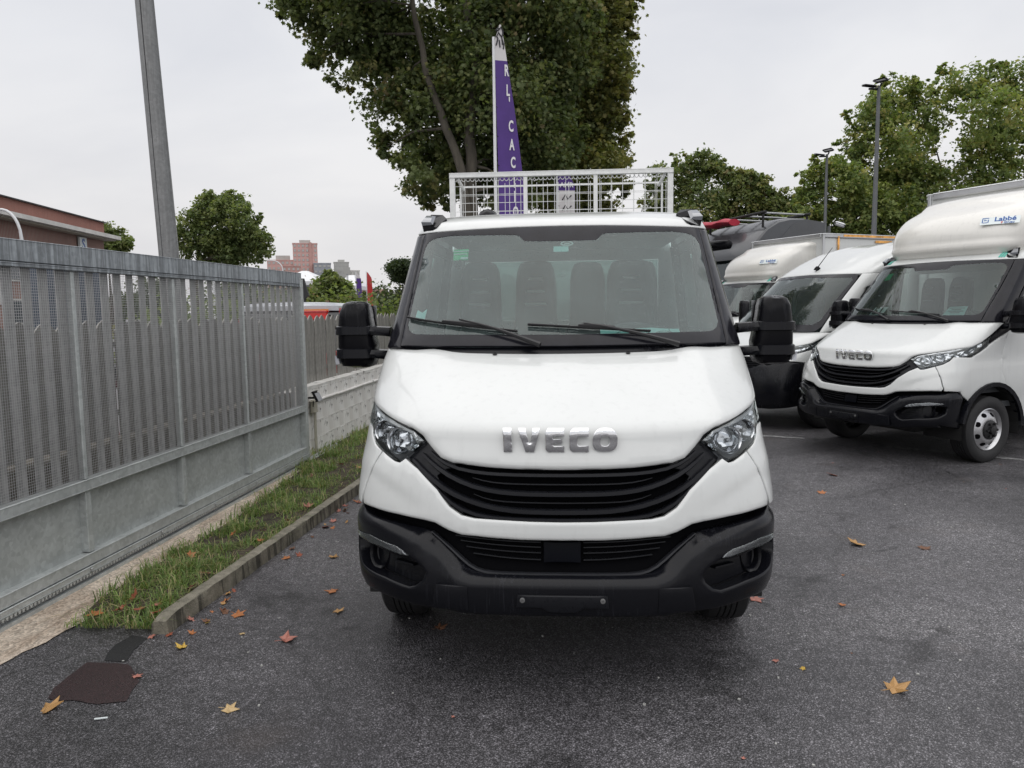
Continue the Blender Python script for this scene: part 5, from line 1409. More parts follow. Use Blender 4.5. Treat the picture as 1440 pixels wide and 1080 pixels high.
# ---- box lorry with roof deflector
DEF = np.array([
    (2.240, 1.490, 0.752, .40, 3.2), (2.292, 1.450, 0.790, .42, 3.2), (2.362, 1.405, 0.818, .44, 3.2), (2.384, 1.430, 0.823, .44, 3.2), (2.501, 1.450, 0.841, .46, 3.1), (2.632, 1.520, 0.855, .48, 3.),
    (2.762, 1.670, 0.860, .50, 2.9), (2.892, 1.930, 0.851, .52, 2.8), (2.988, 2.090, 0.865, .52, 2.7), (3.049, 2.390, 0.818, .5, 2.5), (3.075, 2.630, 0.752, .4, 2.4)])
def box_lorry(label, loc, rz):
    t = thing('box_lorry', label, 'lorry', loc, rz, 'white box lorries with roof deflectors')
    cab(t, False)
    badge(t)
    rear_axle(t, 4.9)
    sm = lambda q: q
    yb = 2.93
    ae = [float(a_of_y(DEF, yb, z)) for z in (2.245, 2.50, 2.76, 2.93, 3.065)]
    half = [(0, 2.255), (-.5, 2.255)] + [(-a, z) for a, z in zip(ae, (2.255, 2.50, 2.76, 2.93, 3.065))] + [(-.5, 3.065), (0, 3.065)]
    def ddisp(a, z, d):
        b = np.abs(a)
        # the raised outer shoulders and the arched cut-out above the corner lamps
        return .012 * np.exp(-((b - .62) / .07) ** 2) * np.clip((z - 2.6) / .2, 0, 1)
    df = panel('roof_deflector', DEF, full(half), CREAM, t, step=.05, thick=.03, rnd=.012, disp=ddisp)
    aa = np.linspace(-ae[-1], ae[-1], 70)
    ring = [(float(p[0]), float(min(p[1], yb))) for p in P(DEF, aa, np.full(70, 3.06))]
    co, F, d = tri2d(ring, step=.12, rnd=0)
    link('deflector_top', np_mesh('deflector_top', np.c_[co, np.full(len(co), 3.06) + .02 * (1 - np.exp(-d / .1))], F, CREAM, smooth=True), df)
    # maker label
    pp, pn_ = PN(DEF, np.array([.45]), np.array([2.62]))
    fm = frame_at(pp[0], pn_[0], lift=.014) @ Matrix.Scale(.76, 4)
    lb = MB()
    lb.box((0, 0, 0), (.50, .135, .003), PAPERW)
    lo = lb.build('maker_label', PAPERW, df)
    lo.data.transform(fm)
    put_text('label_name', 'Labbé', .115, BLUEL, fm @ Matrix.Translation((.065, .022, .003)), lo, bold=.003)
    put_text('label_group', 'Gruau', .052, BLUEL, fm @ Matrix.Translation((.12, -.046, .003)), lo, bold=.0015)
    put_text('label_group_mark', 'P', .05, REDL, fm @ Matrix.Translation((.03, -.046, .003)), lo, bold=.0015)
    sq = MB()
    for c_, d_ in (((-.185, .055), (.085, .012)), ((-.185, -.03), (.06, .012)), ((-.222, .012), (.012, .085)), ((-.148, .0), (.012, .055)), ((-.18, .012), (.03, .010)), ((-.195, .02), (.010, .035))):
        sq.box((c_[0], c_[1], .003), (*d_, .002), BLUEL)
    so = sq.build('label_emblem', BLUEL, lo)
    so.data.transform(fm)
    # teal tape between roof and deflector
    for s in (-1, 1):
        for k in range(3):
            b0 = .50 + k * .022
            q = [(-b0, 2.215), (-b0 - .014, 2.213), (-b0 - .024, 2.29), (-b0 - .010, 2.29)]
            panel('teal_tape', TOP, q[::-1] if s < 0 else mir(q[::-1]), TEAL, t, step=.05, off=.004, thick=.003, rnd=0)
    # the box
    bx = link('box_body', None, t)
    bx.empty_display_size = .2
    y0, y1, w, z0, z1 = 2.62, 6.8, 1.08, .82, 3.20
    m = MB()
    m.box((0, (y0 + y1) / 2, (z0 + z1) / 2), (2 * w - .06, y1 - y0 - .06, z1 - z0 - .06))
    m.build('box_shell', WHITE, bx)
    for (c_, d_) in [((s * (w - .03), (y0 + y1) / 2, z), (.07, y1 - y0 - .1, .09)) for s in (-1, 1) for z in (z0 + .04, z1 - .04)] + \
                    [((0, y, z), (2 * w - .14, .07, .09)) for y in (y0 + .03, y1 - .03) for z in (z0 + .04, z1 - .04)] + \
                    [((s * (w - .03), y, (z0 + z1) / 2), (.075, .075, z1 - z0)) for s in (-1, 1) for y in (y0 + .03, y1 - .03)]:
        e = MB()
        e.box(c_, d_, ALU, bev=.012)
        e.build('edge_profile', ALU, bx)
    fx = MB()
    fx.box((w + .012, (y0 + y1) / 2, z0 + .1), (.004, y1 - y0 - .3, .05), AMBER)
    fx.build('reflective_strip', AMBER, bx)
    return t
lorry = box_lorry('white box lorry with a cream roof deflector, parked facing left at the right edge', (3.20, 8.62, 0), R(-62))
lorry2 = box_lorry('white box lorry parked behind the white panel van, only its deflector and windscreen top showing', (2.63, 15.9, 0), R(-62))
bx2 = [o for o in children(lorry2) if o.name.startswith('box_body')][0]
AMBGLARE = mat('painted_amber_glare', (.85, .42, .10), .35, var=.5, vs=9)  # amber colour standing in for lamp glare along the box edges
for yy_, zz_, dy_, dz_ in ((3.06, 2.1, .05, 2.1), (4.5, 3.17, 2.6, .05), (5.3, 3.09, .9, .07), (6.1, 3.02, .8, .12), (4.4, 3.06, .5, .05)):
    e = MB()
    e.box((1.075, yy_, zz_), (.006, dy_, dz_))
    e.build('glare_strip', AMBGLARE, bx2)
card = on_glass('number_card', 'white card reading 51 low behind the windscreen of the box lorry at the right', 'card', [(-.33, 1.595), (-.20, 1.60), (-.185, 1.70), (-.31, 1.695)], PAPERW, -.03, lorry)
pp, pn_ = PN(TOP, np.array([-.255]), np.array([1.648]))
put_text('printed_number', '51', .15, INK, frame_at(pp[0], pn_[0], lift=-.026), card, bold=.004)
s3 = on_glass('paper_notice', 'pale printed notice low behind the windscreen of the box lorry on its driver side', 'paper', [(.30, 1.60), (.455, 1.605), (.45, 1.70), (.32, 1.695)], PAPERT, -.03, lorry)
pn2 = MB()
for k in range(4):
    pp, pn_ = PN(TOP, np.array([.38]), np.array([1.63 + k * .017]))
    pn2.box(Vector(pp[0]) - Vector(pn_[0]) * .026, (.10 + .06 * (k % 2), .006, .002), INK, frame_at(pp[0], pn_[0]).to_3x3())
pn2.build('printed_line', INK, s3)
_b = lorry
g2 = on_glass('green_card', 'small green card in the upper left corner of the box lorry windscreen', 'card', [(-.44, 2.10), (-.44, 2.02), (-.37, 2.03), (-.37, 2.11)][::1], GREEN, -.02, lorry)

# ================================================================== WHITE PANEL VAN
VL = np.array([(.24, .10, .90, .5, 2.6), (.32, .03, .98, .5, 2.7), (.45, 0, 1.01, .5, 2.8), (.62, .01, 1.03, .5, 2.8), (.80, .04, 1.03, .52, 2.7), (.95, .08, 1.03, .56, 2.6), (1.08, .16, 1.03, .58, 2.5), (1.18, .32, 1.03, .52, 2.5), (1.28, .56, 1.02, .42, 2.6), (1.36, .80, 1.01, .34, 2.7)])
VT = np.array([(1.30, .66, 1.02, .42, 2.6), (1.40, .74, 1.015, .42, 2.6), (1.60, .93, .99, .42, 2.6), (1.85, 1.19, .96, .41, 2.6), (2.10, 1.47, .93, .40, 2.6), (2.16, 1.54, .92, .40, 2.6), (2.30, 1.78, .915, .42, 2.5), (2.45, 2.08, .90, .46, 2.4), (2.58, 2.45, .86, .5, 2.4), (2.66, 2.9, .76, .5, 2.3)])
van = thing('panel_van', 'white high roof panel van parked between the two box lorries, windscreen with reflected trees', 'van', (2.35, 11.05, 0), R(-65))
yv = 5.9
def rect(a0, a1, z0, z1):
    return [(a0, z0), (a1, z0), (a1, z1), (a0, z1)]
# bonnet
vb = full([(0, 1.02), (-.30, 1.03), (-.44, 1.06), (-.52, 1.14)] + ay(VL, [(.62, 1.20), (1.05, 1.335)], -1) + [(-.7, 1.345), (0, 1.345)])
panel('bonnet', VL, vb, WHITE, van, step=.05, rnd=.012)
for s in (-1, 1):
    mm = (lambda q: q) if s < 0 else mir
    hl = link('headlight', None, van)
    hl.empty_display_size = .1
    q = [(-.46, .985), (-.50, 1.08), (-.56, 1.145)] + ay(VL, [(.62, 1.19), (.98, 1.30), (1.0, 1.262), (.74, 1.135)], -1) + [(-.68, 1.055), (-.57, .985)]
    panel('lamp_housing', VL, mm(q), LAMPGREY, hl, step=.05, off=-.06, thick=.02, rnd=0)
    def fct(a, z, d):
        return np.array([.008 * ((math.floor(abs(x) * 26) + math.floor(y * 30)) % 2) for x, y in zip(a, z)])
    q2 = [(-.48, 1.0), (-.51, 1.06), (-.57, 1.12)] + ay(VL, [(.62, 1.17), (.86, 1.24), (.84, 1.19)], -1) + [(-.68, 1.10), (-.58, 1.02)]
    panel('reflector', VL, mm(q2), REFL, hl, step=.02, off=-.045, thick=.01, rnd=0, disp=fct)
    panel('lens', VL, mm(q), LENS, hl, step=.05, off=-.002, thick=.01, rnd=.006)
    arch = [(1.0 + .48 * math.cos(t), .36 + .48 * math.sin(t)) for t in np.linspace(R(180), R(0), 16)]
    fw = [(-.69, 1.05), (-.67, .965)] + ay(VL, [(.53, .94), (.53, .64)] + [a_ for a_ in arch if a_[1] > .62] + [(1.50, .55), (yv, .55), (yv, 1.36), (1.12, 1.355), (1.02, 1.268), (.74, 1.128)], -1)
    panel('body_side', VL, mm(fw), WHITE, van, step=.1, rnd=.008)
    lowp = ay(VL, [(1.50, .30), (yv, .30), (yv, .53), (1.50, .53)], -1)
    panel('side_sill', VL, mm(lowp), PLASTIC, van, step=.2, rnd=.008)
    # pillar + upper side
    win = ay(VT, [(1.28, 1.42), (2.15, 1.42), (2.15, 2.02), (1.95, 2.04), (1.72, 1.97)], -1)
    up = [(-.66, 1.34), (-.66, 2.155)] + ay(VT, [(2.0, 2.155), (yv, 2.155), (yv, 1.37), (1.12, 1.36)], -1)
    up = up[::-1]
    bs = panel('upper_side', VT, mm(up), WHITE, van, holes=[mm(win)], step=.08, thick=.03, rnd=.008)
    panel('side_window', VT, mm(win), SIDEGLASS, bs, step=.1, off=-.004, thick=0, rnd=0)
    mr = link('door_mirror', None, van)
    mr.empty_display_size = .1
    hd = MB()
    hd.rings([[(s * (1.17 + hx * math.cos(t)), 1.28 + .07 * math.sin(t), z) for t in np.linspace(0, 2 * math.pi, 14, endpoint=False)] for z, hx in ((1.80, .05), (1.79, .09), (1.75, .11), (1.60, .115), (1.50, .115), (1.42, .10), (1.40, .05))])
    hd.build('mirror_housing', PLASTIC, mr, smooth=60, fix=True)
    ar = MB()
    ar.box((s * 1.05, 1.28, 1.48), (.16, .08, .09), bev=.02)
    ar.build('mirror_arm', PLASTIC, mr)
    make_wheel(van, s * .88, 1.0, .35, .22, s, 'front')
    make_wheel(van, s * .90, 4.9, .35, .22, s, 'rear')
vbp = full([(0, .28), (-.55, .29)] + ay(VL, [(.50, .34), (.52, .62), (.52, .93)], -1) + [(-.66, .955), (-.57, .955), (-.46, .90), (-.40, .925), (-.30, .86), (0, .84)])
panel('bumper', VL, vbp, PLASTIC, van, step=.05, rnd=.02)
gr = link('grille', None, van)
gr.empty_display_size = .1
panel('grille_back', VL, full([(0, .845), (-.30, .865), (-.39, .93), (-.43, 1.03), (-.30, 1.02), (0, 1.01)]), DARK, gr, step=.08, off=-.04, thick=0, rnd=0)
for k in range(5):
    z = .87 + k * .028
    sweep('grille_slat', VL, [(-.36 - k * .01, z + .012), (-.2, z), (0, z - .002), (.2, z), (.36 + k * .01, z + .012)], .010, .03, -.006, GRILLE, gr)
sweep('chrome_strip', VL, [(-.40, 1.02), (-.2, 1.012), (0, 1.008), (.2, 1.012), (.40, 1.02)], .022, .03, .004, WHITE, gr)
for k in range(5):
    z = .60 + k * .03
    sweep('intake_slat', VL, [(-.36, z), (0, z), (.36, z)], .008, .02, .014, GRILLE, gr)
wsv = full([(0, 1.345), (-.55, 1.345), (-.60, 1.36), (-.645, 1.42), (-.645, 2.08), (-.62, 2.13), (-.55, 2.15), (0, 2.165)])
clv = full([(0, 1.44), (-.52, 1.44), (-.58, 1.50), (-.60, 2.06), (-.56, 2.10), (0, 2.125)])
ws = panel('windscreen', VT, clv, GLASS2, van, step=.08, off=0, thick=0, rnd=0)
panel('windscreen_border', VT, wsv, PILLAR, ws, holes=[clv], step=.06, off=.002, thick=.01, rnd=0)
rfv = full([(0, 2.172), (-.55, 2.158), (-.66, 2.157)] + ay(VT, [(2.0, 2.16), (yv, 2.16), (yv, 2.65)], -1) + [(-.8, 2.65), (0, 2.65)])
def roofd(a, z, d):
    b = np.abs(a)
    return -.03 * np.exp(-((b - .72) / .03) ** 2) * np.clip((z - 2.2) / .08, 0, 1) + .014 * np.exp(-((b - .26) / .05) ** 2) * np.clip((z - 2.28) / .1, 0, 1)
panel('roof', VT, rfv, WHITE, van, step=.05, rnd=.01, disp=roofd)
aa = np.linspace(-float(a_of_y(VT, yv, 2.645)), float(a_of_y(VT, yv, 2.645)), 80)
ring = [(float(p[0]), float(min(p[1], yv))) for p in P(VT, aa, np.full(80, 2.645))]
co, F, d = tri2d(ring, step=.2, rnd=0)
link('roof_skin', np_mesh('roof_skin', np.c_[co, 2.645 + .03 * (1 - np.exp(-d / .2))], F, WHITE, smooth=True), van)
ae = MB()
pp, pn_ = PN(VT, np.array([.02]), np.array([2.24]))
b0 = Vector(pp[0])
ae.rings([[b0 + Vector((.03 * math.cos(t) * k_, .07 * math.sin(t) * k_, h_)) for t in np.linspace(0, 2 * math.pi, 10, endpoint=False)] for k_, h_ in ((1, 0), (.8, .03), (.3, .06))])
ae.tube([b0 + Vector((0, .0, .04)), b0 + Vector((.02, .26, .34))], [.008, .004], 6)
ae.build('roof_aerial', GLOSSBLACK, van, smooth=True)
iv = MB()
iv.box((0, 1.2, 1.30), (1.8, .5, .14), bev=.05)
iv.box((0, 1.8, .75), (1.8, 1.6, .08))
iv.build('dashboard', TRIM, van)
for x, w in ((-.55, .8), (.5, .5)):
    seat(van, x, 1.95, w, 1.95, False)
bh = MB()
bh.box((0, 2.45, 1.4), (1.84, .04, 1.8))
bh.build('bulkhead', TRIM, van)
ub = MB()
ub.box((0, 2.8, .55), (1.5, 5.0, .4))
ub.build('underbody_block', CHASSIS, van)
bk = MB()
bk.box((0, yv - .02, 1.5), (1.84, .04, 2.2))
bk.build('rear_doors', WHITE, van)
vp = sheet('red_scrap', 'small reddish scrap of paper on the dashboard of the white panel van', .25, 1.0, 1.40, .12, .08, .3, REDL, van, R(20))
# ================================================================== DARK GREY LORRY CAB BEHIND
hg = thing('heavy_lorry', 'dark grey heavy lorry behind the white vehicles, red cover and rack on its roof fairing', 'lorry', (3.6, 19.6, 0), R(-62))
prof = [(.05, .5), (0, .9), (.02, 1.5), (.10, 2.1), (.32, 2.95), (.42, 3.10), (.62, 3.32), (.95, 3.62), (1.35, 3.82), (1.75, 3.90), (2.25, 3.92), (2.3, 3.85), (2.3, .5)]
def hring(x, k):
    cy, cz = 1.2, 1.9
    return [(x, cy + (y - cy) * k, cz + (z - cz) * (1 - (1 - k) * .35)) for y, z in prof]
mb = MB()
mb.rings([hring(-1.25, .86), hring(-1.245, .90), hring(-1.20, .95), hring(-1.05, .985), hring(-.6, 1), hring(0, 1.005), hring(.6, 1), hring(1.05, .985), hring(1.20, .95), hring(1.245, .90), hring(1.25, .86)])
hb_ = mb.build('cab_body', GREYVAN, hg, smooth=25, fix=True)
mb = MB()
mb.rings([[(x, y - .012, z) for y, z in ((.04 + c, 1.62), (.10 + c, 2.1), (.30 + c, 2.85), (.34 + c, 2.85), (.14 + c, 2.1), (.08 + c, 1.62))] for x, c in ((-1.08, .02), (-.6, 0), (0, 0), (.6, 0), (1.08, .02))])
mb.build('windscreen', SIDEGLASS, hg, fix=True)
mb = MB()
mb.rings([[(x, -.16 + c + .11 * math.cos(t) * k, 3.20 + .13 * math.sin(t) * k) for t in np.linspace(0, 2 * math.pi, 14, endpoint=False)] for x, c, k in ((-1.12, .12, .4), (-1.08, .1, .85), (-.6, .02, 1), (0, 0, 1), (.6, .02, 1), (1.08, .1, .85), (1.12, .12, .4))])
mb.build('sun_visor', GLOSSBLACK, hg, smooth=50, fix=True)
for s in (-1, 1):
    mb = MB()
    mb.box((s * 1.42, .25, 2.35), (.22, .14, .62), GLOSSBLACK, bev=.04)
    mb.tube([(s * 1.2, .30, 2.72), (s * 1.42, .22, 2.78), (s * 1.42, .22, 2.6)], .03, 6, ALU)
    mb.build('door_mirror', GLOSSBLACK, hg)
    mb = MB()
    mb.rings([[(s * 1.262, y, z) for y, z in ((1.3, 1.0), (2.85, 1.0), (2.85, 3.80), (2.2, 3.86), (1.75, 3.70), (1.3, 3.3))], [(s * 1.225, y, z) for y, z in ((1.3, 1.0), (2.85, 1.0), (2.85, 3.80), (2.2, 3.86), (1.75, 3.70), (1.3, 3.3))]])
    mb.build('side_fairing', GREYVAN, hg, fix=True)
    make_wheel(hg, s * 1.08, 1.35, .50, .32, s, 'front')
    make_wheel(hg, s * 1.08, 4.6, .50, .5, s, 'rear')
mb = MB()
mb.box((0, 3.6, .8), (.9, 4.2, .3))
mb.build('chassis_frame', CHASSIS, hg)
mb = MB()
rg = []
for i, x in enumerate(np.linspace(-1.0, .25, 12)):
    rg.append([(x, .80 + .20 * math.cos(t) * (1 + .1 * math.sin(i * 2.1)), 3.86 + .09 * math.sin(t) * (1 + .15 * math.sin(i * 1.7)) + .015 * math.sin(i)) for t in np.linspace(0, 2 * math.pi, 12, endpoint=False)])
mb.rings(rg)
o = mb.build('rolled_cover', REDTARP, None, smooth=True, fix=True)
o.matrix_world = hg.matrix_basis
tag(o, 'crumpled red cover rolled up on the roof of the dark grey lorry', 'cover')
rk = thing('roof_rack', 'dark ladder rack with pale rungs lying on the roof of the dark grey lorry', 'rack', (3.6, 19.6, 0), R(-62))
for y in (1.05, 2.5):
    mb = MB()
    mb.tube([(-1.1, y, 3.93 + .02), (1.1, y, 4.02)], .035, 6)
    mb.build('rack_rail', CHASSIS, rk)
for x in (-.9, -.3, .3, .9):
    mb = MB()
    mb.box((x, 1.78, 3.99 + .035 * x), (.09, 1.5, .035), bev=.01)
    mb.build('rack_rung', ALU, rk)
for x in (-1.0, 1.0):
    for y in (1.05, 2.5):
        mb = MB()
        mb.tube([(x, y, 3.6), (x, y, 3.97)], .03, 6)
        mb.build('rack_foot', CHASSIS, rk)

# ================================================================== GROUND
def asphalt():
    m, t, b = newmat('asphalt')
    co = coords(t)
    v = nd(t, 'TexVoronoi', i_Scale=135.)
    t.links.new(co, v.inputs['Vector'])
    stone = ramp(t, v.outputs['Color'], [(0., .115), (.42, .18), (.66, .27), (.85, .42), (1., .64)])
    edge = ramp(t, v.outputs['Distance'], [(.25, 1.), (.62, .30)])
    c = mixc(t, 1., stone.outputs[0], edge.outputs[0], 'MULTIPLY')
    v2 = nd(t, 'TexVoronoi', i_Scale=60.)
    t.links.new(co, v2.inputs['Vector'])
    big = ramp(t, v2.outputs['Color'], [(.80, .88), (.95, 1.5)])
    c = mixc(t, 1., c, big.outputs[0], 'MULTIPLY')
    n = nd(t, 'TexNoise', i_Scale=.55, i_Detail=7., i_Roughness=.62)
    t.links.new(co, n.inputs['Vector'])
    wet = ramp(t, n.outputs['Fac'], [(.36, .74), (.50, 1.0), (.68, 1.25)])
    c = mixc(t, 1., c, wet.outputs[0], 'MULTIPLY')
    nl = nd(t, 'TexNoise', i_Scale=.23, i_Detail=5., i_Roughness=.6, i_Distortion=.6)
    t.links.new(co, nl.inputs['Vector'])
    lar = ramp(t, nl.outputs['Fac'], [(.36, (.58, .57, .60)), (.5, (1., .98, 1.01)), (.62, (1.28, 1.26, 1.27))])
    c = mixc(t, 1., c, lar.outputs[0], 'MULTIPLY')
    ns = nd(t, 'TexNoise', i_Scale=2.2, i_Detail=3., i_Distortion=1.2)
    t.links.new(co, ns.inputs['Vector'])
    oil = ramp(t, ns.outputs['Fac'], [(.28, .5), (.36, 1.)])
    c = mixc(t, 1., c, oil.outputs[0], 'MULTIPLY')
    n5 = nd(t, 'TexNoise', i_Scale=14., i_Detail=4., i_Roughness=.7)
    t.links.new(co, n5.inputs['Vector'])
    fine = ramp(t, n5.outputs['Fac'], [(.3, .7), (.7, 1.3)])
    c = mixc(t, 1., c, fine.outputs[0], 'MULTIPLY')
    n4 = nd(t, 'TexNoise', i_Scale=1.3, i_Detail=3.)
    t.links.new(co, n4.inputs['Vector'])
    mud = ramp(t, n4.outputs['Fac'], [(.60, 0.), (.78, .45)])
    c = mixc(t, mud.outputs[0], c, (.11, .088, .072))
    # hairline cracks and old tyre scuffs
    nv = nd(t, 'TexNoise', i_Scale=.9, i_Detail=4.)
    t.links.new(co, nv.inputs['Vector'])
    va = nd(t, 'VectorMath', operation='MULTIPLY_ADD')
    t.links.new(nv.outputs['Color'], va.inputs[0])
    va.inputs[1].default_value = (.9, .9, 0)
    t.links.new(co, va.inputs[2])
    v3 = nd(t, 'TexVoronoi', feature='DISTANCE_TO_EDGE', i_Scale=.33)
    t.links.new(va.outputs[0], v3.inputs['Vector'])
    ck = ramp(t, v3.outputs['Distance'], [(0., .72), (.006, 1.)])
    c = mixc(t, 1., c, ck.outputs[0], 'MULTIPLY')
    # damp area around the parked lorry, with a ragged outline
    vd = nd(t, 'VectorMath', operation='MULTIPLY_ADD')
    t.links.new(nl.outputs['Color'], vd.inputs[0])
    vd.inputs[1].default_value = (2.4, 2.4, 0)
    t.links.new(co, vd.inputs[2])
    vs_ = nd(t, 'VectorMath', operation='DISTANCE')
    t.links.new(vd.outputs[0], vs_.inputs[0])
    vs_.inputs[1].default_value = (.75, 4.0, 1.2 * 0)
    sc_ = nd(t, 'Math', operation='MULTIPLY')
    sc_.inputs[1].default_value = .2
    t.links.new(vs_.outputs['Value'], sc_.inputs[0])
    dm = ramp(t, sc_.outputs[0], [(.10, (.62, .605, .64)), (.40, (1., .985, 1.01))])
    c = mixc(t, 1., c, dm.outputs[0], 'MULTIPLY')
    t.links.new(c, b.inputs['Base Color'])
    rr = ramp(t, nl.outputs['Fac'], [(.38, .33), (.6, .62)])
    t.links.new(rr.outputs[0], b.inputs['Roughness'])
    bp = nd(t, 'Bump', i_Strength=.75, i_Distance=.006)
    bp2 = ramp(t, v.outputs['Distance'], [(0., 1.), (.7, 0.)])
    t.links.new(bp2.outputs[0], bp.inputs['Height'])
    t.links.new(bp.outputs[0], b.inputs['Normal'])
    return m
ASPH = asphalt()
def sheet_poly(name, poly, z, m, kind='structure', step=.0, wob=.0):
    p = densify(poly, step) if step else list(poly)
    if wob:
        p = [(x + wob * mnoise.noise(Vector((x * 9, y * 9, 1))), y + wob * mnoise.noise(Vector((x * 9, y * 9, 5)))) for x, y in p]
    co, F, d = tri2d(p, step=max(.3, step * 3), rnd=0)
    o = link(name, np_mesh(name, np.c_[co, np.full(len(co), z)], F, m))
    o['kind'] = kind
    return o
gv = [(-700, -40), (700, -40), (700, 1500), (-700, 1500)]
go = MB()
go.add([(x, y, 0) for x, y in gv], [(0, 1, 2, 3)])
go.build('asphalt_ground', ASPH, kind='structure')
TARRED = mat('red_asphalt_patch', (.026, .0115, .0125), .55, var=.9, vs=160, bump=.5, bs=220)
TARDK = mat('fresh_tar_patch', (.012, .012, .014), .55, var=.4, vs=160, bump=.5, bs=180)
sheet_poly('asphalt_patch_red', T['patch_red'][::-1], .004, TARRED, step=.05, wob=.03)
sheet_poly('asphalt_patch_dark', T['patch_dark'][::-1], .004, TARDK, step=.04, wob=.03)

GX0, GY0, GRZ = -3.10, 3.76, -.0387
def gl(x, y, z=0.):
    c, s = math.cos(GRZ), math.sin(GRZ)
    return (GX0 + c * x - s * y, GY0 + s * x + c * y, z)
def sandmat():
    m, t, b = newmat('sandy_strip')
    co = coords(t)
    n = nd(t, 'TexNoise', i_Scale=3., i_Detail=6., i_Roughness=.7)
    t.links.new(coords(t, (2.2, .7, 1)), n.inputs['Vector'])
    v = nd(t, 'TexVoronoi', i_Scale=75.)
    t.links.new(co, v.inputs['Vector'])
    a = ramp(t, n.outputs['Fac'], [(.28, (.20, .15, .11)), (.40, (.46, .37, .29)), (.6, (.66, .57, .47))])
    k = ramp(t, v.outputs['Color'], [(.1, .6), (.9, 1.3)])
    t.links.new(mixc(t, 1., a.outputs[0], k.outputs[0], 'MULTIPLY'), b.inputs['Base Color'])
    b.inputs['Roughness'].default_value = .8
    bp = nd(t, 'Bump', i_Strength=.6, i_Distance=.01)
    t.links.new(v.outputs['Distance'], bp.inputs['Height'])
    t.links.new(bp.outputs[0], b.inputs['Normal'])
    return m
SAND = sandmat()
SOIL = mat('verge_soil', (.055, .042, .030), .95, var=.6, vs=9, bump=.8, bs=40)
CONC = mat('kerb_concrete', (.16, .145, .115), .85, var=.45, vs=11, bump=.9, bs=90)
se = T['sand_edge']
poly = [gl(.02, -3.2)[:2]] + [(-2.83, 1.2), (-2.80, 2.6)] + [p for p in se] + [gl(.02, 4.75)[:2]]
sheet_poly('sandy_strip', poly, .006, SAND, step=.08, wob=.035)
# verge soil: grid with a gentle crown
def verge_l(y):
    gl_ = T['grass_l']
    if y < gl_[-1][1]:
        return float(np.interp(y, [p[1] for p in gl_], [p[0] for p in gl_]))
    return -2.94 + (y - 8.3) * .0387
def kerb_x(y):
    kf = T['kerb_face']
    return float(np.interp(y, [3.7, 6.7, 15.], [-2.125, -1.925, -1.38]))
ys = np.concatenate([np.arange(3.80, 8.5, .1), np.arange(8.5, 15.1, .4)])
V, F = [], []
for i, y in enumerate(ys):
    l, r = verge_l(y) - .05, kerb_x(y) - .08
    for j in range(9):
        u = j / 8
        h = .010 + .055 * math.sin(math.pi * min(1, u * 1.15) * .55) * min(1, (y - 3.75) / .35) + .02 * mnoise.noise(Vector((u * 4, y * 5, 0))) * min(1, u * 4)
        yj = y + (.10 * mnoise.noise(Vector((u * 5, 3, 0))) - .03 if i < 3 else 0)
        V.append((l + (r - l) * u, yj, max(.008, h) if i > 1 else -.012 + .008 * i))
for i in range(len(ys) - 1):
    for j in range(8):
        F.append((i * 9 + j, i * 9 + j + 1, i * 9 + 10 + j, i * 9 + 9 + j))
vo = link('verge_soil', np_mesh('verge_soil', np.array(V), np.array(F), SOIL, smooth=True))
vo['kind'] = 'structure'
# kerb: rough concrete edging
kb = MB()
rg = []
for y in np.arange(3.735, 15, .05):
    x = kerb_x(y)
    jx = lambda k, s_=.006: s_ * mnoise.noise(Vector((y * 7, k, 2)))
    e = .03 * max(0, 1 - (y - 3.735) / .07)
    rg.append([(x + jx(1), y, -.02), (x - .004 + jx(2), y, .06), (x - .006 + jx(3), y, .094 - e * .5 + jx(4)), (x - .018 + jx(5), y, .100 - e + jx(6)), (x - .05 + jx(10), y, .103 - e + jx(11)), (x - .080 + jx(7), y, .098 - e + jx(8)), (x - .095 + jx(9), y, .085 - e), (x - .098, y, -.02)])
kb.rings(rg)
def kerbmat():
    m, t, b = newmat('wet_kerb_concrete')
    co = coords(t)
    n = nd(t, 'TexNoise', i_Scale=14., i_Detail=6., i_Roughness=.7)
    t.links.new(co, n.inputs['Vector'])
    a = ramp(t, n.outputs['Fac'], [(.3, (.12, .112, .085)), (.55, (.25, .23, .18)), (.75, (.36, .33, .27))])
    n2 = nd(t, 'TexNoise', i_Scale=1., i_Detail=3., i_Distortion=.5)
    t.links.new(coords(t, (3, 17, 1.6)), n2.inputs['Vector'])
    w = ramp(t, n2.outputs['Fac'], [(.50, 1.), (.57, .36)])
    geo = nd(t, 'NewGeometry')
    sp = nd(t, 'SeparateXYZ')
    t.links.new(geo.outputs['Normal'], sp.inputs[0])
    side = ramp(t, sp.outputs['Z'], [(.35, 1.), (.6, 0.)])
    c2 = mixc(t, 1., a.outputs[0], w.outputs[0], 'MULTIPLY')
    t.links.new(mixc(t, side.outputs[0], a.outputs[0], c2), b.inputs['Base Color'])
    b.inputs['Roughness'].default_value = .75
    n3 = nd(t, 'TexNoise', i_Scale=120., i_Detail=4.)
    t.links.new(co, n3.inputs['Vector'])
    bp = nd(t, 'Bump', i_Strength=.9, i_Distance=.006)
    t.links.new(n3.outputs['Fac'], bp.inputs['Height'])
    t.links.new(bp.outputs[0], b.inputs['Normal'])
    return m
kb.build('kerb', kerbmat(), None, smooth=50, fix=True, kind='structure')
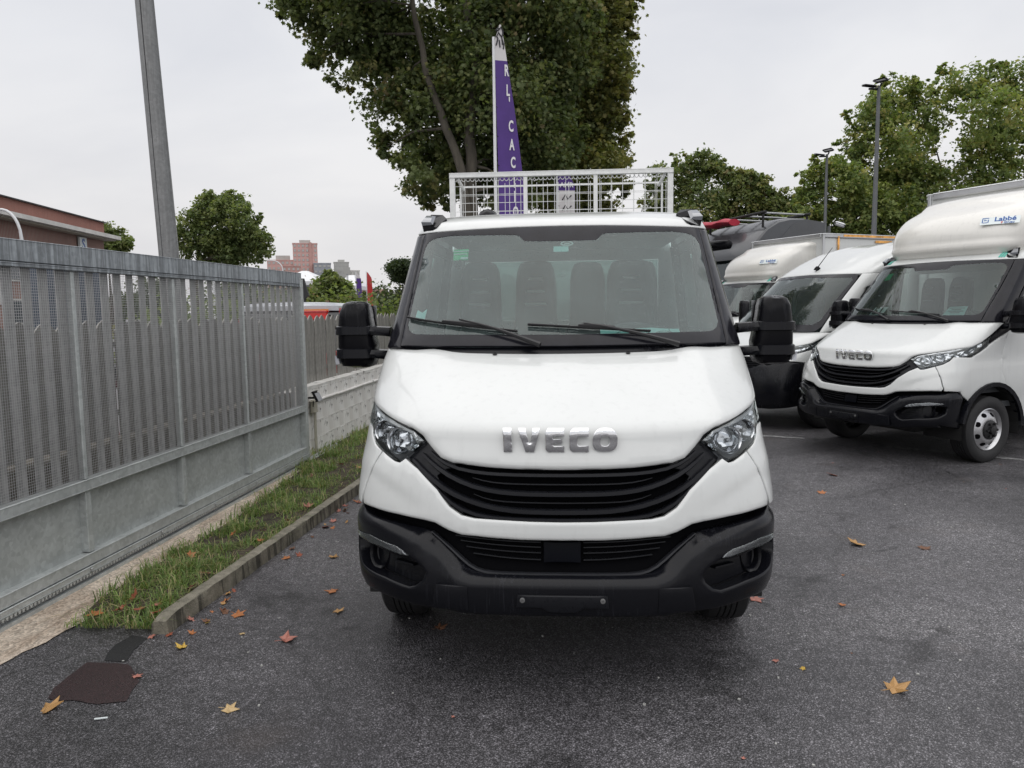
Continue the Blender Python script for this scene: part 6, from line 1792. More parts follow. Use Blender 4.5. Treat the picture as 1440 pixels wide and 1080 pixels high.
# grass on the verge
def leafmat(name, rough=.6, trans=.42, tmul=(1.3, 1.4, .7)):
    m, t, b = newmat(name)
    at = nd(t, 'Attribute', attribute_name='tone')
    t.links.new(at.outputs['Color'], b.inputs['Base Color'])
    b.inputs['Roughness'].default_value = rough
    b.inputs['Specular IOR Level'].default_value = .3
    out = [n for n in t.nodes if n.type == 'OUTPUT_MATERIAL'][0]
    tl = nd(t, 'BsdfTranslucent')
    t.links.new(mixc(t, 1., at.outputs['Color'], tmul, 'MULTIPLY'), tl.inputs[0])
    mx_ = nd(t, 'MixShader')
    mx_.inputs[0].default_value = trans
    t.links.new(b.outputs[0], mx_.inputs[1])
    t.links.new(tl.outputs[0], mx_.inputs[2])
    t.links.new(mx_.outputs[0], out.inputs[0])
    return m
LEAF = leafmat('foliage')
GRASS = leafmat('grass_blades', .5, .3)
N = 90000
yy = 3.75 + (rng.random(N) ** 1.5) * 9.5
u = rng.random(N)
lx = np.array([verge_l(y) for y in yy])
rx = np.array([kerb_x(y) for y in yy]) - .09
xx = lx - .06 + (rx - lx + .06) * u
dens = np.array([mnoise.noise(Vector((x * 3.2, y * 3.2, 4))) + .5 * mnoise.noise(Vector((x * 9, y * 9, 8))) for x, y in zip(xx, yy)])
thin = np.clip((yy - 3.75) / .6, .2, 1) * np.clip(u * 2.6 + .15, 0, 1)
keep = rng.random(N) < np.clip(.46 + dens * 1.5, .05, 1) * thin
xx, yy, dens = xx[keep], yy[keep], dens[keep]
N = len(xx)
hgt = (.03 + .10 * rng.random(N) ** 2.5 + .07 * np.clip(dens, 0, .6)) * rng.uniform(.7, 1.2, N)
wid = rng.uniform(.0014, .0036, N) * (1 + yy * .04)
ang = rng.uniform(0, 2 * np.pi, N)
lean = rng.uniform(.2, 1.5, N)
dx, dy = np.cos(ang), np.sin(ang)
b0 = np.c_[xx, yy, np.full(N, .02)]
V = np.stack([b0 + np.c_[-dy * wid, dx * wid, 0 * xx], b0 + np.c_[dy * wid, -dx * wid, 0 * xx],
              b0 + np.c_[dx * hgt * lean * .35 - dy * wid * .7, dy * hgt * lean * .35 + dx * wid * .7, hgt * .65], b0 + np.c_[dx * hgt * lean * .35 + dy * wid * .7, dy * hgt * lean * .35 - dx * wid * .7, hgt * .65],
              b0 + np.c_[dx * hgt * lean, dy * hgt * lean, hgt * np.maximum(.25, 1 - .4 * lean)]], 1).reshape(-1, 3)
ix = np.arange(N)[:, None] * 5
F = np.concatenate([ix + np.array([0, 1, 3]), ix + np.array([0, 3, 2]), ix + np.array([2, 3, 4])])
pal = np.array([(.080, .120, .036), (.105, .145, .045), (.058, .092, .030), (.16, .15, .075), (.20, .165, .10)])
c = 2.2 * pal[rng.choice(5, N, p=[.30, .28, .18, .14, .10])] * rng.uniform(.7, 1.3, (N, 1))
c = np.repeat(np.c_[c, np.ones(N)], 5, 0)
gg = link('verge_grass', np_mesh('verge_grass', V, F, GRASS, c))
gg['kind'] = 'stuff'

# ================================================================== SLIDING GATE
def galv(name, base, drip=0.):
    m, t, b = newmat(name)
    v = nd(t, 'TexVoronoi', i_Scale=38., i_Randomness=1.)
    t.links.new(coords(t, (1, 1, 1)), v.inputs['Vector'])
    n = nd(t, 'TexNoise', i_Scale=5., i_Detail=6., i_Roughness=.7)
    t.links.new(coords(t, (1, 1, 1)), n.inputs['Vector'])
    s1 = ramp(t, v.outputs['Color'], [(.0, .86), (1., 1.14)])
    s2 = ramp(t, n.outputs['Fac'], [(.3, .86), (.7, 1.1)])
    c = mixc(t, 1., base, s1.outputs[0], 'MULTIPLY')
    c = mixc(t, 1., c, s2.outputs[0], 'MULTIPLY')
    if drip:
        n3 = nd(t, 'TexNoise', i_Scale=1., i_Detail=4., i_Roughness=.65)
        t.links.new(coords(t, (30, 30, 1.8)), n3.inputs['Vector'])
        s3 = ramp(t, n3.outputs['Fac'], [(.42, 1 - drip), (.60, 1.05)])
        c = mixc(t, 1., c, s3.outputs[0], 'MULTIPLY')
    t.links.new(c, b.inputs['Base Color'])
    b.inputs['Metallic'].default_value = .2
    r = ramp(t, n.outputs['Fac'], [(.3, .38), (.7, .58)])
    t.links.new(r.outputs[0], b.inputs['Roughness'])
    return m
GALV = galv('galvanised_steel', (.47, .495, .49))
GALVTOP = galv('galvanised_top_rail', (.37, .40, .425), .45)
SLATM = galv('gate_slat_steel', (.39, .39, .385), .2)
WIREM = mat('mesh_wire', (.50, .50, .50), .5, .3)
FENCEM = galv('fence_picket_paint', (.30, .29, .265), .3)
gate = thing('sliding_gate', 'long galvanised sliding gate with fine wire mesh over vertical slats, at the left', 'gate', (GX0, GY0, 0), GRZ)
gy0, gy1 = -2.9, 4.48
posts = [-2.60, -1.48, -.36, .76, 1.90, 3.06]
def gbox(name, c, d, m=GALV, bev=.004, **k):
    b = MB()
    b.box(c, d, bev=bev)
    return b.build(name, m, gate, **k)
gbox('top_rail', (0, (gy0 + gy1) / 2, 2.085), (.07, gy1 - gy0, .125), GALVTOP)
gbox('top_flange', (.012, (gy0 + gy1) / 2, 2.005), (.05, gy1 - gy0 - .02, .026), GALVTOP)
gbox('mid_rail', (.005, (gy0 + gy1) / 2, .635), (.075, gy1 - gy0, .072))
gbox('bottom_rail', (.0, (gy0 + gy1) / 2, .155), (.08, gy1 - gy0, .075))
gbox('end_post', (.006, gy1 - .03, 1.05), (.086, .075, 2.06))
for y in posts:
    gbox('mullion', (.0, y, 1.33), (.05, .042, 1.32))
    gbox('lower_post', (-.006, y, .396), (.066, .06, .404))
ed = [gy0] + posts + [gy1 - .05]
for a, b_ in zip(ed[:-1], ed[1:]):
    gbox('sheet_panel', (-.028, (a + b_) / 2, .396), (.004, b_ - a - .03, .44), GALV, 0)
# rack along the foot of the gate
gbox('rack_bar', (.036, (gy0 + gy1) / 2, .093), (.03, gy1 - gy0, .042), GALV)
rk_ = MB()
for k in range(int((gy1 - gy0) / .03)):
    y = gy0 + .01 + k * .03
    rk_.rings([[(.022 + dx_, y, .071), (.022 + dx_, y + .022, .071), (.022 + dx_, y + .015, .052), (.022 + dx_, y + .007, .052)] for dx_ in (0, .028)])
rk_.build('rack_teeth', GALV, gate, kind='stuff')
for k in range(9):
    y = gy0 + .4 + k * .8
    gbox('rack_bolt', (.056, y, .094), (.012, .022, .022), ALU, .004)
sl = MB()
sl.box((0, 0, 0), (.006, .078, 1.36))
sl_o = sl.build('slat', SLATM, gate)
y = gy0 + .06
sl_o.location = (-.034, y, 1.335)
k = 0
while y < gy1 - .18:
    y += .142
    k += 1
    if min(abs(y - q) for q in posts) < .0:
        continue
    c_ = sl_o.copy()
    COL.objects.link(c_)
    c_.location = (-.034, y + .004 * math.sin(k * 2.3), 1.335)
    c_.rotation_euler = (.003 * math.sin(k), 0, .05 * math.sin(k * 1.7))
wm = MB()
pitch = .0165
for k in range(int((gy1 - gy0 - .08) / pitch)):
    y = gy0 + .02 + k * pitch
    wm.tube([(.010, y, .67), (.010, y, 1.995)], .00125, 3, cap=False)
for k in range(int((1.995 - .67) / pitch)):
    z = .675 + k * pitch
    wm.tube([(.0125, gy0 + .02, z), (.0125, gy1 - .06, z)], .0014, 3, cap=False)
wm.build('wire_mesh', WIREM, gate, kind='stuff')
# track
tr_ = MB()
tr_.box((.0, 0, 0), (.10, 8.6, .03))
o = tr_.build('gate_track', GALV, None, kind='structure')
o.location = gl(.0, 1.2, .012)
o.rotation_euler = (0, 0, GRZ)
o2 = MB()
o2.tube([(0, -4.3, 0), (0, 4.3, 0)], .016, 8)
o2 = o2.build('track_rail', STEEL, o)
o2.location = (0, 0, .02)

# ================================================================== WALL AND PICKET FENCE
def peeled():
    m, t, b = newmat('peeling_white_paint')
    co = coords(t)
    n = nd(t, 'TexNoise', i_Scale=5.5, i_Detail=8., i_Roughness=.72)
    t.links.new(coords(t, (1, 1.1, .75)), n.inputs['Vector'])
    k = ramp(t, n.outputs['Fac'], [(.60, 0.), (.635, 1.)])
    n2 = nd(t, 'TexNoise', i_Scale=2.2, i_Detail=5.)
    t.links.new(coords(t, (1, 2, .6)), n2.inputs['Vector'])
    w = ramp(t, n2.outputs['Fac'], [(.3, (.60, .58, .54)), (.6, (.78, .77, .74))])
    t.links.new(mixc(t, k.outputs[0], w.outputs[0], (.17, .155, .14)), b.inputs['Base Color'])
    b.inputs['Roughness'].default_value = .85
    bp = nd(t, 'Bump', i_Strength=.6, i_Distance=.006, invert=True)
    t.links.new(k.outputs[0], bp.inputs['Height'])
    t.links.new(bp.outputs[0], b.inputs['Normal'])
    return m
PEEL = peeled()
wall = thing('block_wall', 'low white painted block wall with peeling paint, carrying the grey picket fence', 'wall', (GX0, GY0, 0), GRZ)
b = MB()
b.box((-.22, 8.2, .41), (.20, 7.6, .80), PEEL)
b.box((-.22, .4, .41), (.20, 8.0, .80), CONC)
b.box((-.09, 8.6, .40), (.036, 7.96, .78))
b.build('wall_core', PEEL, wall)
nb = 0
for row in range(4):
    y = 4.62 - (.2 if row % 2 else 0)
    z = .10 + row * .202
    base = None
    while y < 12.2:
        y0, y1 = max(y, 4.62), min(y + .40, 12.2)
        if y1 - y0 > .05:
            bb = MB()
            bb.box((0, 0, 0), (.045, y1 - y0 - .005, .197), bev=.005)
            o = bb.build('block', PEEL, wall)
            o.location = (-.085 + .003 * math.sin(y * 9 + row * 4), (y0 + y1) / 2, z)
        y += .407
b = MB()
n_ = 60
b.rings([[(-.065 + .012 * mnoise.noise(Vector((y, 1, 0)) * 5), y, .805), (-.06 + .010 * mnoise.noise(Vector((y, 3, 0)) * 5), y, .842 + .012 * mnoise.noise(Vector((y, 2, 0)) * 4)), (-.33, y, .85), (-.33, y, .805)] for y in np.linspace(4.6, 12.2, n_)])
b.build('coping', PEEL, wall, fix=True)
fence = thing('picket_fence', 'grey metal picket fence with pointed tops standing on the low white wall', 'fence', (GX0, GY0, 0), GRZ)
pk = MB()
pk.prism([(-.094, 0), (.094, 0), (.094, .77), (.05, .815), (.0, .84), (-.05, .815), (-.094, .77)], -.006, .006, fn=lambda x, y, h: (h, x, y))
p0 = pk.build('picket', FENCEM, fence)
p0.location = (-.20, -2.8, .835)
for k in range(1, 76):
    o = p0.copy()
    COL.objects.link(o)
    o.location = (-.20 - .010 * (k % 2), -2.8 + k * .198, .835 + .006 * math.sin(k * 1.9))
    o.rotation_euler = (.006 * math.sin(k * 3.1), 0, .05 * math.sin(k * 1.3))
for z in (1.0, 1.5):
    b = MB()
    b.box((-.235, 4.5, z), (.04, 15.2, .04))
    b.build('fence_rail', FENCEM, fence)
# small fittings on the wall
jb = thing('junction_box', 'small beige junction box with conduit on the white wall beside the gate post', 'box', gl(-.06, 4.86, .60), GRZ)
b = MB()
b.box((.03, 0, 0), (.07, .15, .15), bev=.012)
BEIGE = mat('beige_plastic', (.42, .40, .33), .6, var=.15)
b.build('box_shell', BEIGE, jb)
b = MB()
b.tube([(.03, .02, -.08), (.03, .02, -.55)], .017, 8)
b.build('conduit', BEIGE, jb)
pipe = MB()
pipe.tube([gl(-.045, 4.95 + k * .5, .655 + .004 * math.sin(k * 2)) for k in range(15)], .018, 8)
pipe = tag(pipe.build('cable_conduit', PEEL, None, smooth=True), 'long white conduit running along the low wall', 'pipe')
fl = thing('flood_light', 'small black floodlight fixed to the white wall next to the gate post', 'light', gl(.05, 4.74, .735), GRZ)
b = MB()
b.box((0, 0, 0), (.05, .16, .13), Matrix.Rotation(R(0), 3, 'X') and None, rot=Matrix.Rotation(R(-25), 3, 'Y'), bev=.012)
b.build('lamp_housing', GLOSSBLACK, fl)
b = MB()
b.box((.028, 0, -.006), (.006, .13, .10), rot=Matrix.Rotation(R(-25), 3, 'Y'))
b.build('lamp_glass', CLEARL, fl)
b = MB()
b.tube([(-.10, 0, -.02), (-.02, 0, -.02)], .012, 6)
b.tube([(-.04, .0, -.06), (-.06, .04, -.13)], .006, 6)
b.build('bracket', GLOSSBLACK, fl)
# tall lamp column behind the gate
POLE = galv('weathered_pole', (.215, .22, .22), .14)
pl = MB()
pts = [Vector((-4.50, 8.5, 0)), Vector((-4.67, 8.5, 5.2)), Vector((-4.80, 8.5, 9.0))]
pl.tube([(-4.50, 8.5, 0), (-4.52, 8.5, .6), (-4.55, 8.5, 2.45), (-4.66, 8.5, 5.2), (-4.82, 8.5, 9.)], [.135, .115, .11, .10, .085], 10)
pc = thing('light_column', 'tall weathered grey column rising behind the gate into the sky', 'pole', (0, 0, 0))
pl.build('column_shaft', POLE, pc, smooth=50)
b = MB()
for k in range(12):
    z = .6 + k * .8
    x = -4.515 - .033 * z
    b.tube([(x + .025, 8.395 + .0025 * z, z), (x + .0, 8.395 + .0025 * (z + .8), z + .8)], .008, 5)
b.build('cable', HUB, pc)
b = MB()
b.tube([(-4.82, 8.5, 8.9), (-4.84, 8.3, 9.3), (-4.84, 7.6, 9.5)], .04, 8)
b.box((-4.84, 7.3, 9.5), (.22, .6, .1), bev=.03)
b.build('lamp_arm', POLE, pc)
BLUEGREY = mat('blue_grey_sheet', (.085, .105, .14), .6, var=.2, vs=6)
bd = thing('sheet_board', 'tall blue grey corrugated board standing behind the gate near the column', 'board', gl(-.75, 1.75, 0), GRZ)
b = MB()
pts = []
for k in range(25):
    pts.append((.025 * (1 if (k // 2) % 2 else 0), -.42 + k * .035))
rg = [[(x, y, 1.25), (x, y, 2.14), (x - .01, y, 2.14), (x - .01, y, 1.25)] for x, y in pts]
b.rings(rg)
b.build('corrugated_sheet', BLUEGREY, bd, fix=True)
for y in (-.35, .35):
    b = MB()
    b.box((-.04, y, 1.05), (.05, .05, 2.1))
    b.build('support_post', HUB, bd)
# ================================================================== TREES
def leaf_cloud(blobs, n, size, pal, prob, per=22, sig=.24, shell=.55, kind=0, squash=1.):
    B = np.array(blobs)
    w = B[:, 3] ** 2.2
    nc = max(1, n // per)
    bi = rng.choice(len(B), nc, p=w / w.sum())
    d = rng.normal(size=(nc, 3))
    d /= np.linalg.norm(d, axis=1, keepdims=True)
    rad = shell + (1 - shell) * rng.random(nc) ** .8
    rad *= np.where(rng.random(nc) < .25, rng.random(nc), 1)
    C = B[bi, :3] + d * (rad * B[bi, 3])[:, None] * np.array([1, 1, squash])
    r = B[bi, 3]
    cl = np.repeat(np.arange(nc), per)
    m = len(cl)
    pos = C[cl] + rng.normal(size=(m, 3)) * (sig * np.minimum(r[cl], 1.6 * np.median(r)))[:, None] * np.array([1, 1, .75])
    s = size * rng.uniform(.6, 1.25, m)
    # leaf orientation: roughly facing up and outwards
    nn = rng.normal(size=(m, 3)) * .75 + np.array([0, 0, .75]) + d[cl] * .5
    nn /= np.linalg.norm(nn, axis=1, keepdims=True)
    t = rng.normal(size=(m, 3))
    t[:, 2] -= .5
    t -= nn * (t * nn).sum(1, keepdims=True)
    t /= np.linalg.norm(t, axis=1, keepdims=True)
    b = np.cross(nn, t)
    if kind == 0:       # broad lobed leaf
        tp = np.array([(0, -.5, 0), (.20, -.30, .05), (.52, -.12, .0), (.26, .06, .06), (.40, .36, -.02), (.10, .22, .04), (0, .56, -.06), (-.10, .22, .04), (-.40, .36, -.02), (-.26, .06, .06), (-.52, -.12, 0), (-.20, -.30, .05)])
        tf = np.array([(0, 1, 11), (1, 2, 3), (1, 3, 9), (1, 9, 11), (9, 10, 11), (3, 4, 5), (3, 5, 9), (5, 7, 9), (7, 8, 9), (5, 6, 7)])
    elif kind == 1:     # small rhombic leaf
        tp = np.array([(0, -.5, 0), (.34, -.05, .06), (0, .55, -.04), (-.34, -.05, .06)])
        tf = np.array([(0, 1, 2), (0, 2, 3)])
    else:               # needle spray
        tp = np.array([(0, -.6, 0), (.10, 0, .03), (0, .6, 0), (-.10, 0, .03)])
        tf = np.array([(0, 1, 2), (0, 2, 3)])
    k = len(tp)
    V = pos[:, None] + (b[:, None] * tp[None, :, 0:1] + t[:, None] * tp[None, :, 1:2] + nn[:, None] * tp[None, :, 2:3]) * s[:, None, None]
    F = (np.arange(m)[:, None, None] * k + tf[None]).reshape(-1, 3)
    pal = np.array(pal)
    cc = pal[rng.choice(len(pal), nc, p=prob)][cl] * rng.uniform(.75, 1.25, (m, 1))
    mixm = rng.random(m) < .25
    cc[mixm] = pal[rng.choice(len(pal), int(mixm.sum()), p=prob)]
    col = np.repeat(np.c_[cc, np.ones(m)], k, 0)
    return V.reshape(-1, 3), F, col, C

BARK = mat('bark', (.075, .066, .052), .9, var=.45, vs=7, bump=.9, bs=30, stretch=(1, 1, .35))
BARKD = mat('dark_bark', (.07, .06, .048), .9, var=.4, vs=7, bump=.9, bs=30, stretch=(1, 1, .35))
def tree(name, label, cat, base, trunks, blobs, n, size, pal, prob, group=None, bark=BARK, twigs=40, **k):
    t = thing(name, label, cat, base, 0, group)
    bx, by, bz = base
    V, F, c, C = leaf_cloud(blobs, n, size, pal, prob, **k)
    V = V - np.array(base)
    cr_ = link('crown', np_mesh('crown', V, F, LEAF, c), t)
    mb = MB()
    nodes = []
    for pts, r0, r1 in trunks:
        P_ = [Vector(p) - Vector(base) for p in pts]
        # smooth
        q = []
        for i in range(len(P_) - 1):
            for j in range(4):
                q.append(P_[i].lerp(P_[i + 1], j / 4) + Vector((mnoise.noise(P_[i] * 3 + Vector((j, 0, 0))), mnoise.noise(P_[i] * 3 + Vector((0, j, 9))), 0)) * r0 * .35)
        q.append(P_[-1])
        rs = [r0 + (r1 - r0) * i / (len(q) - 1) for i in range(len(q))]
        mb.tube(q, rs, 9)
        nodes += list(zip(q, rs))
    # limbs from the trunk towards leaf clumps
    idx = rng.choice(len(C), min(twigs, len(C)), replace=False)
    for i in idx:
        c_ = Vector(C[i]) - Vector(base)
        lower = [(p, r) for p, r in nodes if p.z < c_.z + .2] or nodes
        p, r = min(lower, key=lambda e: (e[0] - c_).length)
        mid = p.lerp(c_, .5) + Vector((0, 0, .08 * (c_ - p).length))
        mb.tube([p, mid, c_], [r * .42, r * .24, r * .08], 5, cap=False)
    mb.build('trunk', bark, t, smooth=60)
    return t
DKG = [(.100, .132, .055), (.135, .166, .068), (.175, .195, .078), (.22, .21, .09), (.22, .18, .095)]
MIDG = [(.17, .225, .080), (.225, .275, .095), (.27, .30, .105), (.32, .30, .115), (.105, .15, .055)]
OLIVE = [(.16, .175, .06), (.20, .205, .07), (.24, .22, .08), (.11, .13, .05)]
Pm, Pp = T['tree_main'], T['tree_pop']
tree('plane_tree', 'large dark plane tree with leaning trunks right behind the tipper and the purple flag', 'tree', (-1.75, 13.9, 0),
     [(T['trunk_a'], .125, .06), (T['trunk_b'], .095, .04), ([(-1.75, 13.9, 0), (-1.72, 13.8, 1.6), T['trunk_a'][0]], .18, .14)],
     Pm, 105000, .095, DKG, [.36, .34, .22, .06, .02], bark=BARK, twigs=70, kind=0, per=40, sig=.19)
tree('poplar_tree', 'bushy olive green tree adjoining the dark plane tree on its right side', 'tree', (.3, 17.5, 0),
     [([(.3, 17.5, 0), (.4, 17.5, 3), (.6, 17.5, 6), (.7, 17.4, 8.5)], .2, .06)],
     Pp, 56000, .095, OLIVE + [(.17, .16, .045)], [.3, .28, .14, .2, .08], twigs=40, kind=0, per=34, sig=.19)
for nm, lab, key, base, n, pal, pr, bk in (
        ('poplar_tree', 'tall yellowing poplar behind the larger lamp post, dark gaps in its crown', 'tree_r1', (15.6, 42, 0), 24000, MIDG, [.3, .28, .2, .12, .10], BARK),
        ('poplar_tree', 'tallest green poplar at the right edge above the box lorry', 'tree_r2', (22.5, 42, 0), 32000, MIDG, [.28, .28, .22, .12, .10], BARK),
        ('bushy_tree', 'low pale green thicket tree around the foot of the two lamp posts', 'tree_r3', (14.4, 40.5, 0), 22000, MIDG, [.24, .34, .28, .09, .05], BARK),
        ('bushy_tree', 'dark green tree behind the corner of the mesh cage', 'tree_l1', (7.2, 45, 0), 17000, [tuple(1.25 * q for q in c_) for c_ in DKG], [.34, .34, .24, .07, .01], BARKD),
        ('bushy_tree', 'ragged green tree above the dark grey lorry', 'tree_l2', (11.5, 45, 0), 16000, [tuple(1.25 * q for q in c_) for c_ in DKG[1:]] + [(.10, .14, .05)], [.32, .3, .16, .04, .18], BARKD),
        ):
    bl = T[key]
    zt = max(p[2] for p in bl)
    xs_ = np.mean([p[0] for p in bl])
    tree(nm, lab, 'tree', (float(xs_), base[1], 0), [([(float(xs_), base[1], 0), (float(xs_) + .3, base[1] + .6, zt * .35), (float(xs_) - .2, base[1] + 1., zt * .6), (float(xs_) + .4, base[1] + 1., zt * .82)], .22, .04)] +
         [([(float(xs_), base[1], 1.), (float(xs_) + dx_, base[1], zt * .45), (float(xs_) + dx_ * 1.5, base[1] + .4, zt * .7)], .12, .03) for dx_ in (-1.8, 1.6)],
         bl, n, .21 if 'tree_r' in key else .22, pal, pr, 'trees beyond the parked vehicles', bk, 45, kind=1, per=24, sig=.15)
tree('poplar_tree', 'broad dark green poplar clump behind the gate and beside the grey column', 'tree', (T['tree_g'][0][0], 40, 0),
     [([(T['tree_g'][0][0], 40, 0), (T['tree_g'][0][0], 40, 3), (T['tree_g'][0][0] + .3, 40, 6)], .25, .05)], T['tree_g'], 26000, .18, [tuple(1.35 * q for q in c_) for c_ in DKG[:3]] + [(.16, .19, .07)], [.34, .34, .22, .10], None, BARKD, 40, kind=1, per=20, sig=.2, squash=1.35)
tree('round_tree', 'small green tree peeping out beside the brick building', 'tree', (T['tree_s'][0][0], 62, 0),
     [([(T['tree_s'][0][0], 62, 0), (T['tree_s'][0][0], 62, 5)], .2, .08)], T['tree_s'], 5000, .30, MIDG[:2] + DKG[1:3], [.3, .2, .3, .2], None, BARKD, 20, kind=1, per=16)
tree('garden_tree', 'bushy green garden tree behind the picket fence, in front of the pink tower', 'tree', (T['tree_b'][0][0], 22, 0),
     [([(T['tree_b'][0][0], 22, 0), (T['tree_b'][0][0], 22, 2.2)], .1, .05)], T['tree_b'], 7000, .13, MIDG[:2] + DKG[1:3], [.3, .2, .25, .25], None, BARKD, 25, kind=1, per=16)
tree('umbrella_pine', 'dark umbrella pine with flat crown just left of the windscreen pillar', 'tree', (T['tree_p'][0][0] + 2.5, 120, 0),
     [([(T['tree_p'][0][0] + 2.5, 120, 0), (T['tree_p'][0][0] + 2.0, 120, 5), (T['tree_p'][0][0] + .5, 120, 7.6)], .3, .15), ([(T['tree_p'][0][0] + 2.0, 120, 5), (T['tree_p'][0][0] + 4, 120, 8)], .2, .1)],
     T['tree_p'], 15000, .40, [(.03, .05, .022), (.045, .066, .028), (.06, .08, .035)], [.4, .4, .2], None, BARKD, 25, kind=1, per=16, shell=.5, squash=.42)
# hedges
def hedge(name, label, x0, x1, y0, y1, h, n, size, pal, pr, group=None):
    bl = []
    L_ = math.hypot(x1 - x0, y1 - y0)
    k = max(2, int(L_ / .7))
    for i in range(k + 1):
        t = i / k
        for lev in (.28, .72):
            bl.append((x0 + (x1 - x0) * t + rng.normal() * .15, y0 + (y1 - y0) * t + rng.normal() * .15, h * lev + rng.normal() * .06, h * .36))
    V, F, c, C = leaf_cloud(bl, n, size, pal, pr, kind=1, per=14, sig=.25)
    t = thing(name, label, 'hedge', ((x0 + x1) / 2, (y0 + y1) / 2, 0), 0, group)
    V = V - np.array(t.location)
    link('foliage', np_mesh('foliage', V, F, LEAF, c), t)
    m = MB()
    for b_ in bl[::2]:
        m.tube([(b_[0] - t.location.x, b_[1] - t.location.y, 0), (b_[0] - t.location.x, b_[1] - t.location.y, h * .7)], .03, 5)
    m.build('stem', BARKD, t)
    return t
OLE = MIDG[:2] + DKG[1:3] + [(.35, .20, .18)]
hedge('oleander_hedge', 'flowering oleander hedge beyond the picket fence, left of the cab', -9.5, -2.2, 18.0, 18.6, 2.15, 16000, .11, OLE, [.3, .25, .25, .18, .02])
hedge('clipped_hedge', 'dark green hedge running behind the sliding gate', -7.2, -6.6, 3.0, 16., 1.35, 12000, .10, DKG[:4], [.35, .3, .25, .1])
hedge('tall_hedge', 'tall green hedge closing the yard behind the parked vehicles', -1.0, 34., 36., 37., 3.4, 22000, .22, MIDG, [.3, .28, .2, .12, .10])
# far woods: one mass
fb = []
for i in range(170):
    x = -130 + i * 2.4 + rng.normal() * 1.5
    y = 150 + rng.normal() * 14
    h = 5.0 + 2.2 * mnoise.noise(Vector((x * .05, 0, 0))) + (2.0 if -78 < x < -38 else 0)
    fb.append((x, y, h * .55, h * .55))
V, F, c, C = leaf_cloud(fb, 52000, .8, [(.045, .065, .032), (.065, .085, .042), (.085, .10, .05)], [.4, .4, .2], kind=1, per=12)
fw_ = link('far_wood', np_mesh('far_wood', V, F, LEAF, c))
fw_['kind'] = 'stuff'

# ================================================================== BUILDINGS
def brickmat(name, a, b_, sc):
    m, t, b = newmat(name)
    br = nd(t, 'TexBrick', i_Scale=sc)
    br.inputs['Color1'].default_value = (*a, 1)
    br.inputs['Color2'].default_value = (*b_, 1)
    br.inputs['Mortar'].default_value = (.30, .24, .21, 1)
    br.inputs['Mortar Size'].default_value = .02
    t.links.new(coords(t, (1, 1, 1)), br.inputs['Vector'])
    n = nd(t, 'TexNoise', i_Scale=.4, i_Detail=5.)
    t.links.new(coords(t), n.inputs['Vector'])
    r = ramp(t, n.outputs['Fac'], [(.3, .85), (.7, 1.15)])
    t.links.new(mixc(t, 1., br.outputs['Color'], r.outputs[0], 'MULTIPLY'), b.inputs['Base Color'])
    b.inputs['Roughness'].default_value = .9
    return m
BRICK = brickmat('brick_facade', (.30, .125, .095), (.26, .11, .085), 4.)
WHITEC = mat('white_render', (.62, .61, .58), .8, var=.15, vs=1.5)
WINM = mat('window_glass_dark', (.06, .07, .08), .15, spec=.6)
PINK = mat('pink_facade', (.56, .35, .32), .9, var=.12, vs=.2)  # pink lightened so the far facade looks hazy
PINKD = mat('pink_facade_dark', (.47, .28, .25), .9, var=.12, vs=.2)
GREYB = mat('grey_facade', (.30, .32, .35), .8, var=.1, vs=.3)  # lightened toward grey-blue, distance haze put into the colour
PALEB = mat('pale_facade', (.42, .42, .40), .8, var=.1, vs=.3)
bl = thing('brick_building', 'long red brick building with white cornice beyond the gate', 'building', (-28.2, 45, 0), R(9.6))
def bbox(name, c, d, m, parent, bev=0):
    b = MB()
    b.box(c, d, bev=bev)
    return b.build(name, m, parent)
bbox('wall', (-7, -16, 3.3), (14, 32, 6.6), BRICK, bl)
bbox('parapet', (-7, -16, 6.96), (14.1, 32.1, .70), BRICK, bl)
bbox('cornice', (.40, -15.8, 6.42), (.9, 32.6, .22), WHITEC, bl)
bbox('eaves_soffit', (.30, -15.8, 6.27), (.6, 32.2, .08), BEIGE, bl)
bbox('roof_edge', (-7, -16, 7.34), (14.4, 32.4, .06), HUB, bl)
bbox('lintel_band', (.06, -16, 4.66), (.12, 31.6, .14), WHITEC, bl)
for k in range(8):
    y = -2.6 - k * 3.6
    for z in (1.9, 4.0):
        w_ = bbox('window', (.03, y, z), (.07, 1.9, 1.25), WHITEC, bl)
        bbox('pane', (.075, y - .46, z), (.02, .82, 1.08), WINM, w_)
        bbox('pane', (.075, y + .46, z), (.02, .82, 1.08), WINM, w_)
    bbox('white_panel', (.04, y - 1.8, 3.0), (.06, 1.3, 1.5), WHITEC, bl)
sg = thing('building_sign', 'white vertical sign with dark blue lettering on the brick building', 'sign', (-27.75, 41.9, 0), R(9.6))
bbox('sign_board', (.2, 0, 4.25), (.12, .85, 3.8), PAPERW, sg)
for ch, z in (('S', 5.72), ('t', 4.75), ('s', 3.75)):
    fm = Matrix(((0, 0, 1, .265), (1, 0, 0, 0), (0, 1, 0, z), (0, 0, 0, 1)))
    put_text('sign_letter', ch, .85, BLUEL, fm, sg, ext=.01, bold=.02)
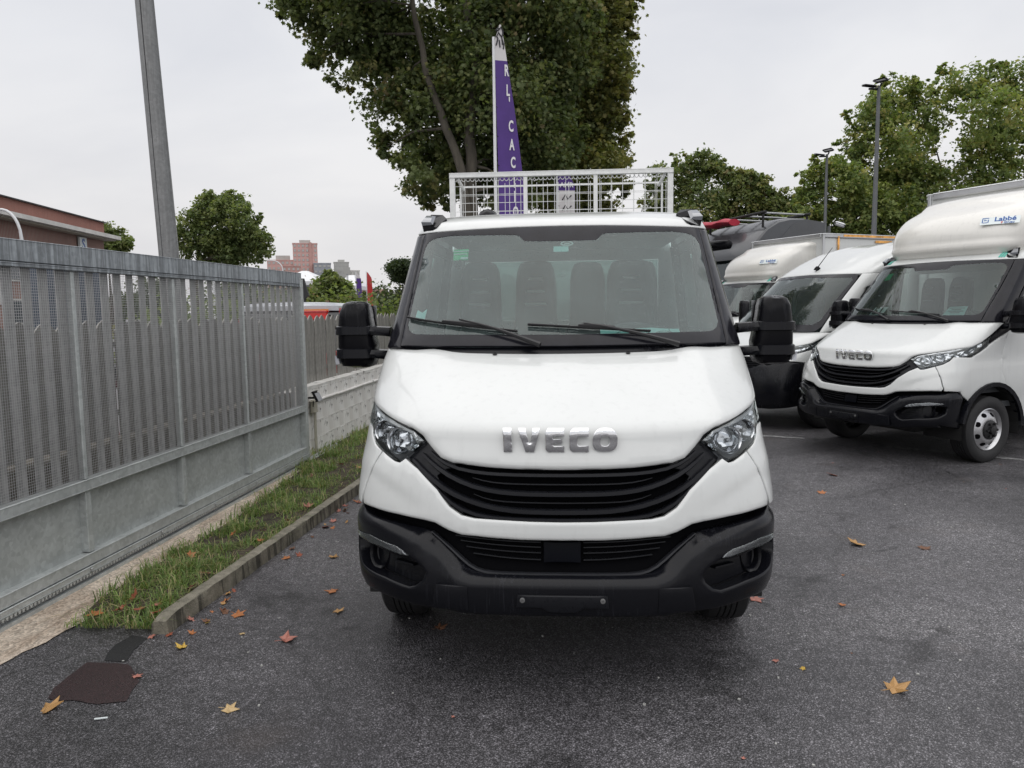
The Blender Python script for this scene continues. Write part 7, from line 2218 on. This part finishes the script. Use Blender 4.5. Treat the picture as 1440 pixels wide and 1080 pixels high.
def tower(name, label, x, y, w, d, h, m, floors, cols, ww, wh, pent=0, rz=0., stripe=None):
    t = thing(name, label, 'building', (x, y, 0), rz)
    bbox('wall', (0, 0, h / 2), (w, d, h), m, t)
    bbox('roof', (0, 0, h + .3), (w + .5, d + .5, .6), m, t)
    if pent:
        bbox('penthouse', (0, 0, h + .6 + pent / 2), (w * .45, d * .5, pent), PALEB, t)
    if stripe:
        bbox('stair_shaft', (w * .22, -d / 2 - .3, h / 2 + .8), (w * .10, .8, h + .6), stripe, t)
    b = MB()
    b.box((0, 0, 0), (ww, .3, wh))
    o = None
    for f in range(floors):
        for c_ in range(cols):
            xw = -w / 2 + w * (c_ + .5) / cols
            if stripe and abs(xw - w * .22) < w * .08:
                continue
            if o is None:
                o = b.build('window', PALEB, t)
                oo = o
            else:
                oo = o.copy()
                COL.objects.link(oo)
            oo.location = (xw, -d / 2 - .08, h * (f + .6) / floors)
            if (f * 7 + c_ * 3) % 4 == 0:
                pass
    return t
tower('apartment_tower', 'tall pink apartment tower far away beyond the fence', -172.5, 500, 15.8, 15, 46.5, PINK, 15, 6, 1.3, 1.5, 2.2, R(19), PINKD)
tower('apartment_block', 'lower pink apartment block beside the tall pink tower', -186.5, 496, 20, 14, 35.5, PINK, 10, 7, 1.5, 1.5, 3.0, R(19))
tower('apartment_block', 'pink block stepping down in front of the tall pink tower', -171.5, 470, 11, 10, 30, PINKD, 8, 4, 1.3, 1.5, 0, R(19))
tower('office_block', 'dark grey block right beside the pink tower', -159.5, 495, 11, 12, 33, GREYB, 9, 4, 1.6, 1.2, 0, R(18))
tower('apartment_block', 'pale grey apartment block right of the pink tower', -151.0, 510, 10, 10, 34.5, PALEB, 9, 4, 1.4, 1.4, 1.6, R(17))
tower('apartment_block', 'small beige block further right on the skyline', -143.5, 515, 7, 10, 29, WHITEC, 8, 3, 1.4, 1.4, 0, R(17))
tower('house', 'low pink house near the umbrella pine', -50.0, 190, 9, 8, 6.5, PINK, 2, 3, 1.2, 1.4, 0, R(10))
# ================================================================== FLAGS, LAMP POSTS, SIGNS
PURPLE = mat('purple_banner_cloth', (.075, .032, .20), .7, var=.12, vs=3, bump=.3, bs=9)
BWHITE = mat('white_banner_cloth', (.62, .60, .60), .7, var=.06, vs=6)
BPRINT = mat('banner_print', (.72, .71, .72), .7)
PNT = mat('white_pole_paint', (.70, .71, .72), .4)
def banner(name, label, base, yaw, pole_h, left, right, mats, split, letters, tsz, group=None):
    """tapering cloth: left/right edges given as (u, z) lists from top down, in the plane of the banner"""
    t = thing(name, label, 'flag', base, yaw, group)
    b = MB()
    b.tube([(0, 0, 0), (0, 0, pole_h * .5), (0, 0, pole_h)], [.030, .026, .018], 8)
    b.build('pole', PNT, t, smooth=True)
    n = 30
    zs_ = np.linspace(left[0][1], left[-1][1], n)
    def edge(e, z):
        return float(np.interp(-z, [-q[1] for q in e], [q[0] for q in e]))
    def wav(u, z):
        return .035 * math.sin(z * 2.1 + u * 3) * min(1, u * 2)
    for nm, m, za, zb in (('banner_tip', mats[0], left[0][1], split), ('banner_cloth', mats[1], split, left[-1][1])):
        zz = np.linspace(za, zb, 16)
        b = MB()
        vs, fs = [], []
        for z in zz:
            l_, r_ = edge(left, z), edge(right, z)
            for j in range(6):
                u_ = l_ + (r_ - l_) * j / 5
                vs.append((u_, wav(u_, z), z))
        k = len(vs)
        vs += [(x, y + .006, z) for x, y, z in vs]
        for i in range(15):
            for j in range(5):
                q = (i * 6 + j, i * 6 + 6 + j, i * 6 + 7 + j, i * 6 + 1 + j)
                fs.append(q)
                fs.append(tuple(v + k for v in q[::-1]))
        b.add(vs, fs)
        b.build(nm, m, t, smooth=True)
    b = MB()
    for z in np.linspace(left[0][1] - .3, left[-1][1] + .2, 7):
        b.tube([(-.02, 0, z), (edge(left, z) + .02, 0, z - .03)], .006, 5)
    b.build('clip', HUB, t)
    for ch, u_, z, sx_ in letters:
        me = text_mesh(ch, tsz, .002, tsz * .03)
        me.transform(Matrix.Translation((u_, wav(u_, z) - .006, z)) @ Matrix.Rotation(R(90), 4, 'X') @ Matrix.Diagonal((sx_, 1, 1, 1)))
        me.materials.clear()
        me.materials.append(BPRINT if z < split else INK)
        link('printed_letter', me, t)
    return t
bp_ = T['banner']
def rel(p, b0):
    return (p[0] - b0[0], p[1])
pole_x = bp_['px']
yw = R(25)
cw = math.cos(yw)
lft = [((q[0] - pole_x) / cw, q[1]) for q in bp_['l']]
rgt = [((q[0] - pole_x) / cw, q[1]) for q in bp_['r']]
let = [(ch, (q[0] - pole_x) / cw, q[1], .5) for ch, q in bp_['t']]
fl1 = banner('feather_flag', 'tall purple feather flag with white tip and lettering on a white pole behind the cage', (pole_x, 11, 0), yw, bp_['ztop'], lft, rgt, (BWHITE, PURPLE), bp_['split'], let, .215)
# prancing mark on the white tip reduced to its strokes
zt = bp_['split']
uc = (rgt[1][0] + lft[1][0]) / 2
b = MB()
for pts in ([(-.03, .30), (.02, .36), (.05, .30), (.03, .22)], [(-.05, .22), (-.02, .28), (.03, .22), (.04, .12)], [(-.06, .10), (-.03, .20), (-.05, .22)], [(.03, .20), (.06, .12), (.05, .06)], [(-.01, .18), (0, .08)], [(-.06, .30), (-.03, .34), (.0, .33)]):
    b.tube([(uc + .01 + p[0], -.012, zt + .10 + p[1]) for p in pts], .010, 5)
b.build('tip_emblem', INK, fl1)
banner('feather_flag', 'second small purple and white flag half hidden behind the mesh cage', (T['ban2'][0][0], 15.0, 0), R(10), 4.4,
       [(.03, 4.32), (.03, 4.1), (.03, 2.2)], [(.26, 4.32), (.36, 4.1), (.36, 2.2)], (PURPLE, BWHITE), 4.02, [], .2)
f2 = [o for o in COL.objects if o.name.startswith('feather_flag')][-1]
put_text('printed_letter', 'AMR', .13, BPRINT, Matrix.Translation((.19, -.03, 4.12)) @ Matrix.Rotation(R(90), 4, 'X'), f2, bold=.003)
for z in (3.88, 3.68, 3.48):
    b = MB()
    b.tube([(.10, -.045, z - .05), (.16, -.045, z + .05), (.21, -.045, z - .03), (.28, -.045, z + .04)], .014, 5)
    b.build('printed_mark', INK, f2)
for (lab, px, m, tm) in (('purple feather flag far away beyond the hedge', T['fl_p'], PURPLE, BWHITE), ('red feather flag far away beyond the hedge', T['fl_r'], RED, RED)):
    x, z0 = px[0][0], px[0][1]
    banner('feather_flag', lab, (x, 50, 0), R(12), z0 + .1, [(.03, z0), (.03, z0 - .4), (.03, 1.6)], [(.10, z0), (.36, z0 - .4), (.40, 1.6)], (tm, m), z0 - .35, [], .5)
LAMPM = mat('lamp_post_grey', (.12, .125, .13), .5, .4, var=.1)
def lamp_post(label, x, y, h):
    t = thing('lamp_post', label, 'lamp post', (x, y, 0), 0, 'lamp posts with twin floodlights')
    b = MB()
    b.tube([(0, 0, 0), (0, 0, h * .35), (0, 0, h * .36), (0, 0, h)], [.13, .12, .10, .06], 10)
    b.build('post', LAMPM, t, smooth=50)
    for dx_, dz, rt in ((-.45, -.05, 8), (.02, .18, -12)):
        b = MB()
        b.box((dx_, -.25 if dx_ < 0 else -.1, h + dz), (.48, .38, .08), rot=Matrix.Rotation(R(rt), 3, 'Y') @ Matrix.Rotation(R(28 if dx_ > 0 else 12), 3, 'X'), bev=.03)
        b.build('floodlight', GLOSSBLACK, t)
    b = MB()
    b.tube([(-.4, -.1, h - .12), (0, 0, h - .1), (.1, 0, h + .1)], .04, 6)
    b.build('bracket', GLOSSBLACK, t)
    return t
lp = T['lampp']
lamp_post('nearer tall lamp post with two black floodlight heads, in front of the poplars', lp[0][0], 30, lp[0][1])
lamp_post('farther lamp post with two black floodlight heads, shorter looking, left of the other', lp[1][0], 39, lp[1][1])
cm = thing('security_camera', 'white security camera pair on a pole above the roof of the white box lorry', 'camera', (T['cams'][0][0], 26, 0), 0)
zc = T['cams'][0][1]
b = MB()
b.tube([(0, 0, 0), (0, 0, zc)], .05, 8)
b.build('pole', LAMPM, cm)
for s in (-1, 1):
    b = MB()
    b.box((s * .35, 0, zc + .05), (.36, .14, .14), rot=Matrix.Rotation(R(18 * s), 3, 'Y'), bev=.04)
    b.build('camera_body', PNT, cm)
def street_lamp(label, x, y, h, arm):
    t = thing('street_lamp', label, 'street lamp', (x, y, 0), 0, 'street lamps beyond the gate')
    b = MB()
    pts = [(0, 0, 0), (0, 0, h * .55), (0, 0, h - 1.2)] + [(arm * (1 - math.cos(q)), 0, h - 1.2 + 1.2 * math.sin(q)) for q in np.linspace(.3, 1.5, 6)] + [(arm * 1.5, 0, h + .02)]
    b.tube(pts, [.09, .08, .07] + [.06] * 6 + [.05], 8)
    b.build('post', PNT, t, smooth=True)
    b = MB()
    b.box((arm * 1.75, 0, h), (abs(arm) * .6, .22, .12), bev=.04)
    b.build('lamp_head', ALU, t)
sl_ = T['strl']
street_lamp('curved white street lamp in front of the brick building', sl_[0][0], 30, sl_[0][1], -.8)
street_lamp('curved street lamp in front of the dark poplar clump', sl_[1][0], 60, sl_[1][1], -1.2)
street_lamp('distant curved street lamp beside the end of the gate', sl_[2][0], 95, sl_[2][1], -1.4)
# small roadside things far off
sgn = thing('dark_sign', 'black pentagonal board on a post right beside the gate end', 'sign', (T['dsign'][0][0], 13, 0), 0)
b = MB()
x0 = 0
b.prism([(-.06, 1.62), (.10, 1.62), (.13, 1.95), (.19, 2.0), (.11, 2.30), (-.06, 2.31)], -.03, .03, fn=lambda x, y, h: (x, h, y))
b.build('sign_board', HUB, sgn, fix=True)
b = MB()
b.tube([(.0, .04, 0), (.0, .04, 1.9)], .03, 6)
b.build('post', LAMPM, sgn)
def canopy(label, x, y, w, h):
    t = thing('canopy', label, 'canopy', (x, y, 0), 0, 'white canopies beyond the hedge')
    b = MB()
    b.rings([[(-w / 2, -2, h), (w / 2, -2, h), (w / 2, 2, h), (-w / 2, 2, h)], [(-w / 2, -2, h + .3), (w / 2, -2, h + .3), (w / 2, 2, h + .3), (-w / 2, 2, h + .3)], [(-.2, -.2, h + 1.2), (.2, -.2, h + 1.2), (.2, .2, h + 1.2), (-.2, .2, h + 1.2)]])
    b.build('canopy_roof', PNT, t, fix=True)
    for sx_ in (-1, 1):
        for sy_ in (-1, 1):
            b = MB()
            b.tube([(sx_ * (w / 2 - .1), sy_ * 1.9, 0), (sx_ * (w / 2 - .1), sy_ * 1.9, h)], .05, 6)
            b.build('post', PNT, t)
for lab, q in (('wide white canopy right behind the gate end', T['can'][0]), ('small white canopy beside the far flags', T['can'][1])):
    canopy(lab, q[0], 60, 3.6 if 'wide' in lab else 1.8, q[1])
sp = thing('signpost', 'white signpost among the far flags', 'sign', (T['spost'][0][0], 55, 0), 0)
b = MB()
b.tube([(0, 0, 0), (0, 0, T['spost'][0][1])], .08, 6)
b.build('post', PNT, sp)
b = MB()
b.box((0, -.1, T['spost'][0][1] - .2), (.5, .08, .5))
b.build('sign_plate', PALEB, sp)

# ================================================================== CARS BEHIND THE FENCE
CARG = mat('car_glass', (.02, .024, .028), .08, spec=.8)
TAILR = mat('tail_lamp', (.65, .02, .015), .15, coat=.5)
TAILO = mat('tail_lamp_orange', (.75, .25, .05), .15, coat=.5)
def car(label, loc, rz, body, roof, H=1.8, Lg=4.2, Wd=1.78):
    t = thing('parked_car', label, 'car', loc, rz, None)
    def ring(y, z0, z1, w, wt):
        return [(-w, y, z0), (-w * 1.0, y, z0 + (z1 - z0) * .5), (-wt, y, z1 - .04), (-wt * .9, y, z1), (wt * .9, y, z1), (wt, y, z1 - .04), (w, y, z0 + (z1 - z0) * .5), (w, y, z0)]
    hw = Wd / 2
    zb = H * .60
    b = MB()
    b.rings([ring(y, .28, z, hw * k, hw * k * .97) for y, z, k in ((0, zb * .9, .86), (.06, zb * .98, .93), (.3, zb, .98), (1.0, zb, 1), (2.6, zb * .99, 1), (3.2, zb * .95, .98), (Lg - .25, zb * .82, .93), (Lg, zb * .6, .84))])
    b.build('body', body, t, smooth=40, fix=True)
    b = MB()
    b.rings([[(-hw * k, y0, zb - .02), (hw * k, y0, zb - .02), (hw * k, y1, zb - .02), (-hw * k, y1, zb - .02)] if q == 0 else [(-hw * k, y0, z), (hw * k, y0, z), (hw * k, y1, z), (-hw * k, y1, z)] for q, (z, k, y0, y1) in enumerate(((zb, .95, .10, 3.2), (zb + .2, .92, .16, 2.85), (H - .12, .80, .28, 2.25)))])
    b.build('window_band', CARG, t, fix=True)
    for y in (.2, 1.45, 2.35):
        for s in (-1, 1):
            b = MB()
            b.tube([(s * hw * .955, y + (.0 if y > 1 else -.02), zb), (s * hw * .815, y + (.12 if y < 1 else (0 if y < 2 else -.1)), H - .1)], .045, 4)
            b.build('roof_pillar', body, t)
    b = MB()
    b.rings([[(-hw * k, y0, z), (0, y0 - .02, z + .01), (hw * k, y0, z), (hw * k, y1, z), (0, y1 + .03, z + .01), (-hw * k, y1, z)] for z, k, y0, y1 in ((H - .13, .82, .22, 2.32), (H - .06, .81, .22, 2.3), (H - .015, .72, .30, 2.2), (H, .5, .5, 2.0))])
    b3 = MB()
    b3.box((hw * .40, .13, H - .20), (hw * .55, .08, .15), bev=.02)
    b3.build('tailgate_band', TAILR, t)
    b3 = MB()
    b3.box((hw * .40, .085, H - .115), (hw * .55, .02, .02))
    b3.build('brake_light', TAILO, t)
    rf_ = b.build('roof', roof, t, smooth=50, fix=True)
    b = MB()
    b.tube([(0, .55, H), (0, .40, H + .09)], [.02, .008], 6)
    b.build('roof_aerial', HUB, rf_)
    for s in (-1, 1):
        b = MB()
        b.box((s * hw * .80, .015, zb * .86), (.22, .05, .34), bev=.02)
        b.build('tail_lamp', TAILR, t)
        b = MB()
        b.box((s * hw * .70, Lg - .13, zb * .62), (.30, .08, .14), bev=.02)
        b.build('headlight', CLEARL, t)
        for y in (.75, Lg - .85):
            make_wheel(t, s * (hw - .09), y, .31, .19, s, 'rear')
    return t
car('red hatchback with pale silver roof parked behind the picket fence near the gate end', (-4.08, 10.9, 0), R(6), RED, SILVER, 1.86)
car('white car glimpsed through the left bays of the sliding gate', (-5.6, 5.2, 0), R(4), PNT, PNT, 1.55)
car('red car glimpsed through the slats of the sliding gate', (-5.2, 3.2, 0), R(2), RED, RED, 1.5)

# ================================================================== FALLEN LEAVES
def leaf_mesh(seed, curl):
    r_ = random.Random(seed)
    pts = []
    lobes = [(0, 1.0), (38, .52), (64, .86), (98, .45), (128, .66), (160, .34), (180, .22)]
    prof = [(a, l * r_.uniform(.88, 1.1)) for a, l in lobes]
    prof2 = [(360 - a, l * r_.uniform(.88, 1.1)) for a, l in lobes[1:-1]][::-1]
    allp = prof + prof2
    vs = [(0, 0, .06)]
    for a, l in allp:
        x, y = math.sin(R(a)) * l, math.cos(R(a)) * l
        vs.append((x, y, curl * (x * x + y * y) * r_.uniform(.3, 1.3) * .35 + .02 + .05 * math.sin(a * .11 + seed)))
    n = len(allp)
    fs = [(0, 1 + i, 1 + (i + 1) % n) for i in range(n)]
    k = len(vs)
    vs += [(x, y, z - .03) for x, y, z in vs]
    fs += [tuple(q + k for q in f[::-1]) for f in fs]
    fs += [(1 + (i + 1) % n, 1 + i, k + 1 + i, k + 1 + (i + 1) % n) for i in range(n)]
    s0 = len(vs)
    vs += [(-.02, -.2, .03), (.02, -.2, .03), (.05, -.85, .03), (.02, -.85, .06)]
    fs += [(s0, s0 + 1, s0 + 2, s0 + 3)]
    return vs, fs
LC = {}
for nm, c_ in dict(tan=(.42, .24, .09), orange=(.40, .15, .05), rust=(.30, .085, .045), pink=(.42, .17, .13), yellow=(.55, .36, .06), brown=(.16, .075, .04), buff=(.50, .36, .18)).items():
    LC[nm] = mat('leaf_' + nm, c_, .55, var=.35, vs=25)
lm = {}
# (index into T leaves, colour, size, label)
SPEC = [(0, 'orange', .062, 'large crumpled orange leaf at the corner of the sand strip and the grass'), (1, 'rust', .045, 'rust leaf among the weeds at the near end of the verge'), (2, 'rust', .055, 'dark rust leaf at the near tip of the verge'), (3, 'pink', .040, 'pinkish leaf against the near end of the kerb'),
        (4, 'pink', .030, 'small pink leaf on the tarmac just below the kerb end'), (5, 'rust', .034, 'small rust leaf touching the kerb end face'), (6, 'yellow', .042, 'small yellow leaf on the tarmac near the kerb end'), (7, 'orange', .034, 'small orange leaf at the foot of the kerb near its end'),
        (8, 'orange', .060, 'bright orange leaf lying alone right of the kerb end'), (9, 'yellow', .022, 'tiny yellow scrap of leaf beside the kerb end'), (10, 'buff', .024, 'tiny buff leaf between the kerb and the rust coloured leaf'), (11, 'pink', .066, 'large rust pink leaf on the open tarmac left of the tipper front'),
        (12, 'orange', .050, 'orange leaf leaning against the kerb halfway along'), (13, 'pink', .060, 'pinkish leaf on the verge grass just before the kerb'), (14, 'tan', .055, 'tan leaf on the tarmac left of the bumper, upper of two'), (15, 'orange', .055, 'orange leaf on the tarmac left of the front wheel'), (16, 'tan', .045, 'tan leaf left of the front wheel, lower of two'),
        (17, 'rust', .050, 'rust leaf at the kerb foot beside the tipper bumper corner'), (18, 'pink', .045, 'pink leaf at the kerb foot close to the bumper'), (19, 'buff', .052, 'lacy buff leaf on the tarmac below the rust pink one'), (20, 'tan', .075, 'large tan leaf beside the red tarmac patch'), (21, 'rust', .040, 'rust leaf behind the near kerb end in the weeds'), (22, 'pink', .034, 'small pink leaf on the right edge of the red tarmac patch'),
        (31, 'tan', .085, 'large tan leaf on the open tarmac right of the bumper'), (32, 'brown', .060, 'brown leaf on the tarmac further right of the bumper'), (33, 'tan', .075, 'large buff leaf on the tarmac in the lower right'), (34, 'pink', .024, 'tiny pinkish leaf on the tarmac in front of the right wheel'), (35, 'yellow', .020, 'tiny ochre leaf near the tiny pinkish one'), (36, 'orange', .030, 'small orange leaf right of the right front wheel'),
        (37, 'pink', .060, 'pink leaf just beside the right front wheel'), (38, 'brown', .050, 'brown leaf under the left part of the bumper'), (39, 'orange', .060, 'orange leaf far out on the tarmac before the box lorry'), (40, 'rust', .075, 'rust leaf on the tarmac before the box lorry front wheel')]
for i, c_, s_, lab in SPEC:
    vs, fs = leaf_mesh(i, [.15, 1.5, .4, .9, .6][i % 5])
    b = MB()
    b.add(vs, fs)
    o = b.build('fallen_leaf', LC[c_], None, smooth=False)
    x, y = T['leaves'][i]
    on_v = (x < kerb_x(y) - .10) and y > 3.8
    o.location = (x, y, .075 if on_v else .004)
    o.scale = (s_, s_, s_ * 1.2)
    o.rotation_euler = (rng.normal() * .12, rng.normal() * .12, rng.random() * 6.28)
    tag(o, lab, 'leaf', 'fallen leaves')
base = {}
for k in range(60):
    y = 3.9 + rng.random() ** 1.3 * 6.5
    x = kerb_x(y) + .02 + abs(rng.normal()) * .09
    q = ['rust', 'pink', 'brown', 'orange', 'tan'][k % 5]
    s_ = rng.uniform(.014, .040)
    if q not in base:
        vs, fs = leaf_mesh(100 + k, 1.6)
        b = MB()
        b.add(vs, fs)
        o = b.build('leaf_scrap', LC[q], None)
        base[q] = o
    else:
        o = base[q].copy()
        COL.objects.link(o)
    o.location = (x, y, .003)
    o.scale = (s_,) * 3
    o.rotation_euler = (rng.normal() * .3, rng.normal() * .3, rng.random() * 6.28)
    tag(o, 'small dry leaf scrap lying along the foot of the kerb', 'leaf', 'leaf scraps along the kerb')
for k in range(14):
    y = 4.0 + rng.random() ** 1.3 * 5.
    x = verge_l(y) + (kerb_x(y) - .12 - verge_l(y)) * (.25 + .75 * rng.random())
    o = base[['rust', 'brown', 'tan', 'orange', 'pink'][k % 5]].copy()
    COL.objects.link(o)
    s_ = rng.uniform(.03, .06)
    o.location = (x, y, .085)
    o.scale = (s_,) * 3
    o.rotation_euler = (rng.normal() * .4, rng.normal() * .4, rng.random() * 6.28)
    tag(o, 'dry leaf caught among the grass blades of the verge', 'leaf', 'leaves in the verge grass')
for k in range(24):
    x, y = rng.uniform(-1.5, 5.5), rng.uniform(2.6, 9)
    if abs(x) < 1.2 and y > 3.0:
        continue
    o = base[['brown', 'tan', 'pink', 'orange', 'rust'][k % 5]].copy()
    COL.objects.link(o)
    s_ = rng.uniform(.008, .018)
    o.location = (x, y, .003)
    o.scale = (s_,) * 3
    o.rotation_euler = (0, 0, rng.random() * 6.28)
    tag(o, 'tiny leaf crumb scattered on the open tarmac', 'leaf', 'leaf crumbs on the tarmac')
PAINTW = mat('worn_road_paint', (.22, .22, .22), .8, var=.6, vs=14)
for nm_, (xa, ya), (xb, yb_) in (('a', (2.2, 10.2), (3.1, 9.75)), ('b', (3.9, 9.2), (5.4, 8.1))):
    dx_, dy_ = xb - xa, yb_ - ya
    l_ = math.hypot(dx_, dy_)
    nx_, ny_ = -dy_ / l_ * .05, dx_ / l_ * .05
    sheet_poly('worn_painted_line', [(xa - nx_, ya - ny_), (xb - nx_, yb_ - ny_), (xb + nx_, yb_ + ny_), (xa + nx_, ya + ny_)], .004, PAINTW, step=.06, wob=.05)
# pale grit
b = MB()
for k in range(150):
    x, y = rng.uniform(-2.7, 3.5), rng.uniform(2.4, 6.5)
    if x < -2.0 and y > 3.8:
        continue
    s_ = rng.uniform(.002, .006)
    b.box((x, y, s_ * .5), (s_ * 2, s_ * 1.6, s_), rot=Matrix.Rotation(rng.random() * 3, 3, 'Z'))
b.build('pale_grit', PALEB, None, kind='stuff')
b = MB()
x, y = T['cig'][0]
b.tube([(x, y, .006), (x + .05, y + .014, .006)], .004, 6)
tag(b.build('cigarette_end', PAPERW, None), 'white cigarette end on the tarmac below the red patch', 'litter')
